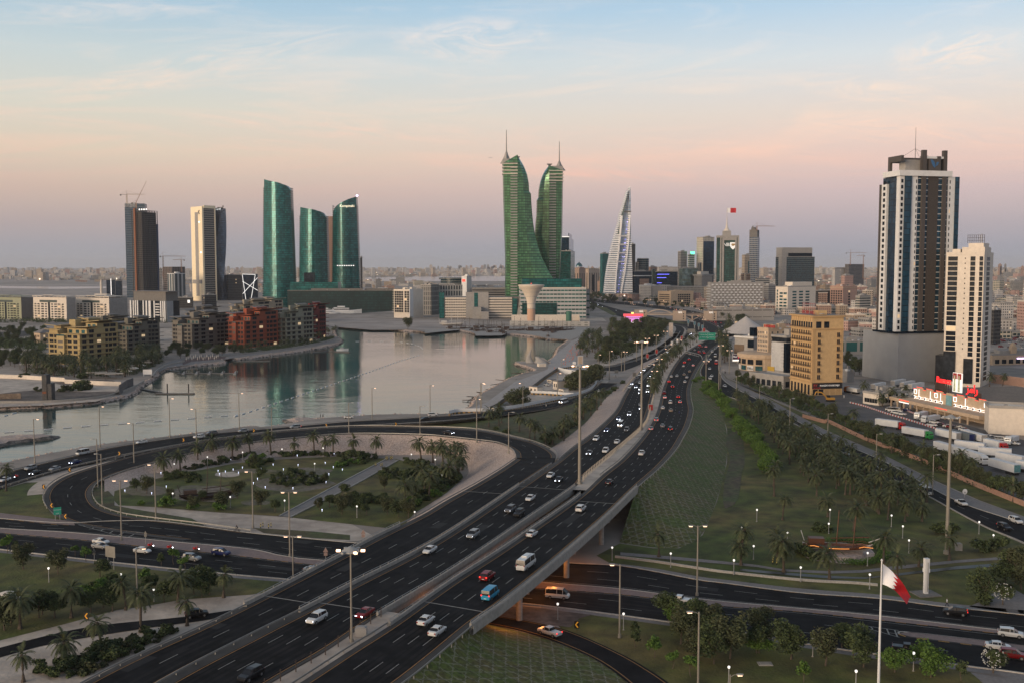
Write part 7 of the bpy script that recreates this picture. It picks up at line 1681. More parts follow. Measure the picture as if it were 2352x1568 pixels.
pl_(TD,'garden_tree','small tree on the lawn of the loop garden','tree',zX(565,890,900,870,1090,950,800,960,1470,940,1610,980,1240,850,1470,660,340,800,1400,540,2110,700,1750,630,2350,480,2050,960,2200,930,2280,980,240,770,2350,900)+zY(230,1200,430,1170,560,1200,840,1200,990,1230,1120,1240,800,860,60,1100,240,960),'small trees of the loop garden',.65,.95)
pl_(BUSHB,'shrub','bright green shrub on the lawn of the loop garden','shrub',zX(300,910,810,950,530,925,1060,960,1420,480,1480,450,1360,500)+zY(1100,1110,1160,1090,1480,960,1620,860,280,540,350,500,420,520,200,560),'bright shrubs of the loop garden',.9,1.6)
pl_(TD,'garden_tree','dark tree in the bottom left garden','tree',zF(370,870,640,900,580,1120,660,1090,250,1150,350,1150,70,1200,40,1160,920,1050,1050,1050,1290,1020,1340,1000,150,840,720,1110,950,1000,270,1130,30,1230,1240,1000),'trees of the bottom left garden',.85,1.15)
pl_(TS,'young_tree','thin young tree beside the bottom left road','tree',zF(45,735,100,730,480,760,550,790,1030,820,1110,810,1180,850,930,940,990,960),'young trees of the bottom left garden',1,1.5)
pl_(BUSH,'shrub','shrub on the sandy bank below the ramp','shrub',scatter(zF(200,1500,500,1420,800,1320,950,1220,1130,1230,900,1360,600,1500,400,1560),30,2.0,seed=22)+scatter(zF(560,960,760,930,780,1000,620,1020),12,1.8,seed=23),'shrubs of the bottom left garden',.7,1.4)
pl_(BUSHB,'shrub','bright shrub in the bottom left garden','shrub',zF(620,990,660,970,700,960,560,1000,640,1020),'shrubs of the bottom left garden',1.0,1.6)
pl_(BUSH,'shrub','shrub on the strip left of the inbound highway','shrub',scatter(zI(1000,1230,1180,1110,1300,960,1360,900,1320,880,1200,1000,1060,1140,880,1200),24,2.6,seed=24)+zI(1400,850,1440,830,1480,810,1500,790,1550,750,560,1110,640,1140),'shrubs left of the highway',.9,1.5)
pl_(BUSHB,'shrub','bright green shrub along the embankment crest','shrub',scatter(zI(2110,740,2160,700,2350,830,2352,960,2260,880,2150,800),34,2.6,seed=25),'shrubs on the wedge beside the highway',.9,1.6)
pl_(BUSH,'shrub','dark shrub by the ditch below the dhow','shrub',zL(650,540,690,560,580,520,760,560,2010,500,2080,490,2150,480,740,340,790,350,1700,360,1760,350,2200,800,2040,910),'shrubs of the dhow lawn',1.0,1.7)
def undergrowth(name,label,poly,n,hgt,m,seed,s=.3):
 W_=[G(p[0],p[1]).to_2d() for p in poly];x0,x1=min(p.x for p in W_),max(p.x for p in W_);y0,y1=min(p.y for p in W_),max(p.y for p in W_);r=random.Random(seed);b=MB();k=0
 while k<n:
  x,y=r.uniform(x0,x1),r.uniform(y0,y1)
  if not pip(x,y,W_):continue
  k+=1;w_=r.uniform(1.5,3.2)
  for _ in range(34):
   p=V3((x+r.gauss(0,w_*.5),y+r.gauss(0,w_*.5),abs(r.gauss(0,hgt*.5))));a=V3((r.gauss(0,1),r.gauss(0,1),r.gauss(0,.6))).normalized()*s*r.uniform(.6,1.3);u_=a.orthogonal().normalized()*s;b.qd(p-a,p-u_,p+a,p+u_)
 stuff(b.bd(name,m),label,'undergrowth')
undergrowth('undergrowth','dark low planting under the promenade palms by the left waterfront',[(60,846),(108,842),(190,848),(250,840),(330,824),(372,820),(372,832),(345,846),(320,858),(250,865),(180,866),(120,862),(60,856)],330,2.2,M_leafd,61)
undergrowth('undergrowth','dark planting belt left of the yellow waterfront block',[(-20,800),(106,806),(106,786),(60,778),(-20,782)],260,3.0,M_leafd,62,.4)
undergrowth('undergrowth','dark scrub along the foot of the orange and cream blocks',[(527,806),(640,796),(715,786),(765,774),(766,780),(715,793),(640,804),(560,812)],200,2.6,M_leafd,63,.35)
undergrowth('undergrowth','dark scrub between the trees of the corniche wood',zI(1330,590,1400,600,1560,560,1700,490,1830,440,1880,380,1900,300,1700,290,1500,290,1460,300,1530,370,1400,450,1350,540),520,3.6,M_leafo,64,.5)
undergrowth('undergrowth','low dark scrub under the palms of the right grove',zK(430,530,560,570,900,770,1120,900,1300,1000,1200,1030,900,960,720,800,600,680,500,600),420,1.5,M_leafd,65,.25)
undergrowth('undergrowth','dark scrub below the belt trees beside the truck yard',zK(420,370,700,500,1100,680,1500,870,1900,1030,2300,1190,2300,1170,1900,1000,1500,840,1100,650,700,470,430,350),380,1.8,M_leafd,66,.3)
undergrowth('undergrowth','dark tree belt between the pale slabs and the waterfront blocks',[(-20,742),(100,742),(240,742),(420,742),(520,730),(520,722),(420,735),(300,740),(100,736),(-20,736)],260,4,M_leafd,67,.5)
hp=dense([G(*q_) for q_ in zL(940,590,1050,600,1150,590,1240,555,1250,505,1210,465,1150,440,1090,432,1000,425,900,420,820,425)],60);b=MB();rh=random.Random(3);o_=hp[30]
for p in hp:
 for _ in range(90):v=V3((rh.uniform(-1.5,1.5),rh.uniform(-1.1,1.1),rh.uniform(0,1.1)));c_=p-o_+v;a_=V3((rh.gauss(0,1),rh.gauss(0,1),rh.gauss(0,1))).normalized()*.16;w_=a_.orthogonal().normalized()*.12;b.qd(c_-a_,c_-w_,c_+a_,c_+w_)
o=b.bd('clipped_hedge',M_leafb,loc=o_);tag(o,'clipped bright green crescent hedge behind the beached dhow','hedge')
pl_(TD,'shade_tree','dark tree beside the boulevard beyond the water tower','tree',scatter(zR(350,470,600,430,900,500,1150,560,1100,520,1500,560,1700,590,2100,640,2100,700,1700,620,1300,580,900,560,600,560,400,540),69,15,seed=26),'boulevard trees',1.3,1.9)
pl_(PALM,'palm_tree','palm near the harbour towers beyond the water tower','palm tree',scatter(zR(290,560,640,620,500,700,300,700),26,9,seed=27),'palms near the harbour towers',1.0,1.3)
pl_(TD,'shade_tree','dark tree between the ochre hotel and the grey podium','tree',[(1945,842),(1955,850),(1963,836),(1972,845),(1948,828),(1962,862),(1975,860)],'trees behind the hotel',1.2,1.6)
pl_(TD,'shade_tree','dark tree by the low mall near the billboards','tree',zV(1760,540,1800,520,1850,520,1880,560,1830,590,1780,600,1400,500,1450,520,1500,520),'trees by the mall',1.4,2.0)
pl_(BUSH,'shrub','wild shrub on the construction sand','shrub',zA(560,1040,600,1030,640,1035,700,1035,740,1030,780,1025,800,1015,340,1040,215,925,240,920,730,1010,740,925),'wild shrubs on the construction sand',1.6,2.6)
pl_(TD,'shade_tree','lone bushy tree on the reclaimed sand by the quay','tree',zS(605,435),None,2.2,2.2)
# vehicles
M_glassc=mat('car_glass',(.012,.014,.018),.08,.2,var=0);M_tyre=mat('tyre_rubber',(.012,.012,.012),.85,var=0);M_rim=mat('wheel_rim',(.25,.25,.26),.4,.6,var=0)
L_head=E('headlamp_light',(.85,.9,1),14);L_tail=E('tail_lamp_light',(1,.03,.02),2.2);M_lampoff=mat('lamp_glass',(.4,.4,.4),.2,var=0);M_tailoff=mat('tail_glass',(.22,.01,.01),.3,var=0)
PAINT={k:mat('paint_'+k,c,.28,.15,var=0,coords='obj') for k,c in dict(white=(.62,.62,.61),silver=(.28,.29,.30),grey=(.12,.12,.125),black=(.012,.012,.014),red=(.20,.008,.01),blue=(.012,.02,.10),beige=(.32,.27,.20),green=(.04,.06,.05),cyan=(.03,.28,.46),orange=(.45,.14,.02),brightred=(.42,.015,.012),truckgreen=(.03,.25,.06)).items()}
def vbody(kind):
 pass
 if kind=='sedan': return 2.3,[(-2.3,.70,.42,.80),(-2.15,.84,.28,1.0),(-1.4,.90,.25,1.03),(0,.91,.22,.98),(1.1,.90,.25,.96),(1.9,.86,.28,.80),(2.25,.70,.36,.62)],[(-1.75,.72,.70,.98,1.0),(-1.05,.76,.58,.98,1.40),(-.1,.77,.60,.96,1.47),(.45,.77,.58,.95,1.42),(1.25,.74,.70,.94,.96)],(1.42,-1.42),.32
 if kind=='suv': return 2.35,[(-2.35,.78,.50,1.0),(-2.25,.92,.34,1.15),(-1.4,.95,.30,1.17),(0,.96,.28,1.14),(1.2,.95,.30,1.10),(2.1,.90,.34,1.0),(2.35,.76,.45,.75)],[(-2.2,.82,.74,1.13,1.2),(-1.95,.84,.70,1.13,1.68),(-.2,.85,.72,1.12,1.78),(.5,.84,.68,1.11,1.70),(1.3,.80,.76,1.08,1.12)],(1.45,-1.45),.38
 if kind=='van': return 2.6,[(-2.6,.86,.40,1.2),(-2.5,.94,.32,1.25),(0,.95,.30,1.25),(1.9,.95,.32,1.2),(2.45,.90,.34,1.05),(2.6,.78,.45,.85)],[(-2.55,.92,.80,1.23,1.3),(-2.45,.93,.80,1.23,1.9),(0,.93,.82,1.23,2.0),(1.3,.92,.80,1.22,1.95),(2.2,.88,.80,1.16,1.22)],(1.6,-1.5),.36
 if kind=='pickup': return 2.6,[(-2.6,.84,.55,1.05),(-2.5,.90,.42,1.1),(-.6,.92,.38,1.1),(0,.92,.36,1.1),(1.3,.92,.36,1.08),(2.4,.88,.40,.98),(2.6,.78,.5,.8)],[(-.75,.84,.74,1.08,1.1),(-.6,.84,.72,1.08,1.66),(.6,.84,.72,1.08,1.70),(1.4,.82,.74,1.06,1.1)],(1.6,-1.55),.38
 return 3.5,[(-3.5,.95,.45,1.4),(-3.4,1.02,.38,1.45),(0,1.03,.35,1.45),(3.2,1.02,.38,1.4),(3.5,.92,.45,1.2)],[(-3.45,1.0,.92,1.43,1.5),(-3.3,1.01,.90,1.43,2.5),(0,1.01,.92,1.43,2.62),(2.6,1.0,.90,1.42,2.5),(3.4,.94,.86,1.38,1.42)],(2.2,-1.9),.42
PCACHE={}
def wheel_meshes(r):
 k=('w',r)
 if k not in PCACHE:
  b=MB();n=14;rings=[]
  for y,rr in ((-.11,r*.9),(-.09,r),(.09,r),(.11,r*.9)):rings.append([V3((rr*math.cos(a*2*math.pi/n),y,rr*math.sin(a*2*math.pi/n))) for a in range(n)])
  b.loft(rings);t_=b.mesh('wheel',M_tyre);b=MB();rings=[[V3((r*.6*math.cos(a*2*math.pi/10),y,r*.6*math.sin(a*2*math.pi/10))) for a in range(10)] for y in (-.125,.125)];b.loft(rings);PCACHE[k]=(t_,b.mesh('rim',M_rim))
 return PCACHE[k]
def vproto(kind,col,lights):
 key=(kind,col,lights)
 if key in PCACHE: return PCACHE[key]
 Lh,body,cab,wx,wr_=vbody('van' if kind=='hvan' else kind);tall=.25 if kind=='hvan' else 0
 b=MB();rings=[]
 for x,w,z0,z1 in body:m_=(z0+z1)/2;rings.append([V3((x,sy*w*k_,z)) for sy,k_,z in ((-1,.88,z0),(-1,1,m_),(-1,.98,z1-.08),(-1,.86,z1),(1,.86,z1),(1,.98,z1-.08),(1,1,m_),(1,.88,z0))])
 b.loft(rings)
 if kind=='pickup':
  b.v=[(v[0],v[1],v[2]) for v in b.v];
  b.box(-2.45,-.8,-.72,.72,.72,1.12,0)
 paint=PAINT[col];roof=MB();cs=cab[1:-1]
 rr=[[V3((x,sy*wt*q_,z1+tall+dz)) for sy,q_,dz in ((-1,1.02,-.05),(-1,.9,.02),(1,.9,.02),(1,1.02,-.05))] for x,wb,wt,z0,z1 in cs];roof.loft(rr)
 for x,wb,wt,z0,z1 in ([cs[0],cs[len(cs)//2],cs[-1]] if kind in ('sedan','suv','pickup') else cs):
  for sy in (-1,1):roof.tube([(x,sy*(wb+.015),z0),(x,sy*(wt+.02),z1+tall)],.045 if kind!='van' else .09,4)
 if kind in ('van','hvan'):
  pass
 g=MB();g.loft([[V3((x,sy*w_,z)) for sy,w_,z in ((-1,wb,z0),(-1,wt,z1+tall-.03),(1,wt,z1+tall-.03),(1,wb,z0))] for x,wb,wt,z0,z1 in cab])
 parts=[('body',b.mesh('body',paint)),('windows',g.mesh('windows',M_glassc)),('roof',roof.mesh('roof',paint))]
 tw,rm=wheel_meshes(wr_);W0=body[2][1]-.10
 for x in wx:
  for sy in (-1,1):parts.append(('wheel',tw,[('rim',rm)],(x,sy*W0,wr_)))
 hl=MB();s_=.10 if lights!='off' else .09;hl.box(-.05,.04,-s_*1.5,s_*1.5,-s_,s_);hm=hl.mesh('headlight',L_head if lights in ('head','both') else M_lampoff)
 tl=MB();tl.box(-.04,.05,-.13,.13,-.10,.12);tm=tl.mesh('taillight',L_tail if lights in ('tail','both') else M_tailoff)
 for sy in (-1,1):parts+=[('headlight',hm,None,(Lh-.10,sy*body[-1][1]*.82,body[-1][3]-.05)),('taillight',tm,None,(-Lh+.02,sy*body[0][1]*.92,body[0][3]-.02))]
 b=MB();b.box(-.02,.0,-.26,.26,-.06,.06);parts.append(('number_plate',b.mesh('number_plate',M_white),None,(-Lh-.01,0,.62)))
 if kind=='bus':
  b=MB();b.box(-1.2,1.2,-.6,.6,0,.2);parts.append(('roof_unit',b.mesh('roof_unit',PAINT['white']),None,(0,0,2.62)))
 PCACHE[key]=parts; return parts
def vfar(kind,col,lights):
 pass
 key=('far',kind,col,lights)
 if key in PCACHE: return PCACHE[key]
 Lh,body,cab,wx,wr_=vbody(kind);b=MB()
 b.loft([[V3((x,sy*w,z)) for sy,z in ((-1,z0),(-1,z1),(1,z1),(1,z0))] for x,w,z0,z1 in body],0)
 b.loft([[V3((x,sy*w_,z)) for sy,w_,z in ((-1,wb,z0),(-1,wt,z1),(1,wt,z1),(1,wb,z0))] for x,wb,wt,z0,z1 in cab],1)
 cs=cab[1:-1];b.loft([[V3((x,sy*wt*q_,z1+dz)) for sy,q_,dz in ((-1,1.02,-.05),(-1,.9,.04),(1,.9,.04),(1,1.02,-.05))] for x,wb,wt,z0,z1 in cs],0)
 for x in wx:
  for sy in (-1,1):b.box(x-wr_,x+wr_,sy*body[2][1]-.12,sy*body[2][1]+.05,0,wr_*2-.1,2)
 for sy in (-1,1):
  y=sy*body[-1][1]*.8;z=body[-1][3];b.box(Lh-.12,Lh+.05,y-.16,y+.16,z-.12,z+.08,3);y=sy*body[0][1]*.85;z=body[0][3];b.box(-Lh-.05,-Lh+.08,y-.18,y+.18,z-.15,z+.1,4)
 me=b.mesh('car_body',[PAINT[col],M_glassc,M_tyre,L_head if lights in ('head','both') else M_lampoff,L_tail if lights in ('tail','both') else M_tailoff]);PCACHE[key]=me; return me
NAMES=dict(sedan=('sedan','car'),suv=('suv','car'),van=('minivan','van'),hvan=('van','van'),pickup=('pickup_truck','pickup'),bus=('minibus','bus'))
CN=dict(brightred='bright red',truckgreen='green',cyan='light blue')
def car(road,px,py,kind,col,lights='off',rev=False,where='',near=None,label=None,group=None,rz=None,z=None):
 if road is not None:
  rd=ROADS[road];i,f=rd.find(px,py);p=rd.at(i,min(max(f,.06),.94),.02);t_=rd.T[i];a=math.atan2(t_.y,t_.x)+(math.pi if rev else 0)
  q_=proj(p)
 else:p=G(px,py,z or .1);a=rz or 0
 d=depth(p);nm,cat=NAMES[kind]
 lab=label or '%s %s%s %s'%(CN.get(col,col),nm.replace('_',' '),{'head':' with headlights lit','tail':' with red tail lights lit','off':'','both':' with its lights on'}[lights],where)
 full=d<430 if near is None else near
 return place(vproto(kind,col,lights) if full else vfar(kind,col,lights),nm,lab,cat,p,a,group or 'vehicles on the roads')
IN='on the inbound lanes';OUT='on the outbound lanes'
def many(road,rev,where,zf,data,**k):
 for it in data:
  x,y=zf(it[0],it[1])[0];car(road,x,y,it[2],it[3],it[4] if len(it)>4 else 'off',rev,where,**k)
many('toward',True,'on the inbound bridge',zH,[(1885,372,'sedan','white'),(1938,395,'sedan','black','head'),(1767,510,'sedan','white'),(1665,568,'suv','grey','head'),(1713,598,'suv','black'),(1450,712,'suv','silver','head'),(1195,805,'sedan','white'),(815,1175,'sedan','red','head'),(538,1198,'suv','white','head'),(150,1560,'suv','black')])
many('away',False,'on the outbound bridge',zH,[(1522,978,'suv','red','tail'),(1175,1232,'sedan','white'),(1230,1275,'sedan','white')])
many('away',False,'on the outbound bridge',zJ,[(672,362,'sedan','black'),(497,518,'suv','white'),(195,680,'sedan','white')])
x,y=zJ(165,850)[0];car('away',x,y,'bus','white','off',False,label='white minibus on the outbound bridge')
x,y=zH(1552,1055)[0];car('away',x,y,'hvan','cyan','tail',False,label='light blue and white van beside the red car on the bridge')
many('toward',True,IN,zI,[(1338,1195,'suv','white','head'),(1295,1308,'sedan','grey','head'),(1413,1290,'suv','white'),(1500,1214,'sedan','white'),(1425,1122,'sedan','blue','head'),(1533,1088,'hvan','white','head'),(1575,1124,'suv','grey','head'),(1513,1032,'sedan','blue','head'),(1600,1000,'suv','grey','head'),(1692,954,'sedan','blue','head'),(1692,922,'sedan','silver'),(1680,832,'suv','green','head'),(1740,820,'suv','white','head'),(1690,800,'sedan','white','head'),(1650,782,'sedan','blue','head'),(1752,774,'sedan','white','head'),(1685,750,'sedan','white'),(1775,700,'suv','grey','head'),(1520,732,'sedan','blue','head'),(1483,764,'sedan','white'),(1590,692,'sedan','grey'),(1590,660,'suv','black'),(1650,655,'suv','white','head'),(1680,640,'suv','white','head'),(1735,615,'suv','white'),(1765,595,'sedan','white'),(1793,573,'hvan','silver'),(1820,648,'sedan','silver'),(1868,572,'sedan','silver'),(1905,512,'sedan','blue','head'),(1960,498,'sedan','silver','head'),(1943,482,'suv','silver'),(1998,470,'hvan','white'),(1612,672,'sedan','white'),(2033,428,'sedan','blue','head'),(2048,436,'sedan','silver'),(2110,388,'sedan','blue','head'),(2090,372,'hvan','white','head'),(2115,360,'suv','white','head'),(2108,400,'suv','grey')])
many('away',False,OUT,zI,[(1693,1310,'pickup','white'),(1930,1122,'suv','black','tail'),(1775,1112,'sedan','silver','tail'),(1870,1090,'sedan','silver'),(1820,1045,'suv','silver','tail'),(1932,972,'sedan','beige'),(1860,946,'sedan','white'),(1995,900,'sedan','silver','tail'),(1930,908,'suv','white'),(1990,862,'sedan','red','tail'),(1880,863,'sedan','white','tail'),(1880,831,'suv','red'),(1943,784,'suv','black','tail'),(2035,745,'sedan','white'),(1918,740,'sedan','brightred','tail'),(1930,700,'sedan','white'),(1972,696,'sedan','white'),(2052,708,'sedan','white'),(2030,686,'sedan','beige'),(2075,661,'sedan','beige'),(2028,620,'sedan','white'),(2108,614,'sedan','white','tail'),(2040,593,'sedan','brightred','tail'),(2072,569,'suv','black','tail'),(2077,528,'suv','silver','tail'),(2115,527,'sedan','grey'),(2157,518,'suv','red'),(2190,514,'sedan','red','tail'),(2150,505,'sedan','red','tail'),(2115,497,'sedan','silver'),(2180,500,'sedan','grey'),(2170,470,'sedan','red'),(2155,457,'sedan','brightred','tail'),(2202,470,'suv','silver','tail'),(2140,480,'suv','black'),(2175,436,'sedan','silver')])
many('service',False,'on the right hand slip lanes',zV,[(1325,1285,'sedan','white','tail'),(1270,1200,'suv','red','tail'),(1338,1137,'sedan','white'),(1290,1155,'suv','white'),(1420,1088,'hvan','white'),(1335,1435,'suv','white'),(1365,1395,'sedan','white','tail'),(1435,1545,'sedan','white'),(1555,1555,'sedan','white','tail'),(1345,1010,'suv','white'),(1405,960,'sedan','silver'),(1290,1125,'pickup','grey')])
many('far_out',True,'in the queue on the upper highway',zV,[(1360,935,'sedan','silver'),(1375,890,'suv','black'),(1450,765,'sedan','white','tail'),(1435,790,'sedan','silver'),(1450,735,'sedan','white'),(1395,738,'suv','white'),(1300,725,'sedan','silver'),(1502,742,'sedan','white'),(1445,680,'sedan','white','tail'),(1428,655,'suv','silver'),(1360,635,'sedan','brightred','tail'),(1340,615,'sedan','brightred','tail'),(1410,627,'sedan','white'),(1462,632,'sedan','grey'),(1318,597,'sedan','red','tail'),(1370,592,'sedan','blue'),(1500,568,'suv','brightred','tail'),(1340,550,'sedan','red','tail'),(1276,537,'sedan','brightred','tail'),(1365,542,'sedan','brightred','tail'),(1460,575,'sedan','black','tail'),(1325,655,'sedan','grey'),(1215,863,'sedan','silver'),(1520,612,'sedan','silver'),(1557,597,'suv','silver')])
for i,(u_,f,c_,l_,k_) in enumerate([(.30,.2,'white','tail','sedan'),(.36,.5,'silver','off','suv'),(.42,.3,'red','tail','sedan'),(.47,.7,'white','tail','sedan'),(.52,.4,'grey','off','sedan'),(.58,.6,'white','off','suv'),(.64,.2,'white','head','sedan'),(.7,.5,'silver','head','sedan'),(.76,.7,'white','head','sedan'),(.82,.3,'black','off','suv'),(.88,.6,'white','off','sedan')]):
 rd=ROADS['far_out'];p=rd.at(int(u_*119),f,.05);t_=rd.T[int(u_*119)];place(vfar(k_,c_,l_),NAMES[k_][0],'%s car far along the boulevard'%c_,'car',p,math.atan2(t_.y,t_.x),'distant cars on the boulevard')
for i,(u_,f,c_,l_) in enumerate([(.2,.4,'white','head'),(.35,.6,'white','off'),(.5,.4,'silver','head'),(.62,.6,'white','head'),(.74,.4,'silver','head'),(.86,.5,'white','head')]):
 rd=ROADS['far_in'];p=rd.at(int(u_*119),f,.05);t_=rd.T[int(u_*119)];place(vfar('sedan',c_,l_),'sedan','%s car on the curving corniche road'%c_,'car',p,math.atan2(t_.y,t_.x)+math.pi,'distant cars on the boulevard')
many('sea',True,'on the shore road',zGG,[(270,838,'suv','silver'),(318,888,'sedan','black','head'),(490,843,'sedan','silver'),(670,795,'sedan','blue','head'),(1265,614,'sedan','white'),(1780,571,'suv','white'),(1893,536,'suv','grey'),(2180,507,'sedan','silver'),(50,950,'sedan','white'),(745,712,'hvan','white')])
many('sea',True,'on the shore road',zI,[(5,1035,'sedan','black'),(1085,905,'hvan','white','head'),(1270,862,'sedan','silver'),(1365,816,'sedan','white')]);x,y=zH(408,90)[0];car('sea',x,y,'suv','silver','tail',True,'on the shore road')
x,y=zI(60,1004)[0];car(None,x,y,'suv','white','off',label='white suv parked on the shore by the hoarding',rz=.3)
x,y=zH(717,30)[0];car(None,x,y,'sedan','white','off',label='white car parked on the sandy shore spit',rz=.2)
car('loop',*zI(185,1150)[0],'sedan','black','head',True,label='black sedan with headlights driving on the loop road')
many('cross_near',False,'on the cross street',zF,[(640,672,'sedan','white'),(632,700,'sedan','silver'),(905,735,'sedan','white'),(1230,788,'suv','silver'),(1420,750,'suv','blue')])
x,y=zH(500,920)[0];car('cross_near',x,y,'sedan','silver',label='silver car half hidden by the ramp parapet')
x,y=zJ(345,1050)[0];car('cross_near',x,y,'hvan','white',label='white panel van coming out from under the bridge')
x,y=zJ(1140,1160)[0];car('cross_near',x,y,'sedan','white','off',True,label='white sedan beside the trees on the cross street')
x,y=zJ(1110,1055)[0];car('cross_near',x,y,'pickup','white','off',True,label='white pickup hidden behind the roadside tree')
many('cross_near',False,'at the bottom right corner',zL,[(2225,1158,'suv','white'),(2170,1268,'sedan','white'),(2270,1350,'suv','red')]);x,y=zL(1440,1290)[0];car('cross_near',x,y,'pickup','black','off',label='dark pickup with a covered bed behind the small trees')
x,y=zL(1805,995)[0];car('cross_far',x,y,'suv','black','tail',True,label='black hatchback near the walking man')
x,y=zJ(305,1275)[0];car('slip',x,y,'pickup','white','tail',True,label='white pickup with a loaded bed on the slip road');x,y=zF(1250,1145)[0];car('lower',x,y,'suv','black',label='black suv half hidden by a palm on the lower road')
many('service',False,'on the service road',zK,[(1145,882,'sedan','silver'),(1390,972,'sedan','silver','tail'),(1930,1210,'pickup','white'),(2290,1330,'suv','white')]);x,y=zL(2200,325)[0];car('service',x,y,'suv','black','tail',False,label='black suv with red tail lights at the right edge')
x,y=zK(1680,1130)[0];car('service',x,y,'bus','white',label='white coach half hidden by the palm grove')
x,y=zV(1435,1195)[0];b_=car('service',x,y,'bus','brightred','off',True,label='red city bus on the slip lanes near the billboard',near=True);b_.scale=(1.45,1.15,1.1)
x,y=zV(1410,555)[0];b_=car('far_out',x,y,'bus','brightred','tail',True,label='red bus in the queue on the upper highway',near=False);b_.scale=(1.5,1.2,1.15)
# people and motorbikes
M_skin=mat('skin',(.16,.09,.06),.7,var=0)
def person_mesh(shirt,trousers,step=.25,arms=0.1,bend=0.0,name='person'):
 b=MB();ln=V3((bend,0,0))
 for sy,st in ((-1,step),(1,-step)):b.tube([(st*1.0,sy*.10,.02),(st*.5+.03,sy*.10,.48),(0,sy*.09,.90)],.065,6,1,r1=.095);b.box(st-.07,st+.17,sy*.10-.05,sy*.10+.05,0,.08,3)
 b.loft([[V3((bend*(z-.88)+math.cos(a)*rx,math.sin(a)*ry,z)) for a in [k*math.pi/4 for k in range(8)]] for z,rx,ry in ((.85,.12,.17),(1.1,.11,.16),(1.35,.13,.21),(1.47,.09,.17),(1.52,.05,.06))],0)
 for sy,st in ((-1,-arms),(1,arms)):b.tube([(bend*.55,sy*.22,1.42),(bend*.5+st*.6,sy*.26,1.12)],.05,6,0,r1=.042);b.tube([(bend*.5+st*.6,sy*.26,1.12),(bend*.5+st*1.4+.08,sy*.24,.88)],.04,6,2,r1=.03);b.tube([(bend*.5+st*1.4+.08,sy*.24,.88),(bend*.5+st*1.5+.1,sy*.24,.78)],.035,5,2,r1=.015)
 b.lt([(.05,1.5),(.06,1.56),(.09,1.62),(.10,1.68),(.085,1.76),(.04,1.80),(.0,1.81)],10,2,c=(bend*.65+.01,0));b.lt([(.105,1.68),(.09,1.775),(.045,1.815),(0,1.825)],10,3,c=(bend*.65-.01,0))
 return b.mesh(name,[shirt,trousers,M_skin,M_black])
M_dcl=mat('dark_cloth',(.02,.02,.025),.9,var=0)
def man(zf,x,y,label,sh=M_dcl,tr=M_dcl,rz=0,step=.2,z=.05,arms=.1):q_=zf(x,y)[0]; return place(person_mesh(sh,tr,step,arms),'person',label,'person',G(q_[0],q_[1],z),rz)
man(zL,1745,930,'person in a white shirt and dark trousers walking on the pavement',M_white,M_dcl,-.1,.3,arms=.2);man(zO,703,1420,'person in dark clothes standing on the service road pavement',rz=1.2,step=.1);man(zL,1970,440,'person in blue sitting out on the dark lawn',mat('blue_cloth',(.03,.07,.3),.9,var=0),M_dcl,.5)
man(zV,1565,1345,'left of two people walking on the curved pavement',rz=1.5);man(zV,1580,1345,'right of two people walking on the curved pavement',rz=1.5);man(zI,920,940,'person in dark clothes by the shore road hoarding',rz=.3);man(zI,950,935,'person in white by the shore road hoarding',M_white,M_white,.3);man(zI,1495,700,'person standing on the gore by the lane merge',rz=.3)
man(zX,1897,45,'person sitting on the dark rocks of the spit',rz=1);man(zX,2060,45,'left of two people on the sandy spit',rz=1);man(zX,2085,45,'right of two people on the sandy spit',rz=2);man(zP,1648,1380,'person in a white robe beside the excavator',M_white,M_white,1,.05)
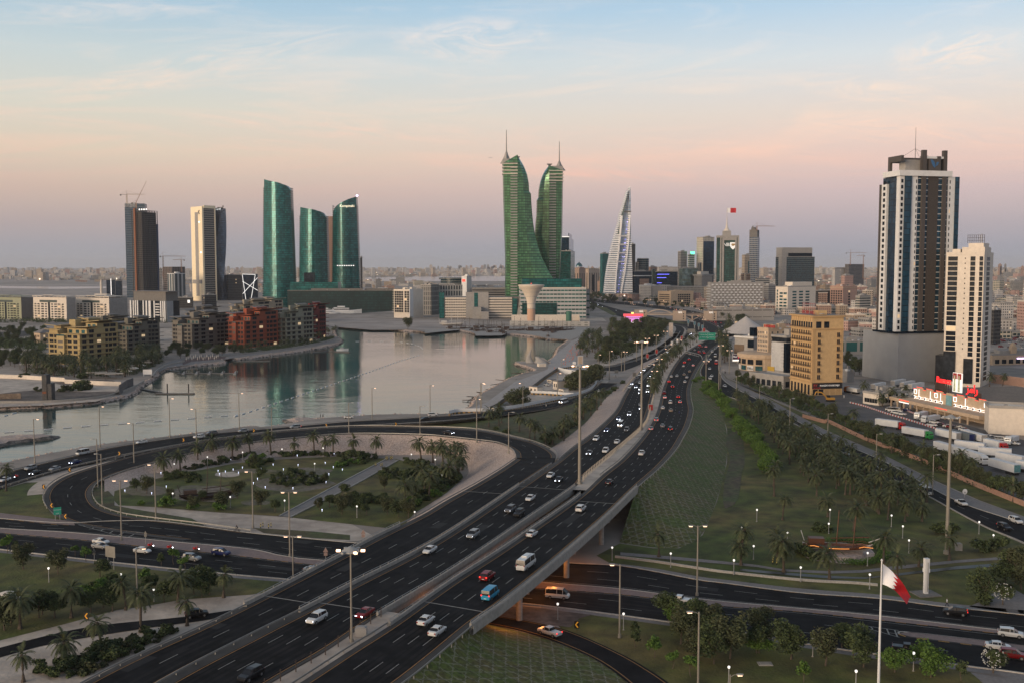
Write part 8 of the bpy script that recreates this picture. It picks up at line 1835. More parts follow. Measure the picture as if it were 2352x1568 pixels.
def bike(road,zf,x,y,label,rider=True,lights='head',col='brightred',rev=False,cycle=False):
 q_=zf(x,y)[0];
 if road:rd=ROADS[road];i,f=rd.find(*q_);p=rd.at(i,f,.02);t_=rd.T[i];a=math.atan2(t_.y,t_.x)+(math.pi if rev else 0)
 else:p=G(q_[0],q_[1],.06);a=0
 r_=thg('bicycle' if cycle else 'motorbike',label,'bicycle' if cycle else 'motorbike',p,a,None if cycle else 'delivery motorbikes')
 for x_ in (-.68,.68):
  b=MB();n=16;ro=.34 if cycle else .31;w_=.03 if cycle else .07
  b.loft([[V3((x_+rr*math.cos(k*2*math.pi/n),yy,ro+rr*math.sin(k*2*math.pi/n))) for k in range(n)] for rr,yy in ((ro*.78,-w_),(ro,-w_),(ro,w_),(ro*.78,w_))],cap=False);b.bd('wheel',M_tyre,r_)
 b=MB()
 if cycle:
  for l_ in ([(-.68,0,.34),(-.1,0,.3),(.45,0,.85),(.68,0,.34)],[(-.68,0,.34),(-.25,0,.9),(.45,0,.85)],[(-.1,0,.3),(-.25,0,.95)]):b.tube(l_,.025,5)
  b.box(-.4,-.12,-.08,.08,.93,.98);b.tube([(.45,-.25,1.0),(.45,.25,1.0)],.02,5);b.tube([(.45,0,.85),(.45,0,1.0)],.02,5)
 else:
  b.loft([[V3((x_,sy*w_,z)) for sy,z in ((-1,z0),(-1,z1),(1,z1),(1,z0))] for x_,w_,z0,z1 in ((-.75,.10,.45,.75),(-.2,.15,.3,.8),(.2,.16,.3,.95),(.5,.1,.6,1.0))]);b.tube([(.68,0,.31),(.5,0,1.05)],.05,5);b.tube([(.5,-.35,1.08),(.5,.35,1.08)],.025,5)
 b.bd('frame',M_black,r_)
 if not cycle:
  b=MB();b.box(-.95,-.4,-.26,.26,.85,1.35);b.bd('delivery_box',PAINT[col],r_);b=MB();b.box(.58,.68,-.1,.1,.85,1.02);b.bd('headlight',L_head if lights=='head' else M_lampoff,r_)
 sh=M_dcl if cycle else PAINT[col];b=MB();z=1.0 if cycle else .85
 b.loft([[V3((-.2+k*.35+math.cos(a_)*rx,math.sin(a_)*ry,z+dz)) for a_ in [j*math.pi/4 for j in range(8)]] for k,dz,rx,ry in ((0,0,.14,.17),(.3,.25,.13,.18),(.6,.5,.12,.21),(.75,.6,.06,.08))],0)
 for sy in (-1,1):b.tube([(-.15,sy*.1,z),(.2,sy*.16,z-.15),(.05,sy*.14,.38)],.085,6,1,r1=.055);b.tube([(.0,sy*.2,z+.48),(.2,sy*.27,z+.25),(.46,sy*.27,z+.22)],.05,6,0,r1=.035)
 b.lt([(.06,z+.56),(.13,z+.66),(.135,z+.74),(.08,z+.84),(0,z+.86)],10,2,c=(.1,0));pr=place(b.mesh('person',[sh,M_dcl,sh if not cycle else M_skin]),'person',label.replace('motorbike','rider on the motorbike').replace('bicycle','cyclist on the bicycle'),'person',p+V3((0,0,.0)),a)
bike('cross_near',zF,968,712,'first red delivery motorbike from the white car',rev=False);bike('cross_near',zF,1092,718,'middle red delivery motorbike on the cross street');bike('cross_near',zF,1258,732,'red delivery motorbike nearest the blue car')
bike('sea',zGG,150,935,'red delivery motorbike at the left end of the shore road',rev=True);bike('away',zI,1993,990,'blue motorbike on the outbound lanes',col='blue',lights='off');bike('toward',zI,1742,740,'dark red motorbike on the inbound lanes',col='red',rev=True);bike('far_out',zV,1325,890,'bright red motorbike behind the green gantry',rev=True,lights='off')
bike('cross_far',zF,1508,597,'bicycle at the edge of the cross street',cycle=True,rev=True)
# lamps
M_pole=mat('lamp_pole',(.22,.20,.17),.6,.2,var=.08);M_poleg=mat('grey_pole',(.30,.30,.29),.6,.2,var=.08)
LAMPC={}
def lamp(x,yb,yt,kind,label,z=0.0,rz=0.0,lit=True,group='street lamps along the roads'):
 p=G(x,yb,z);H=z_at(p,yt)-z;H=max(H,2.5);r_=thg('high_mast_lamp' if kind=='h' else 'street_lamp',label,'street lamp',p,rz,group)
 w=.07+H*.0045+(p.y>600)*.04;w=w*(1.45 if H>26 else .95) if kind=='h' else w;b=MB();b.cyl((0,0),w*1.5,w,0,H,8);b.cyl((0,0),w*2.6,w*2.4,0,.8,8);b.bd('pole',M_pole,r_)
 L_=L_warm if lit else M_lampoff;hs=1+(p.y>500)*.25+(p.y>900)*.2
 if kind in 'sd':
  for sg in ((1,) if kind=='s' else (-1,1)):
   b=MB();b.tube([(0,0,H-.4),(sg*.6,0,H-.05),(sg*1.3,0,H)],.06,5);b.bd('arm',M_pole,r_)
   b=MB();b.loft([[V3((sg*xx,yy*hs,H+zz*hs)) for yy,zz in ((-a_,-.1),(-a_*.8,.12),(a_*.8,.12),(a_,-.1))] for xx,a_ in ((1.0,.12),(1.6,.26),(2.1,.12))]);b.bd('lamp_head',M_poleg,r_)
   if lit or kind=='d':b=MB();b.box(sg*1.55-.36*hs,sg*1.55+.36*hs,-.17*hs,.17*hs,H-.22*hs,H-.101*hs);b.bd('lamp_glow' if lit else 'lamp_glass',L_,r_)
 elif kind=='h':
  b=MB();b.lt([(.9,H-.6),(1.5,H-.5),(1.5,H-.3),(.5,H+.3),(0,H+.5)],12);b.bd('head_ring',M_poleg,r_)
  for k in range(6):
   a_=k*math.pi/3;b=MB();b.obox((math.cos(a_)*2.1,math.sin(a_)*1.7),(math.cos(a_),math.sin(a_)),.34,.24,H-.46,H-.14,0);b.bd('flood_lamp',L_ if k in (0,3,5) or not lit else M_poleg,r_)
 return r_
def lamps(data,zf,kind,label,**k):
 for i,q_ in enumerate(data):
  x,yb=zf(q_[0],q_[1])[0];yt=zf(q_[0],q_[2])[0][1];lamp(x,yb,yt,kind,label,z=q_[3] if len(q_)>3 else 0,rz=q_[4] if len(q_)>4 else 0,**k)
PI=math.pi
lamps([(313,785,390),(898,642,277),(1523,555,204),(2145,497,158)],zGG,'s','lit street lamp on the lagoon side of the shore road')
lamps([(1203,832,424,0,PI),(1762,672,298,1,PI),(1397,1290,796,0,PI)],zGG,'s','lit street lamp reaching over the loop road')
lamps([(878,1006,568,0,PI),(918,1177,702,0,PI)],zGG,'s','unlit street lamp at the left bend of the loop road',lit=False)
lamps([(1090,1482,938)],zGG,'d','two headed lit street lamp in the pink central reserve');lamps([(163,670,338,0,PI)],zH,'s','lit street lamp between park and sandy track');lamps([(377,835,458),(396,985,714)],zH,'d','two headed lit street lamp left of the ramp parapet')
lamps([(735,1335,788,7.6)],zH,'h','tall high mast lamp in the sandy median at the bottom');lamps([(1132,130,-40,6.2),(1461,172,-95,6.8),(1646,235,-5,7.5),(719,124,-60,5.4),(272,160,-30,3.8)],zH,'s','unlit street lamp on the rubble slope crest of the loop road',lit=False)
lamp(316,1397,1259,'s','lit street lamp rising from the bottom left garden',0,.3)
for x,yb,yt in ((855,968,890),(988,952,884),(1106,945,880)):lamp(x,yb,yt,'s','lit street lamp by the water side of the shore road')
lamp(1331,1112,838,'h','tallest high mast lamp at the end of the bridge median',7.8);lamp(1473,985,784,'h','high mast lamp in the highway median beyond the bridge',5.2)
lamp(1601,1368,1206,'d','two headed street lamp in the central reserve right of the bridge');lamp(1423,1464,1295,'s','lit street lamp standing on the lawn below the bridge',rz=PI);lamp(1603,1600,1404,'s','lit street lamp cut by the bottom edge',rz=PI);lamp(1676,1640,1548,'s','lit lamp head at the bottom picture edge');lamp(2174,1271,955,'h','tall unlit high mast on the lawn right of the dhow',0,lit=False)
lamps([(295,455,135),(208,395,200),(412,505,340),(568,555,412),(772,717,492),(1028,797,594),(1355,950,730),(1735,1142,870),(308,430,300)],zK,'s','unlit grey street lamp along the service road',lit=False)
lamps([(40,990,762),(435,985,745),(405,1000,870),(1038,880,668),(768,950,745,0,PI),(1070,630,560),(1357,605,524),(1445,720,495),(1540,655,500),(1565,650,502),(1658,580,430),(1740,500,398),(1810,450,375),(1885,440,343)],zI,'s','lit street lamp by the corniche site')
lamps([(1797,760,655),(1770,870,705),(1815,700,600),(1835,640,560),(1868,600,520),(1905,560,450),(1945,540,420),(1985,520,400),(2015,500,392)],zI,'d','two headed lamp among the median palms',lit=False)
lamps([(180,1160,858),(350,1120,795),(490,1040,748),(632,960,685),(850,980,820),(750,1090,885),(670,1130,960),(600,1210,1040),(540,1370,1115),(490,1450,1200),(462,1568,1300),(1500,1240,905),(1270,1500,1150),(1635,1340,980),(1580,960,750)],zV,'d','two headed street lamp beside the upper highway')
lamps([(958,380,290),(1040,390,305),(1185,420,350),(1130,400,330),(790,400,342),(878,410,346),(1170,510,438),(1210,540,465),(1235,580,500),(660,320,228),(632,330,232),(525,300,215),(385,280,192),(340,270,190),(235,260,168),(320,330,258),(100,300,245),(145,330,264),(77,290,225),(410,350,274),(760,340,248),(860,340,245)],zV,'d','lit street lamp on the far boulevard',group='lit lamps of the far boulevard')
rl=random.Random(8)
lamps([(x,y+70,y) for x,y in zip([360,400,440,480,520,560,600,650,700,755,810,870,960,1040,1120,1210,1290,1340,1440,460,520,580,680,820,900,1000,1100,1180,540,620,740],[352,360,345,370,360,380,375,345,400,405,430,440,440,455,468,478,500,495,520,400,420,440,460,480,505,520,530,540,405,415,430])],zR,'s','lit lamp on the distant boulevard between the tower groups',group='lit lamps of the far boulevard')
gl_pole=MB();gl_pole.cyl((0,0),.09,.07,0,1,6);gp=gl_pole.mesh('pole',M_poleg);b=MB();b.lt([(0,-.36),(.16,-.2),(.23,-.08),(.25,.04),(.2,.16),(.08,.23),(0,.25)],10);gg=b.mesh('globe',L_glow,True);b=MB();b.cyl((0,0),.22,.18,0,.18,8);gb=b.mesh('footing',M_conc)
def glb(zf,data,label,grp):
 for x,yb,yt in data:
  (px_,py_),(_,pt_y)=zf(x,yb)[0],zf(x,yt)[0];p=G(px_,py_);H=max(z_at(p,pt_y),1.5);r_=thg('globe_lamp',label,'garden lamp',p,0,grp);add('pole',gp,r_,(0,0,0),sc=(1.2,1.2,H));add('globe',gg,r_,(0,0,H));add('footing',gb,r_)
glb(zL,[(250,262,172),(130,400,305),(490,420,348),(825,262,170),(815,360,280),(1308,306,215),(1397,395,300),(1445,514,411),(1997,362,267),(2110,440,370),(224,560,456),(69,680,567),(594,738,624),(1120,614,510),(1137,795,680),(31,1234,1098),(689,1328,1190),(1481,1442,1298),(1028,1600,1440),(29,1530,1408)],'white globe lamp on the right hand lawns','globe lamps of the right lawns')
glb(zJ,[(1562,585,512),(1470,700,615),(1542,814,733),(1038,862,778),(1422,907,820),(682,822,742),(351,1182,1085),(751,1245,1145),(1392,1332,1230)],'white globe lamp beside the path and slip road','globe lamps of the right lawns')
glb(zX,[(613,580,504),(942,527,435),(1290,472,388),(1680,430,357),(2087,432,347),(307,720,682),(599,900,795),(1168,937,830),(1706,972,865),(2003,572,500)],'white globe lamp in the loop garden','globe lamps of the loop garden');glb(zY,[(1162,470,386),(1483,580,456),(820,790,735),(1573,742,667),(1206,1235,1160),(430,1242,1085),(250,1100,1015)],'white globe lamp in the right part of the loop garden','globe lamps of the loop garden');glb(zF,[(313,922,832),(774,942,871),(985,1047,967),(1274,960,917)],'white globe lamp in the bottom left garden','globe lamps of the bottom left garden')
b=MB();b.cyl((0,0),.05,.05,0,.5,5);b.lt([(.05,.5),(.16,.66),(.13,.74),(0,.76)],8);ug=b.mesh('garden_spotlight',E('cool_spotlight',(.75,.8,1),2.2))
for i,(x,y) in enumerate([(288,732),(123,782),(533,742),(388,808),(480,606),(1046,585),(1118,592),(1195,572),(1248,603),(1287,552),(1060,617),(1476,562),(1591,522),(1170,477),(1693,570),(1690,622),(1838,527),(1436,664),(1396,706),(1513,748),(1787,758),(2107,505),(2187,547),(2277,572),(2143,618),(2115,696),(2249,920),(2194,417),(1830,432),(2076,976)]):q_=zX(x,y)[0];place(ug,'garden_spotlight','small lit spotlight on the lawn of the loop garden','garden light',G(*q_),0,'garden spotlights')
# signs, flag, pylon
pf=G(2017,1600);hf=z_at(pf,1287);rt=thg('flagpole','tall white flagpole carrying the large red and white flag','flagpole',pf);b=MB();b.cyl((0,0),.26,.11,0,hf,10);b.lt([(.16,hf),(.2,hf+.15),(0,hf+.4)],8);b.bd('pole',M_white,rt)
def bigflag():
 pass
 top=z_at(pf,1294);bot=z_at(pf,1341);k=pf.y/2352*1.03;bw,br=MB(),MB();T0,T1=V3((.2,0,top)),V3((.2,0,bot))
 E0=V3((75*k,.6,z_at(pf,1375)));E1=V3((54*k,-.4,z_at(pf,1382)))
 M0=V3((38*k,.6,z_at(pf,1316)));M1=V3((32*k,-.4,z_at(pf,1346)))
 def P(u_,v_):
  a=T0*(1-u_)**2+M0*2*u_*(1-u_)+E0*u_*u_;c=T1*(1-u_)**2+M1*2*u_*(1-u_)+E1*u_*u_;p=a.lerp(c,v_);p.y+=math.sin(u_*8+v_*2.5)*.7*u_**.5; return p
 m=40
 def e_(v_):ph=(v_*4)%1; return .36+.14*(1-abs(2*ph-1))
 for j in range(m):
  v0,v1=j/m,(j+1)/m
  for i in range(10):bw.qd(P(e_(v0)*i/10,v0),P(e_(v0)*(i+1)/10,v0),P(e_(v1)*(i+1)/10,v1),P(e_(v1)*i/10,v1))
  for i in range(14):f0,f1=e_(v0),e_(v1);br.qd(P(f0+(1-f0)*i/14,v0),P(f0+(1-f0)*(i+1)/14,v0),P(f1+(1-f1)*(i+1)/14,v1),P(f1+(1-f1)*i/14,v1))
 r_=thg('flag','large red flag with a serrated white band hanging from the tall pole','flag',pf);bw.bd('white_band',M_flagw,r_);br.bd('red_field',M_flagr,r_)
bigflag()
pp=G(2126,1364);hp_=z_at(pp,1281);rt=thg('memorial_pylon','slim white stone pylon on a dark paved base','pylon',pp,.2);b=MB();b.box(-.4,.4,-.4,.4,0,hp_*.62);b.box(-.58,.58,-.5,.5,hp_*.62,hp_*.72);b.box(-.5,.5,-.45,.45,hp_*.72,hp_);b.bd('shaft',M_white,rt);b=MB();b.box(-.08,.08,-.65,-.61,hp_*.1,hp_*.9);b.bd('groove',M_greyp,rt);b=MB();b.box(-2.6,2.6,-2.2,2.2,0,.25);b.bd('base',M_concd,rt)
M_sgn=mat('sign_green',(.01,.17,.11),.5,var=.05,emit=(.02,.5,.3),es=.12);M_warn=mat('warning_sign_red',(.27,.19,.17),.6,var=.1);M_sgb=mat('sign_back',(.20,.19,.17),.6,.2,var=.1)
def signp(zf,x,yb,yt,w,h,label,m,lines=(),rz=0.0,posts=2,z=0.0,tri=False,two=False):
 px_,py_=zf(x,yb)[0];p=G(px_,py_,z);H=z_at(p,zf(x,yt)[0][1])-z;r_=thg('road_sign',label,'road sign',p,rz);b=MB()
 for sx in ((-w*.3,w*.3) if posts==2 else (0,)):b.cyl((sx,0),.07,.07,0,H-.1,6)
 b.bd('sign_post',M_poleg,r_);b=MB()
 if tri:b.loft([[V3((-w/2,yy,H-h)),V3((w/2,yy,H-h)),V3((0,yy,H))] for yy in (-.12,-.08)]);b.box(-w*.35,w*.35,-.12,-.08,H-h-h*.75,H-h-.1)
 elif tri is None:b.loft([[V3((w/2*math.cos(k*PI/8),yy,H-w/2+w/2*math.sin(k*PI/8))) for k in range(16)] for yy in (-.12,-.08)])
 else:b.box(-w/2,w/2,-.14,-.08,H-h,H)
 b.bd('sign_face',m,r_)
 for i,s_ in enumerate(lines):text('lettering',s_,M_white if m in (M_sgn,) else (M_black if m is not M_red else M_white),h/len(lines)*.45,r_,(0,-.15,H-h*(i+.82)/len(lines)),0,ext=.01)
 return r_
signp(zGG,517,1300,1180,2.0,2.1,'green direction sign in two panels at the loop exit',M_sgn,('MANAMA','SEEF'),.5)
signp(zF,710,840,690,3.2,2.7,'back of a large direction sign beside the cross street',M_sgb,(),-.45);signp(zF,932,680,592,.9,.9,'triangular sign in the pink central reserve',M_sgb,(),0,1,tri=True);signp(zF,603,780,705,.9,.9,'triangular sign before the silver car',M_sgb,(),0,1,tri=True)
signp(zH,803,745,675,1.3,1.2,'red edged triangular warning sign on the sandy track',M_warn,(),0,1,tri=True);signp(zH,585,860,778,1.3,1.2,'red edged triangular warning sign in the central reserve',M_warn,(),0,1,tri=True)
signp(zK,1951,1160,1100,1.7,1.7,'round speed limit sign reading 50 on the verge',M_white,('50',),.2,1,tri=None);signp(zI,1500,715,645,2.6,2,'back of a sign on the lane merge gore',M_sgb,(),.3);signp(zI,1640,715,662,2.3,2.6,'back of a tall sign on the hatched gore',M_sgb,(),.3)
def chevron(zf,x,y,sg=1,z=.3):
 px_,py_=zf(x,y)[0];p=G(px_,py_,z);r_=thg('chevron_sign','small black chevron board with an orange arrow on a road bend','road sign',p,0,'chevron boards on the bends');b=MB();b.box(-.5,.5,-.05,.05,.5,2.0);b.cyl((0,0),.05,.05,0,.5,6);b.bd('board',M_black,r_);b=MB()
 for zz in (-1,1):b.poly([(sg*.35,-.07,1.25),(sg*.1,-.07,1.25),(-sg*.35,-.07,1.25+zz*.55),(-sg*.08,-.07,1.25+zz*.62)][::(1 if sg*zz<0 else -1)])
 b.bd('arrow',E('glowing_orange',(.9,.4,.03),.35),r_)  # arrow emits a faint glow in place of light thrown back
for a_ in ((zGG,1070,728,1,3.0),(zGG,1645,605,1,1.5),(zGG,625,875,-1,2),(zGG,463,1200,-1,0),(zGG,587,1300,-1,0),(zGG,393,1030,-1,0),(zH,168,118,1,1.6),(zH,588,88,1,1.6),(zH,992,80,1,1.6),(zF,553,1175,-1,0),(zJ,467,1248,-1,0)):chevron(*a_)
b=MB();b.cyl((0,0),.12,.12,0,.45,8,0);b.cyl((0,0),.12,.12,.45,.8,8,1);b.cyl((0,0),.12,.12,.8,1.1,8,0);b.lt([(.12,1.1),(.14,1.2),(0,1.3)],8,1);bo=b.mesh('bollard',[M_black,mat('bollard_yellow',(.45,.36,.10),.7,var=.1)])
for x,y in [(815,460),(830,455),(845,462),(878,458),(892,452),(908,460),(828,470),(842,468),(885,468),(675,550),(688,545),(750,555),(768,550),(770,545)]:place(bo,'bollard','black and yellow bollard on the garden path','bollard',G(*zY(x,y)[0]),0,'bollards',1.0)
for zf,L__ in ((zX,[(1468,1140),(1490,1128),(1546,1142),(1570,1132)]),(zL,[(375,600),(378,588),(406,605),(410,592)])):
 for x,y in L__:place(bo,'bollard','black and yellow bollard beside a drain cover' if zf is zX else 'black and yellow bollard by the footpath','bollard',G(*zf(x,y)[0]),0,'bollards',1.1)
def gantry(zf,xl,xr,yb,yt,label,m=M_poleg,panel=None,yb2=None):
 (ax_,ay_),(bx_,by_)=zf(xl,yb)[0],zf(xr,yb2 or yb)[0];a,c=G(ax_,ay_),G(bx_,by_);H=z_at(a,zf(xl,yt)[0][1]);r_=thg('sign_gantry',label,'gantry',a);d=c-a;b=MB();b.tube([(0,0,0),(0,0,H-3),tuple(d*.04+V3((0,0,H-1))),tuple(d*.12+V3((0,0,H)))],.28,6);b.tube([tuple(d),tuple(d+V3((0,0,H-3))),tuple(d*.96+V3((0,0,H-1))),tuple(d*.88+V3((0,0,H)))],.28,6);b.bd('gantry_posts',m,r_);b=MB();b.tube([tuple(d*.12+V3((0,0,H))),tuple(d*.88+V3((0,0,H)))],.25,6);b.tube([tuple(d*.15+V3((0,0,H-1.6))),tuple(d*.85+V3((0,0,H-1.6)))],.2,6)
 for k in range(9):t_=.15+.7*k/8;b.tube([tuple(d*t_+V3((0,0,H))),tuple(d*t_+V3((0,0,H-1.6)))],.1,4)
 b.bd('gantry_beam',m,r_)
 if panel:
  b=MB();u_=d.to_2d().normalized();
  for f0,f1 in panel[0]:mm=d*((f0+f1)/2);b.obox((mm.x,mm.y-.6),u_,d.length*(f1-f0)/2,.1,H-panel[2],H+panel[3])
  b.bd('sign_panel',panel[1],r_)
  if panel[1] is M_sgn:
   for f_,s_ in ((.27,'Exhibition Ave'),(.27,'Seef  Muharraq'),(.73,'Manama'),(.73,'King Faisal Hwy')):mm=d*f_;text('lettering',s_,M_white,1.4,r_,(mm.x,mm.y-.75,H+(1.2 if s_[0] in 'EM' else -1.2)),math.atan2(u_.y,u_.x),ext=.01)
 return r_
gantry(zV,858,1215,1030,968,'curved steel gantry over both carriageways',yb2=1125);gantry(zV,1150,1415,850,765,'green direction sign gantry over the outbound lanes',panel=([(.0,.51),(.53,1.0)],M_sgn,3.5,3.5),yb2=850);gantry(zV,920,1110,740,680,'gantry seen from behind over the inbound lanes',panel=([(.3,.95)],M_sgb,2.5,2.2))
A0=G(*zV(245,500)[0]);A1=G(*zV(852,518)[0]);A2=G(*zV(1335,520)[0]);M_brg=mat('beige_bridge',(.40,.31,.24),.8,var=.05)
rt=thg('footbridge','beige footbridge with a shallow arch over the highway','footbridge',A1);hb_=z_at(A1,zV(852,430)[0][1])
for pA,nm_ in ((A0,'stair_tower'),(A1,'stair_tower'),(A2,'stair_tower')):
 q_=pA-A1;ww=9.5*A1.y/1000;b=MB();b.box(q_.x-ww*.62,q_.x+ww*.62,q_.y-5,q_.y+5,0,hb_+5.5);b.bd(nm_,M_brg,rt);b=MB();[b.box(q_.x+ww*.3,q_.x+ww*.42,q_.y-5.1,q_.y-5.01,2+k*3,3.6+k*3) for k in range(3)];b.bd('tower_windows',M_win,rt);text('lettering','GIG',L_glow,3.2,rt,(q_.x,q_.y-5.2,hb_+2.4),0,ext=.02)
for p0,p1 in ((A0-A1,A1-A1),(A1-A1,A2-A1)):
 u_=(p1-p0);b=MB();b.obox((p0+p1)/2,u_.to_2d(),u_.length/2,1.8,hb_-1.0,hb_);b.bd('deck',M_brg,rt);b=MB();
 for sy in (-1.8,1.8):
  for zz in (.6,1.3,2.2):b.tube([(p0.x,p0.y+sy,hb_+zz),(p1.x,p1.y+sy,hb_+zz)],.1,4)
 b.bd('railing',M_brg,rt)
q0,q1=A0-A1,A1-A1;
for sy in (-2.2,2.2):b=MB();b.tube([V3((q0.x+(q1.x-q0.x)*t_/16,q0.y+(q1.y-q0.y)*t_/16+sy,hb_-6+(z_at(A1,zV(550,358)[0][1])-hb_+6)*(1-((t_-8)/8)**2))) for t_ in range(17)],.45,6);b.bd('arch',M_brg,rt)
md=A2-A1;b=MB();b.cyl((md.x*.42,md.y*.42),1.0,1.0,0,hb_-1,10);[b.tube([(md.x*.42,md.y*.42,hb_-7),(md.x*(.42+s_*.28),md.y*(.42+s_*.28),hb_-1)],.5,6) for s_ in (-1,1)];b.bd('mid_pier',M_brg,rt)
def board(zf,x,yb,y0,y1,w,label,m,rz=0,edge=M_poleg,name='billboard',words=()):
 p=G(*zf(x,yb)[0]);za,zb=z_at(p,zf(x,y0)[0][1]),z_at(p,zf(x,y1)[0][1]);r_=thg(name,label,'billboard',p,rz);b=MB();b.box(-.5,.5,-.3,.3,0,zb);b.bd('support',M_poleg,r_);b=MB();b.box(-w/2-.3,w/2+.3,-.35,-.02,zb-.3,za+.3);b.bd('frame',edge,r_);b=MB();b.box(-w/2,w/2,-.40,-.351,zb,za);b.bd('screen',m,r_)
 for dx_,dz_,s_,mm,sz_ in words:text('lettering',s_,mm,sz_,r_,(dx_,-.45,zb+dz_),0,ext=.01)
 return r_,za,zb
r_,za,zb=board(zV,1765,1190,1040,1148,7.8,'lit billboard with a dark picture and white footer',E('screen_dark',(.05,.03,.04),.7),.1,M_white,words=((-2,3,'ﺎﻧﺎﺠﻣ',L_glow,1.5),))
b=MB();b.box(-3.9,3.9,-.46,-.401,zb,zb+1.1);b.bd('footer',L_glow,r_);b=MB();b.lt([(1.3,-.1),(.9,.3),(0,.4)],10);o=b.bd('picture',E('screen_red',(.7,.04,.08),.6),r_);o.location=(1.3,-.42,zb+2.6);o.rotation_euler=(PI/2,0,0);b=MB();b.lt([(.8,-.1),(.5,.3),(0,.4)],10);o=b.bd('picture',E('screen_blue',(.03,.12,.6),.6),r_);o.location=(2.6,-.43,zb+2.2);o.rotation_euler=(PI/2,0,0)
board(zV,1803,760,588,700,2.8,'tall narrow lit white billboard',L_glow,.1);board(zV,1737,700,530,615,2.8,'tall billboard with a pale robed figure',E('poster_sand',(.55,.38,.22),.7),.1);board(zV,718,800,556,770,3.8,'stack of pale square shop signs on a pole',mat('sign_panels',(.45,.38,.33),.6,var=.3,scale=.4),.1);board(zI,1217,600,538,600,3.4,'ladder frame of a large board above the site',M_brg,.2,M_white)
board(zI,1768,1000,915,965,2.0,'red and white poster on the median fence',M_red,.2);
for x,y in ((735,870),(818,830),(887,790),(494,1000),(350,1070)):board(zV,x,y+60,y-28,y+30,1.8,'small red and white street banner on a corniche post',M_red if x<500 or x==887 else M_white,.1,name='street_banner')
for x,y in ((990,535),(1090,560),(1155,585),(1213,615),(1238,665)):board(zV,x,y+80,y-25,y+25,2.1,'tall street banner beside the upper highway',mat('banner_blue',(.07,.17,.22),.6) if x<1230 else M_red,.1,name='street_banner')
t=sm('neon_hall','pink hall outlined with violet light tubes',1433,1436,1476,742,727,85,E('glowing_pink_wall',(.7,.30,.28),.18),M_pinkr,roof=False);A,B,H=t.A,t.B,t.H;b=MB()  # hall wall gives off a faint pink glow, light put into its material
for k,f in ((0,.0),(1,.16),(2,.30)):u0,u1,v1=B*(.05+f),B*(.95-f),H*(.86-k*.22);[b.box(.1,.5,a_,c_,v0_,v1_) for a_,c_,v0_,v1_ in ((u0,u0+.7,0,v1),(u1-.7,u1,0,v1),(u0,u1,v1,v1+.7))]
b.bd('light_tubes',E('violet_tube',(.8,.3,1),1.1),t.rt);t.part('red_cornice',E('red_cornice_light',(1,.12,.15),.7),(-A,.8,-.8,B+.8,H,H+3));t.part('roof_sign',L_amber,(-A*.5,-A*.4,B*.38,B*.52,H+3,H+5));t.part('ground_lights',L_white,(2,3,B*.2,B*.8,0,1.5))
g0=G(*zI(840,590)[0],.2);rt=thg('sail_sculpture','grey crescent shaped sculpture on the round shore platform','sculpture',g0);k=g0.y/2352*.293;H=z_at(g0,zI(835,478)[0][1])
b=MB();b.loft([[V3((cx_*k+w_*k*math.cos(a_),w_*.45*k*math.sin(a_),H*f)) for a_ in [j*PI/4 for j in range(8)]] for f,cx_,w_ in ((0,-15,36),(.15,-22,30),(.3,-26,24),(.5,-24,16),(.7,-17,10),(.88,-9,5),(1,-5,1))]);b.bd('crescent',M_greyp,rt,smooth=True)
g1=G(*zI(905,590)[0],.2);rt=thg('shell_sculpture','grey curling shell shaped sculpture beside the crescent','sculpture',g1);b=MB();b.loft([[V3((cx_*k+w_*k*math.cos(a_),w_*.8*k*math.sin(a_),(z_+w_*.0)*k)) for a_ in [j*PI/4 for j in range(8)]] for cx_,w_,z_ in ((10,58,0),(6,48,14),(-4,34,30),(-18,24,44),(-30,14,52),(-38,6,50))]);b.tube([(-20*k,-8*k,40*k),(20*k,-8*k,36*k),(60*k,-4*k,12*k),(80*k,0,2*k)],10*k,8,r1=4*k);b.bd('shell',M_greyp,rt,smooth=True)
t=sm('kiosk','small white kiosk on the round shore platform',*[zI(x_,0)[0][0] for x_ in (880,895,950)],zI(0,620)[0][1],zI(0,596)[0][1],70,M_offw,roof=False)
def hoard(pts,h,label,m=M_white,st=False,zf=zI):
 P=dense([G(*zf(x,y)[0]) for x,y in pts],90);o=P[45];Q=[p-o for p in P];r_=thg('hoarding',label,'hoarding',o);a_=offset(Q,.15);c_=offset(Q,-.15);b=MB();b.strip(lift(a_,0),lift(a_,h));b.strip(lift(a_,h),lift(c_,h));b.strip(lift(c_,h),lift(c_,0));b.bd('hoarding_panels',m,r_)
 if st:
  b=MB();D=dense(Q,max(int(plen(Q)[-1]/1.2),4))
  for k in range(len(D)-1):d=(D[k+1]-D[k]).to_2d();b.obox((D[k]+D[k+1])/2+V3((.0,-.9,0)),d,d.length/2,.25,0,.9,k%2)
  b.bd('striped_barriers',[M_kerby,M_kerbk],r_)
hoard([(190,1000),(260,985),(450,980),(530,975)],2.4,'white hoarding with striped barriers at the near end of the shore site',st=True);hoard([(530,975),(700,955),(860,925),(1000,895),(1200,850),(1300,810),(1345,762)],2.4,'long white hoarding along the curve of the shore road',st=True)
hoard([(480,975),(560,940),(640,885),(830,800),(930,725),(1040,650)],2.2,'dark mesh and striped barrier line through the shore site',mat('mesh_panel',(.10,.09,.075),.8,var=.3,scale=1),st=True);hoard([(830,835),(960,840),(1100,850),(1190,855)],2.2,'white hoarding inside the shore site by the lone palm',st=True);hoard([(1045,655),(1100,670),(1190,685)],3.0,'bright white curved hoarding by the site corner',M_white);hoard([(1380,630),(1500,615),(1700,560),(1850,500),(1960,410),(2000,350)],1.4,'long low wall between grove and corniche road',M_conc);hoard([(1040,640),(1190,625),(1380,630)],1.8,'pale panel line along the corniche slip road',st=True)
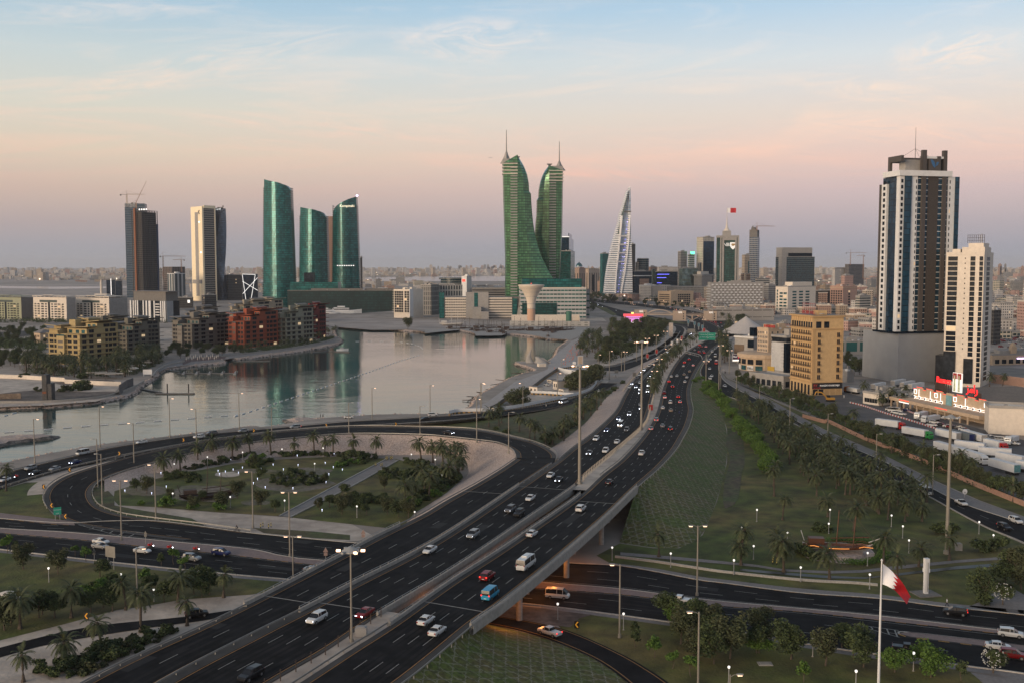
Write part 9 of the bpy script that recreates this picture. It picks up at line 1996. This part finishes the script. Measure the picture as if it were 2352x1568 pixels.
hoard([(330,330),(560,470),(860,620),(1010,660),(1030,655),(1250,760),(1500,860),(1750,960),(2000,1075),(2352,1220),(2500,1290)][2:],1.7,'low salmon wall behind the trees of the verge',mat('salmon_wall',(.36,.21,.15),.9,var=.15,scale=.3),zf=zK)
for i,(x0,xm_,x1,y0,y1,l_) in enumerate(((965,990,998,748,722,'small white site cabin by the yard'),(815,880,902,830,780,'open sided site shelter with a pale roof'),(1032,1040,1130,800,735,'long cream site cabin under the dark tree'),(1058,1085,1110,835,795,'white site cabin beside the lone palm'),(520,540,556,978,942,'white gate cabin at the near hoarding end'))):t=sm('site_cabin',l_,zI(x0,0)[0][0],zI(xm_,0)[0][0],zI(x1,0)[0][0],zI(0,y0)[0][1],zI(0,y1)[0][1],50,M_offw,roof=False);t.part('cabin_roof',M_roofg,(-t.A-.2,.2,-.2,t.B+.2,t.H,t.H+.2));t.wins(grid('L',.3,t.A-.3,2,.2,t.H,1,min(1.2,t.A*.2),t.H*.4),M_win,None,.05)
car(None,*zI(958,768)[0],'pickup','white',label='small white truck parked among the site cabins',rz=2.2)
b=MB();b.cyl((0,0),.2,.05,0,.75,6);cone=b.mesh('traffic_cone',mat('cone_orange',(.5,.10,.03),.6,var=0))
for x,y in scatter(zI(1000,640,1080,600,1130,480,1240,400,1340,350,1290,420,1200,520,1130,600,1040,645),70,5,seed=31):place(cone,'traffic_cone','orange traffic cone on the pale corniche screed','traffic cone',G(x,y),0,'traffic cones',1.5)
rb=random.Random(4)
for i,(x,y) in enumerate(((400,880),(440,860),(500,830),(560,800),(620,770),(660,735),(700,712),(760,682))):
 b=MB()
 for _ in range(7):c_=V3((rb.uniform(-6,6),rb.uniform(-3,3),rb.uniform(.2,1.0)));d_=V3((rb.gauss(0,1),rb.gauss(0,1),.1)).normalized()*rb.uniform(2,4.5);b.tube([c_-d_,c_+d_],.18,4)
 tag(b.bd('wrecked_jetty',M_rust,loc=G(*zI(x,y)[0],WZ+.3)),'collapsed dark timber jetty on the lagoon rubble','wreck','wrecked timber along the shore')
 # dhows
M_wood=mat('varnished_wood',(.11,.04,.018),.5,var=.2,scale=.8);M_woodd=mat('dark_hull_wood',(.045,.026,.02),.7,var=.3,scale=.8);M_hullw=mat('white_hull_paint',(.5,.48,.45),.6,var=.1)
def dhow(loc,L,rz,label,lights=False,m=M_woodd,white=True,masts=2,roof=False):
 r_=thg('wooden_dhow',label,'boat',loc,rz,None if lights else 'wooden dhows');n=14
 def ring(i,k0,k1,s_=9):
  f=i/n;x=(f-.5)*L;w=L*.13*math.sin(PI*min(max(f*.92+.06,0),1))**.7;sh=L*.10+L*.07*(abs(f-.5)*2)**3;keel=L*.01+L*.10*max(0,abs(f-.5)*2-.75)*3
  return [V3((x,sy*w*q_,z)) for sy,q_,z in ((-1,1.0,k0+(sh-keel)*k1),(-1,.9,keel+(sh-keel)*.45*k1),(-1,.12,keel),(1,.12,keel),(1,.9,keel+(sh-keel)*.45*k1),(1,1.0,k0+(sh-keel)*k1))]
 b=MB();R_=[ring(i,0,1) for i in range(n+1)]
 for i in range(n):
  for j in range(5):b.qd(R_[i][j],R_[i][j+1],R_[i+1][j+1],R_[i+1][j],1 if (white and j in (1,2,3)) else 0)
  b.qd(R_[i][0]-V3((0,0,L*.03)),R_[i+1][0]-V3((0,0,L*.03)),R_[i+1][5]-V3((0,0,L*.03)),R_[i][5]-V3((0,0,L*.03)),0)
 for q_ in (R_[0],R_[-1]):b.poly(q_)
 b.bd('hull',[m,M_hullw],r_);b=MB();b.tube([(L*.44,0,L*.15),(L*.60,0,L*.21)],L*.008,5);b.tube([(-L*.48,0,L*.15),(-L*.53,0,L*.30)],L*.006,5);b.bd('stem_posts',M_hullw if white else m,r_)
 b=MB()
 for k_,x in enumerate((-.02,.22)[:masts]):b.tube([(x*L,0,L*.06),(x*L+L*.03,0,L*(.62-.08*k_))],L*.01,5,r1=L*.005);b.tube([(x*L+L*.03,0,L*(.6-.08*k_)),(L*.5,0,L*.2)],.03,3)
 b.tube([(-L*.1,L*.02,L*.19),(L*.45,L*.02,L*.22)],L*.008,5);b.bd('masts',m,r_);b=MB();b.box(-L*.42,-L*.2,-L*.07,L*.07,L*.12,L*.2);b.bd('stern_cabin',m,r_)
 for sy in (-1,1):
  b=MB();
  for i in range(n):
   p,q_=R_[i][0 if sy<0 else 5],R_[i+1][0 if sy<0 else 5];b.tube([p+V3((0,0,L*.03)),q_+V3((0,0,L*.03))],.06 if L<30 else .1,4)
  b.bd('gunwale_rail',m,r_)
  if lights:b=MB();[b.tube([R_[i][0 if sy<0 else 5]-V3((0,-sy*.0,.25))+V3((0,sy*.08,0)),R_[i+1][0 if sy<0 else 5]-V3((0,0,.25))+V3((0,sy*.08,0))],.05,4) for i in (0,1,2,5,6,7,8,11,12,13)];b.bd('light_string',E('dhow_light',(1,.38,.1),1.6),r_)
 return r_
pd=G(*zL(885,498)[0],.9);psheet('shingle_apron',zL(595,500,640,455,720,430,900,430,1040,450,1140,480,1180,530,1140,560,1040,590,940,600,860,590,740,580,640,550),M_rock,5,40);b=MB();b.lt([(6.5,-.8),(6,-.1),(0,0)],30);o=struct(b.bd('dhow_plinth',M_rock,loc=pd));o.scale=(1.05,.8,1)
dhow(pd,17,-.13,'beached wooden dhow outlined with warm light strings on the right lawn',True,M_wood)
dhow(G(*zX(945,850)[0],.1),17,.42,'weathered dark dhow on display in the loop garden',False,M_woodd,False)
for i,(x,y,L_,a_) in enumerate([(250,335,40,0),(350,330,38,2.9),(420,345,36,.4),(460,355,36,.1),(490,325,34,.2),(540,330,34,3.0),(560,365,36,.1),(600,360,36,1.4),(620,372,34,1.5),(700,345,46,.05),(780,350,30,.1),(890,350,46,.05),(960,345,30,.2),(985,355,34,.5),(1010,365,34,1.3),(965,395,30,1.5),(1040,350,36,.4),(1080,345,36,.2),(1110,340,34,.3),(1000,335,34,.1)]):dhow(G(*zI(x,y)[0],WZ),L_*.62,a_,'dark wooden dhow moored at the north quay',False,M_woodd,i%3==0)
dhow(G(*zI(210,298)[0],.2),30,.05,'white hulled dhow standing on the north quay',False,M_hullw)
sheet('pier',[p for p in [G(*zI(x,y)[0]) for x,y in ((390,362),(420,345),(520,345),(640,335),(632,368),(600,378),(500,380),(400,380))]],M_conc,0,z=.3)
for i,(x,y,s_) in enumerate(((1065,1352,1.6),(1000,1330,.8),(920,1340,.9),(940,1355,.7))):
 p=G(*zB(x,y)[0],.2);r_=thg('motor_yacht','white motor yacht in the marina below the green podium','boat',p,.1,'marina yachts',s_);b=MB();b.loft([[V3((x_,sy*w_,z)) for sy,z in ((-1,z1),(-1,0),(1,0),(1,z1))] for x_,w_,z1 in ((-14,3,2),(0,3.6,2.6),(10,2.6,3.2),(17,.3,4))]);b.bd('hull',M_white,r_);b=MB();b.box(-9,5,-2.3,2.3,2.5,5);b.box(-6,1,-1.8,1.8,5.6,7);b.bd('cabin',M_white,r_);b=MB();b.box(-8.9,5.1,-2.35,2.35,3.4,4.3);b.bd('windows',M_win,r_)
p=G(*zN(2260,1178)[0],WZ);r_=thg('motor_boat','small white motor boat at the jetty below the maroon block','boat',p,.2);b=MB();b.loft([[V3((x_,sy*w_,z)) for sy,z in ((-1,z1),(-1,0),(1,0),(1,z1))] for x_,w_,z1 in ((-5,1.4,1.1),(1,1.5,1.3),(5.5,.2,1.8))]);b.bd('hull',M_white,r_);b=MB();b.box(-2,1.5,-1,1,1.1,2.4);b.bd('cabin',M_white,r_);b=MB();b.box(-1.9,1.6,-1.05,1.05,1.6,2.1);b.bd('windows',M_win,r_)
b=MB();b.loft([[V3((x_,w_*math.cos(a_),w_*math.sin(a_))) for a_ in [k*PI/4 for k in range(8)]] for x_,w_ in ((-19,.4),(-16,1.6),(8,2),(16,1.6),(19,.2))]);fu=b.mesh('fuselage',M_poleg);r_=thg('airliner','tiny grey airliner flying left of the harbour towers','aircraft',vp(1127,363,3500),sc=.32);add('fuselage',fu,r_);b=MB();b.poly([(4,0,0),(-5,16,1.5),(-8,16,1.5),(-3,0,0)]);b.poly([(4,0,0),(-3,0,0),(-8,-16,1.5),(-5,-16,1.5)]);b.bd('wings',M_poleg,r_);b=MB();b.poly([(-14,0,1),(-18,0,7),(-20,0,7),(-19,0,1)]);b.bd('tail_fin',M_poleg,r_)
# truck yard and store
def trk(zf,x0,y0,x1,y1,cab,label,trailer=M_white,h=3.9,tractor=True,rear=None):
 pass
 a,c=G(*zf(x0,y0)[0]),G(*zf(x1,y1)[0]);d=(c-a).to_2d();L=max(min(d.length,16),6);r_=thg('lorry',label,'lorry',a,math.atan2(d.y,d.x));b=MB();b.box(0,L,-1.3,1.3,1.15,h);b.bd('trailer',trailer,r_);b=MB();b.box(0,L,-1.0,1.0,.8,1.14);b.bd('chassis',M_black,r_)
 for x in (1.2,2.5,3.8):b=MB();b.box(x-.5,x+.5,-1.28,1.28,0,1.0);b.bd('axle',M_tyre,r_)
 b=MB();b.box(-.05,-.01,-1.25,1.25,1.25,h-.1);b.bd('rear_doors',rear or M_greyp,r_)
 if tractor:
  b=MB();b.loft([[V3((x,sy*1.22,z)) for sy,z in ((-1,.6),(-1,zt),(1,zt),(1,.6))] for x,zt in ((L+.5,3.6),(L+1.6,3.5),(L+2.4,2.9),(L+2.6,1.9))]);b.bd('cab',cab,r_);b=MB();b.box(L+2.3,L+2.52,-1.05,1.05,1.9,2.7);b.box(L+1.2,L+2.0,-1.25,1.25,1.9,2.6);b.bd('cab_windows',M_glassc,r_);b=MB();[b.box(x,x+1,-1.25,1.25,0,1.0) for x in (L-.9,L+1.2)];b.bd('cab_wheels',M_tyre,r_)
trk(zO,300,870,560,905,PAINT['brightred'],'white trailer lorry with a bright red cab in the yard');trk(zO,610,965,870,1012,PAINT['truckgreen'],'white trailer lorry with a green cab in the yard');trk(zO,1240,1045,995,990,PAINT['white'],'white trailer parked nose away behind the tall mast',tractor=False);trk(zO,1390,1060,1150,1000,PAINT['white'],'dark grey trailer with blue rear doors',mat('grey_tarp',(.10,.12,.13),.6),tractor=False,rear=PAINT['blue']);trk(zO,1530,1070,1290,1000,PAINT['white'],'white trailer right of the blue door trailer',tractor=False)
trk(zO,980,1140,1190,1200,PAINT['white'],'white lorry behind the belt trees with a white cab');trk(zO,1200,1130,1540,1170,PAINT['white'],'long white trailer in the second yard row',tractor=False);trk(zO,1230,1210,1500,1300,PAINT['white'],'white lorry with a white cab facing the camera');trk(zO,1545,1110,1720,1150,PAINT['brightred'],'white trailer lorry with a low red cab');trk(zO,1460,1210,1840,1240,PAINT['white'],'white trailer behind the white cabs',tractor=False);trk(zO,1680,1270,1984,1330,PAINT['white'],'white trailer reaching the right picture edge',tractor=False);trk(zO,1905,1430,1610,1345,PAINT['white'],'white trailer with a painted rear door',tractor=False,rear=mat('painted_door',(.08,.20,.22),.6,var=.5,scale=1));trk(zO,1900,1370,2100,1400,PAINT['white'],'white trailer cut by the right edge',tractor=False)
for x0,x1,y,l_ in ((485,640,400,'first'),(590,740,420,'second'),(680,850,440,'third'),(260,395,440,'lower')):trk(zO,x0,y+20,x1,y-10,PAINT['white'],'%s white container trailer at the foot of the grey podium'%l_,tractor=False)
trk(zO,100,500,-20,480,PAINT['orange'],'orange cab lorry right of the ochre hotel',h=3.2)
for x,y,k_,c_ in ((515,705,'hvan','white'),(460,690,'suv','white'),(520,720,'sedan','white'),(590,735,'sedan','white'),(640,690,'pickup','blue'),(935,862,'sedan','white'),(960,830,'sedan','white'),(820,795,'sedan','silver'),(1040,860,'sedan','black'),(1120,878,'sedan','white'),(1160,885,'sedan','red'),(1215,893,'sedan','black'),(1260,900,'suv','grey'),(1300,915,'sedan','white'),(1600,1010,'suv','white'),(1660,1020,'suv','silver'),(1730,1035,'van','white'),(1760,1055,'sedan','white'),(1860,1075,'pickup','white')):car(None,*zO(x,y)[0],k_,c_,label='%s %s parked before the red lit store'%(c_,NAMES[k_][0].replace('_',' ')),rz=-.75,group='cars parked at the store')
for x0,y0,x1,y1,l_ in ((760,785,860,760,'small white box truck left of the lit store canopy'),(850,825,1000,805,'white box truck before the store canopy'),(1800,1075,1890,1050,'white box truck by the air conditioned wall')):
 trk(zO,x1,y1,x0+20,y0,PAINT['white'],l_,h=3.1)
rp=random.Random(12)
for i in range(60):px_=rp.uniform(2280,2352);py_=rp.uniform(752,800);place(vfar(rp.choice(('sedan','suv')),rp.choice(('white','silver','white','grey','black','red')),'off'),'sedan','parked car in the far car park beyond the white tower','car',G(px_,py_),rp.choice((.3,.35,1.9)),'cars of the far car park')
for i in range(34):x,y=zE(rp.uniform(110,220),rp.uniform(1095,1130))[0];place(vfar('sedan',rp.choice(('white','silver','grey','black','red')),'off'),'sedan','parked car between the ochre hotel and the grey podium','car',G(x,y),1.9,'cars behind the hotel')
sA,sB=G(*zO(725,655)[0]),G(*zO(1600,855)[0]);d=(sB-sA).to_2d();rz=math.atan2(d.y,d.x);Ls=d.length;rt=thg('store_building','long beige store with white and red light ornaments on its wall','building',sA,rz);H=z_at(sA,zO(725,440)[0][1]);FOOT.append([])
b=MB();b.box(0,Ls,0,60,0,H);b.bd('wall',M_tanr,rt);b=MB()
for i in range(22):f=i/22;st=1.0 if i%3 else 0;b.box(Ls*f,Ls*(f+.045)-.02,-.3,.3,H,H+.6+st*.8)
b.bd('stepped_parapet',M_tanr,rt);b=MB();b.box(.5,Ls-.5,.6,59,H+.01,H+.15);b.bd('roof_deck',mat('brown_roof',(.16,.13,.105),.95,var=.2,scale=.15),rt)
b=MB();b.box(Ls+.01,Ls+60,2,60,0,H*.86);b.bd('side_wing',M_tanr,rt);b=MB();b.box(-8,Ls+4,-9,-.01,3.6,5.2);b.bd('canopy',M_tanr,rt)
for i in range(12):b=MB();b.box(-7+i*(Ls+8)/12,-6.4+i*(Ls+8)/12,-8.8,-8.2,0,3.6);b.bd('canopy_post',M_tanr,rt)
for s0,s1 in ((.02,.40),(.57,.96)):
 b=MB();[b.box(Ls*s0,Ls*s1,-.5,-.31,z_,z_+.13) for z_ in (H*.56,H*.64)];b.bd('light_band',L_white,rt)
 for i in range(6):x=Ls*(s0+(s1-s0)*i/5);b=MB();b.lt([(.85,0),(.7,.12),(0,.15)],8);o=b.bd('star_light',L_white,rt);o.location=(x,-.5,H*.61);o.rotation_euler=(PI/2,0,0);b=MB();b.lt([(.62,0),(.4,.2),(0,.25)],8);o=b.bd('star_centre',M_rust,rt);o.location=(x,-.62,H*.61);o.rotation_euler=(PI/2,0,0)
for x in (.01,.30,.55,.93):b=MB();[b.box(Ls*x+a0,Ls*x+a1,-.5,-.32,H*.8+c0,H*.8+c1) for a0,a1,c0,c1 in ((0,2.4,1.9,2.15),(0,.22,0,1.9),(2.18,2.4,0,1.9),(.3,2.1,-.1,.1))];b.bd('light_frame',L_white,rt)
for x in (.08,.24,.38,.70):b=MB();b.box(Ls*x,Ls*x+.2,-.5,-.32,H*.66,H+.5);b.bd('light_bar',L_white,rt)
b=MB()
for i in range(22):
 if i not in (10,11):b.box(Ls*i/22,Ls*(i+1)/22-.3,-.45,-.31,H+(1.4 if i%3 else .4),H+(1.62 if i%3 else .62))
b.bd('red_light_line',L_red,rt);b=MB();b.box(Ls*.02,Ls*.16,-9.1,-9.01,4.6,4.9);b.box(Ls*.52,Ls*.68,-9.1,-9.01,4.6,4.9);b.bd('canopy_red_light',L_red,rt);b=MB();b.box(Ls*.02,Ls*.16,-9.2,-9.02,3.5,3.8);b.bd('canopy_white_light',L_white,rt)
b=MB();b.box(Ls*.455,Ls*.53,-.5,-.31,H*.25,H+.3);b.bd('poster',mat('sea_poster',(.16,.32,.36),.6,var=.3,scale=.6),rt)
rd_=E('red_neon',(1,.03,.03),1.2);text('roof_sign','Ramez',rd_,4.3,rt,(Ls*.285,5,H+4.8),0,'roof_sign',bold=.05,ext=.2);text('roof_sign','ﺰﻣﺍﺭ',rd_,5.6,rt,(Ls*.657,5,H+2.6),0,'roof_sign',bold=.04,ext=.2)
b=MB();b.box(Ls*.415,Ls*.53,4.6,5.2,H+1.6,H+11);b.bd('figure_board',E('figure_board',(1,.97,.9),.75),rt);b=MB();b.box(Ls*.420,Ls*.468,4.5,4.59,H+8,H+10.8);b.box(Ls*.477,Ls*.525,4.5,4.59,H+8,H+10.8);b.bd('red_panel',M_red,rt);
for f_ in (.444,.501):
 b=MB();b.loft([[V3((Ls*f_+sx*w_,yy,H+z_)) for sx,w_,z_ in ((-1,.75,2),(-1,.5,6.8),(-1,.38,9.8),(1,.38,9.8),(1,.5,6.8),(1,.75,2))] for yy in (4.3,4.48)]);b.bd('robed_figure',mat('robe_green_white',(.45,.5,.35),.7,var=.4,scale=.8),rt)
b=MB();[b.box(Ls*(.16+.03*i),Ls*(.2+.025*i)+.12,5.3,5.5,H,H+5) for i in range(8)];[b.box(Ls*(.58+.03*i),Ls*(.58+.025*i)+.12,5.3,5.5,H,H+3) for i in range(7)];b.bd('sign_support',M_rust,rt)
for i in range(4):b=MB();b.lt([(1.2,0),(.9,.15),(0,.2)],8);o=b.bd('star_ornament',M_rust,rt);o.location=(Ls+4+i*7,1.9,H*.5);o.rotation_euler=(PI/2,0,0)
t=sm('shop_building','low cream shop building among palms left of the store',zO(150,0)[0][0],zO(330,0)[0][0],zO(700,0)[0][0],zO(0,632)[0][1],zO(0,500)[0][1],62,M_offw);t.wins(grid('L',1,t.A-1,5,.5,t.H-2,1,1.6,2.2)+grid('R',1,t.B-1,8,.5,t.H-2,1,1.6,2.2),M_win,None,.05)
sm('workshop_building','cream workshop wall with air conditioners at the right edge',2268,2272,2420,995,934,108,M_offw,A=14,B=46);t.wins(grid('R',2,t.B-2,8,1,t.H,2,1.8,1.6),M_win,None,.05);[t.part('air_conditioner',M_white,(.05,.9,4+i*5,5.4+i*5,4.6,5.5)) for i in range(7)]
for zf_,pts_,l_ in ((zO,[(640,690),(760,735),(900,790),(1060,850)],'line of red and white road barriers before the store'),(zO,[(0,600),(160,640),(400,720),(640,790),(860,860),(1000,905)],'line of red and white road barriers through the truck yard')):
 P=dense([G(*zf_(x,y)[0]) for x,y in pts_],70);b=MB();o_=P[0]
 for k in range(69):d=(P[k+1]-P[k]).to_2d();b.obox((P[k]+P[k+1])/2-o_,d,d.length/2*.9,.25,0,.8,k%2)
 r_=tag(b.bd('road_barrier',[M_white,mat('barrier_red',(.35,.05,.04),.6)],loc=o_),l_,'barrier')
pe=G(*zP(1480,1425)[0]);rt=thg('excavator','yellow excavator with its arm raised before the ochre hotel','excavator',pe,PI);M_exc=mat('digger_yellow',(.48,.24,.03),.6,var=.05);b=MB();b.box(-2,2.2,-1.3,1.3,1.1,2.2);b.bd('upper_body',M_exc,rt);b=MB();b.box(.2,1.8,-1.25,.2,2.2,3.4);b.bd('cab',M_win,rt);b=MB();b.box(-2,2,-1.5,-.9,0,.9);b.box(-2,2,.9,1.5,0,.9);b.bd('tracks',M_tyre,rt);b=MB();b.tube([(2,.6,2),(5,.6,5),(8,.6,5.4)],.35,6);b.tube([(8,.6,5.4),(9.5,.6,1.6)],.28,6);b.box(9,10.2,.1,1.1,.4,1.7);b.bd('arm',M_exc,rt)
t=sm('arcade_building','long low arcade building with violet sign strip right of the white tower',2276,2280,2420,838,815,80,M_tanr,A=20,B=70);t.wins(grid('R',1,t.B-1,12,.5,t.H*.6,1,3.6,t.H*.42),M_win,None,.05);t.part('sign_strip',L_violet,(.06,.4,20,34,t.H*.6,t.H*.66))
wallrun('long salmon brown wall right of the white tower',[(2277,878),(2352,888),(2420,898)],5.5,M_pinkr)
p=G(2325,836);b=MB();b.box(-2,2,-2,2,0,13);b.lt([(2.2,13),(2,14.5),(1.2,15.8),(0,16.3)],12);tag(b.bd('clock_tower',M_tanr,loc=p),'small salmon clock tower before the arcade building','clock tower')
for zf_,x,y,w_,l_,m_ in ((zJ,1612,1452,1.3,'square concrete drain cover on the dark lawn',M_conc),(zH,790,1300,1.0,'grey cabinet in the sandy median',M_greyp),(zL,1835,490,.8,'pale cabinet beside the tall mast',M_conc),(zI,150*0+1170,600,1.2,'white cabinet by the tall ladder frame',M_white)):
 p=G(*zf_(x,y)[0],7.6 if 'median' in l_ else 0);b=MB();b.box(-w_,w_,-w_*.7,w_*.7,0,.15 if 'drain' in l_ else 1.8);b.box(-w_*.7,w_*.7,-w_*.5,w_*.5,.15 if 'drain' in l_ else 1.8,.2 if 'drain' in l_ else 1.95);tag(b.bd('utility_box' if 'drain' not in l_ else 'drain_cover',m_,loc=p),l_,'cabinet' if 'drain' not in l_ else 'drain cover')
p=G(*zF(45,1090)[0]);b=MB();b.lt([(3,0),(3,2.2),(1.6,3.4),(0,3.7)],6);tag(b.bd('garden_tent',M_offw,loc=p),'small cream tent at the left edge of the bottom garden','tent')
# haze and labels
b=MB();b.box(-26000,26000,-560,41500,-7,330);hz_=add('haze',b.mesh('haze',bpy.data.materials.new('air')))
mh=hz_.data.materials[0];mh.use_nodes=True;th=mh.node_tree;th.nodes.clear();nh=NT(th);vo=nh.n('ShaderNodeVolumePrincipled',i_Color=(.72,.74,.80,1),i_Density=HAZE);oo=nh.n('ShaderNodeOutputMaterial');th.links.new(vo.outputs[0],oo.inputs['Volume']);stuff(hz_,'thin blue grey dusk haze over the far city','haze')
groups={}
for o in THINGS:
 if o.get('kind')=='stuff':continue
 groups.setdefault(o['label'],[]).append(o)
for lb,os_ in groups.items():
 if len(os_)<2 or len(os_)>99:continue
 k=sorted(os_,key= lambda o:proj(o.location)[0])
 if len(lb.split())>12:continue
 for i,o in enumerate(k):o['label']='%s, %s from the left'%(lb,ordinal(i+1))
 for o in k:
  if not o.get('group'):o['group']=lb
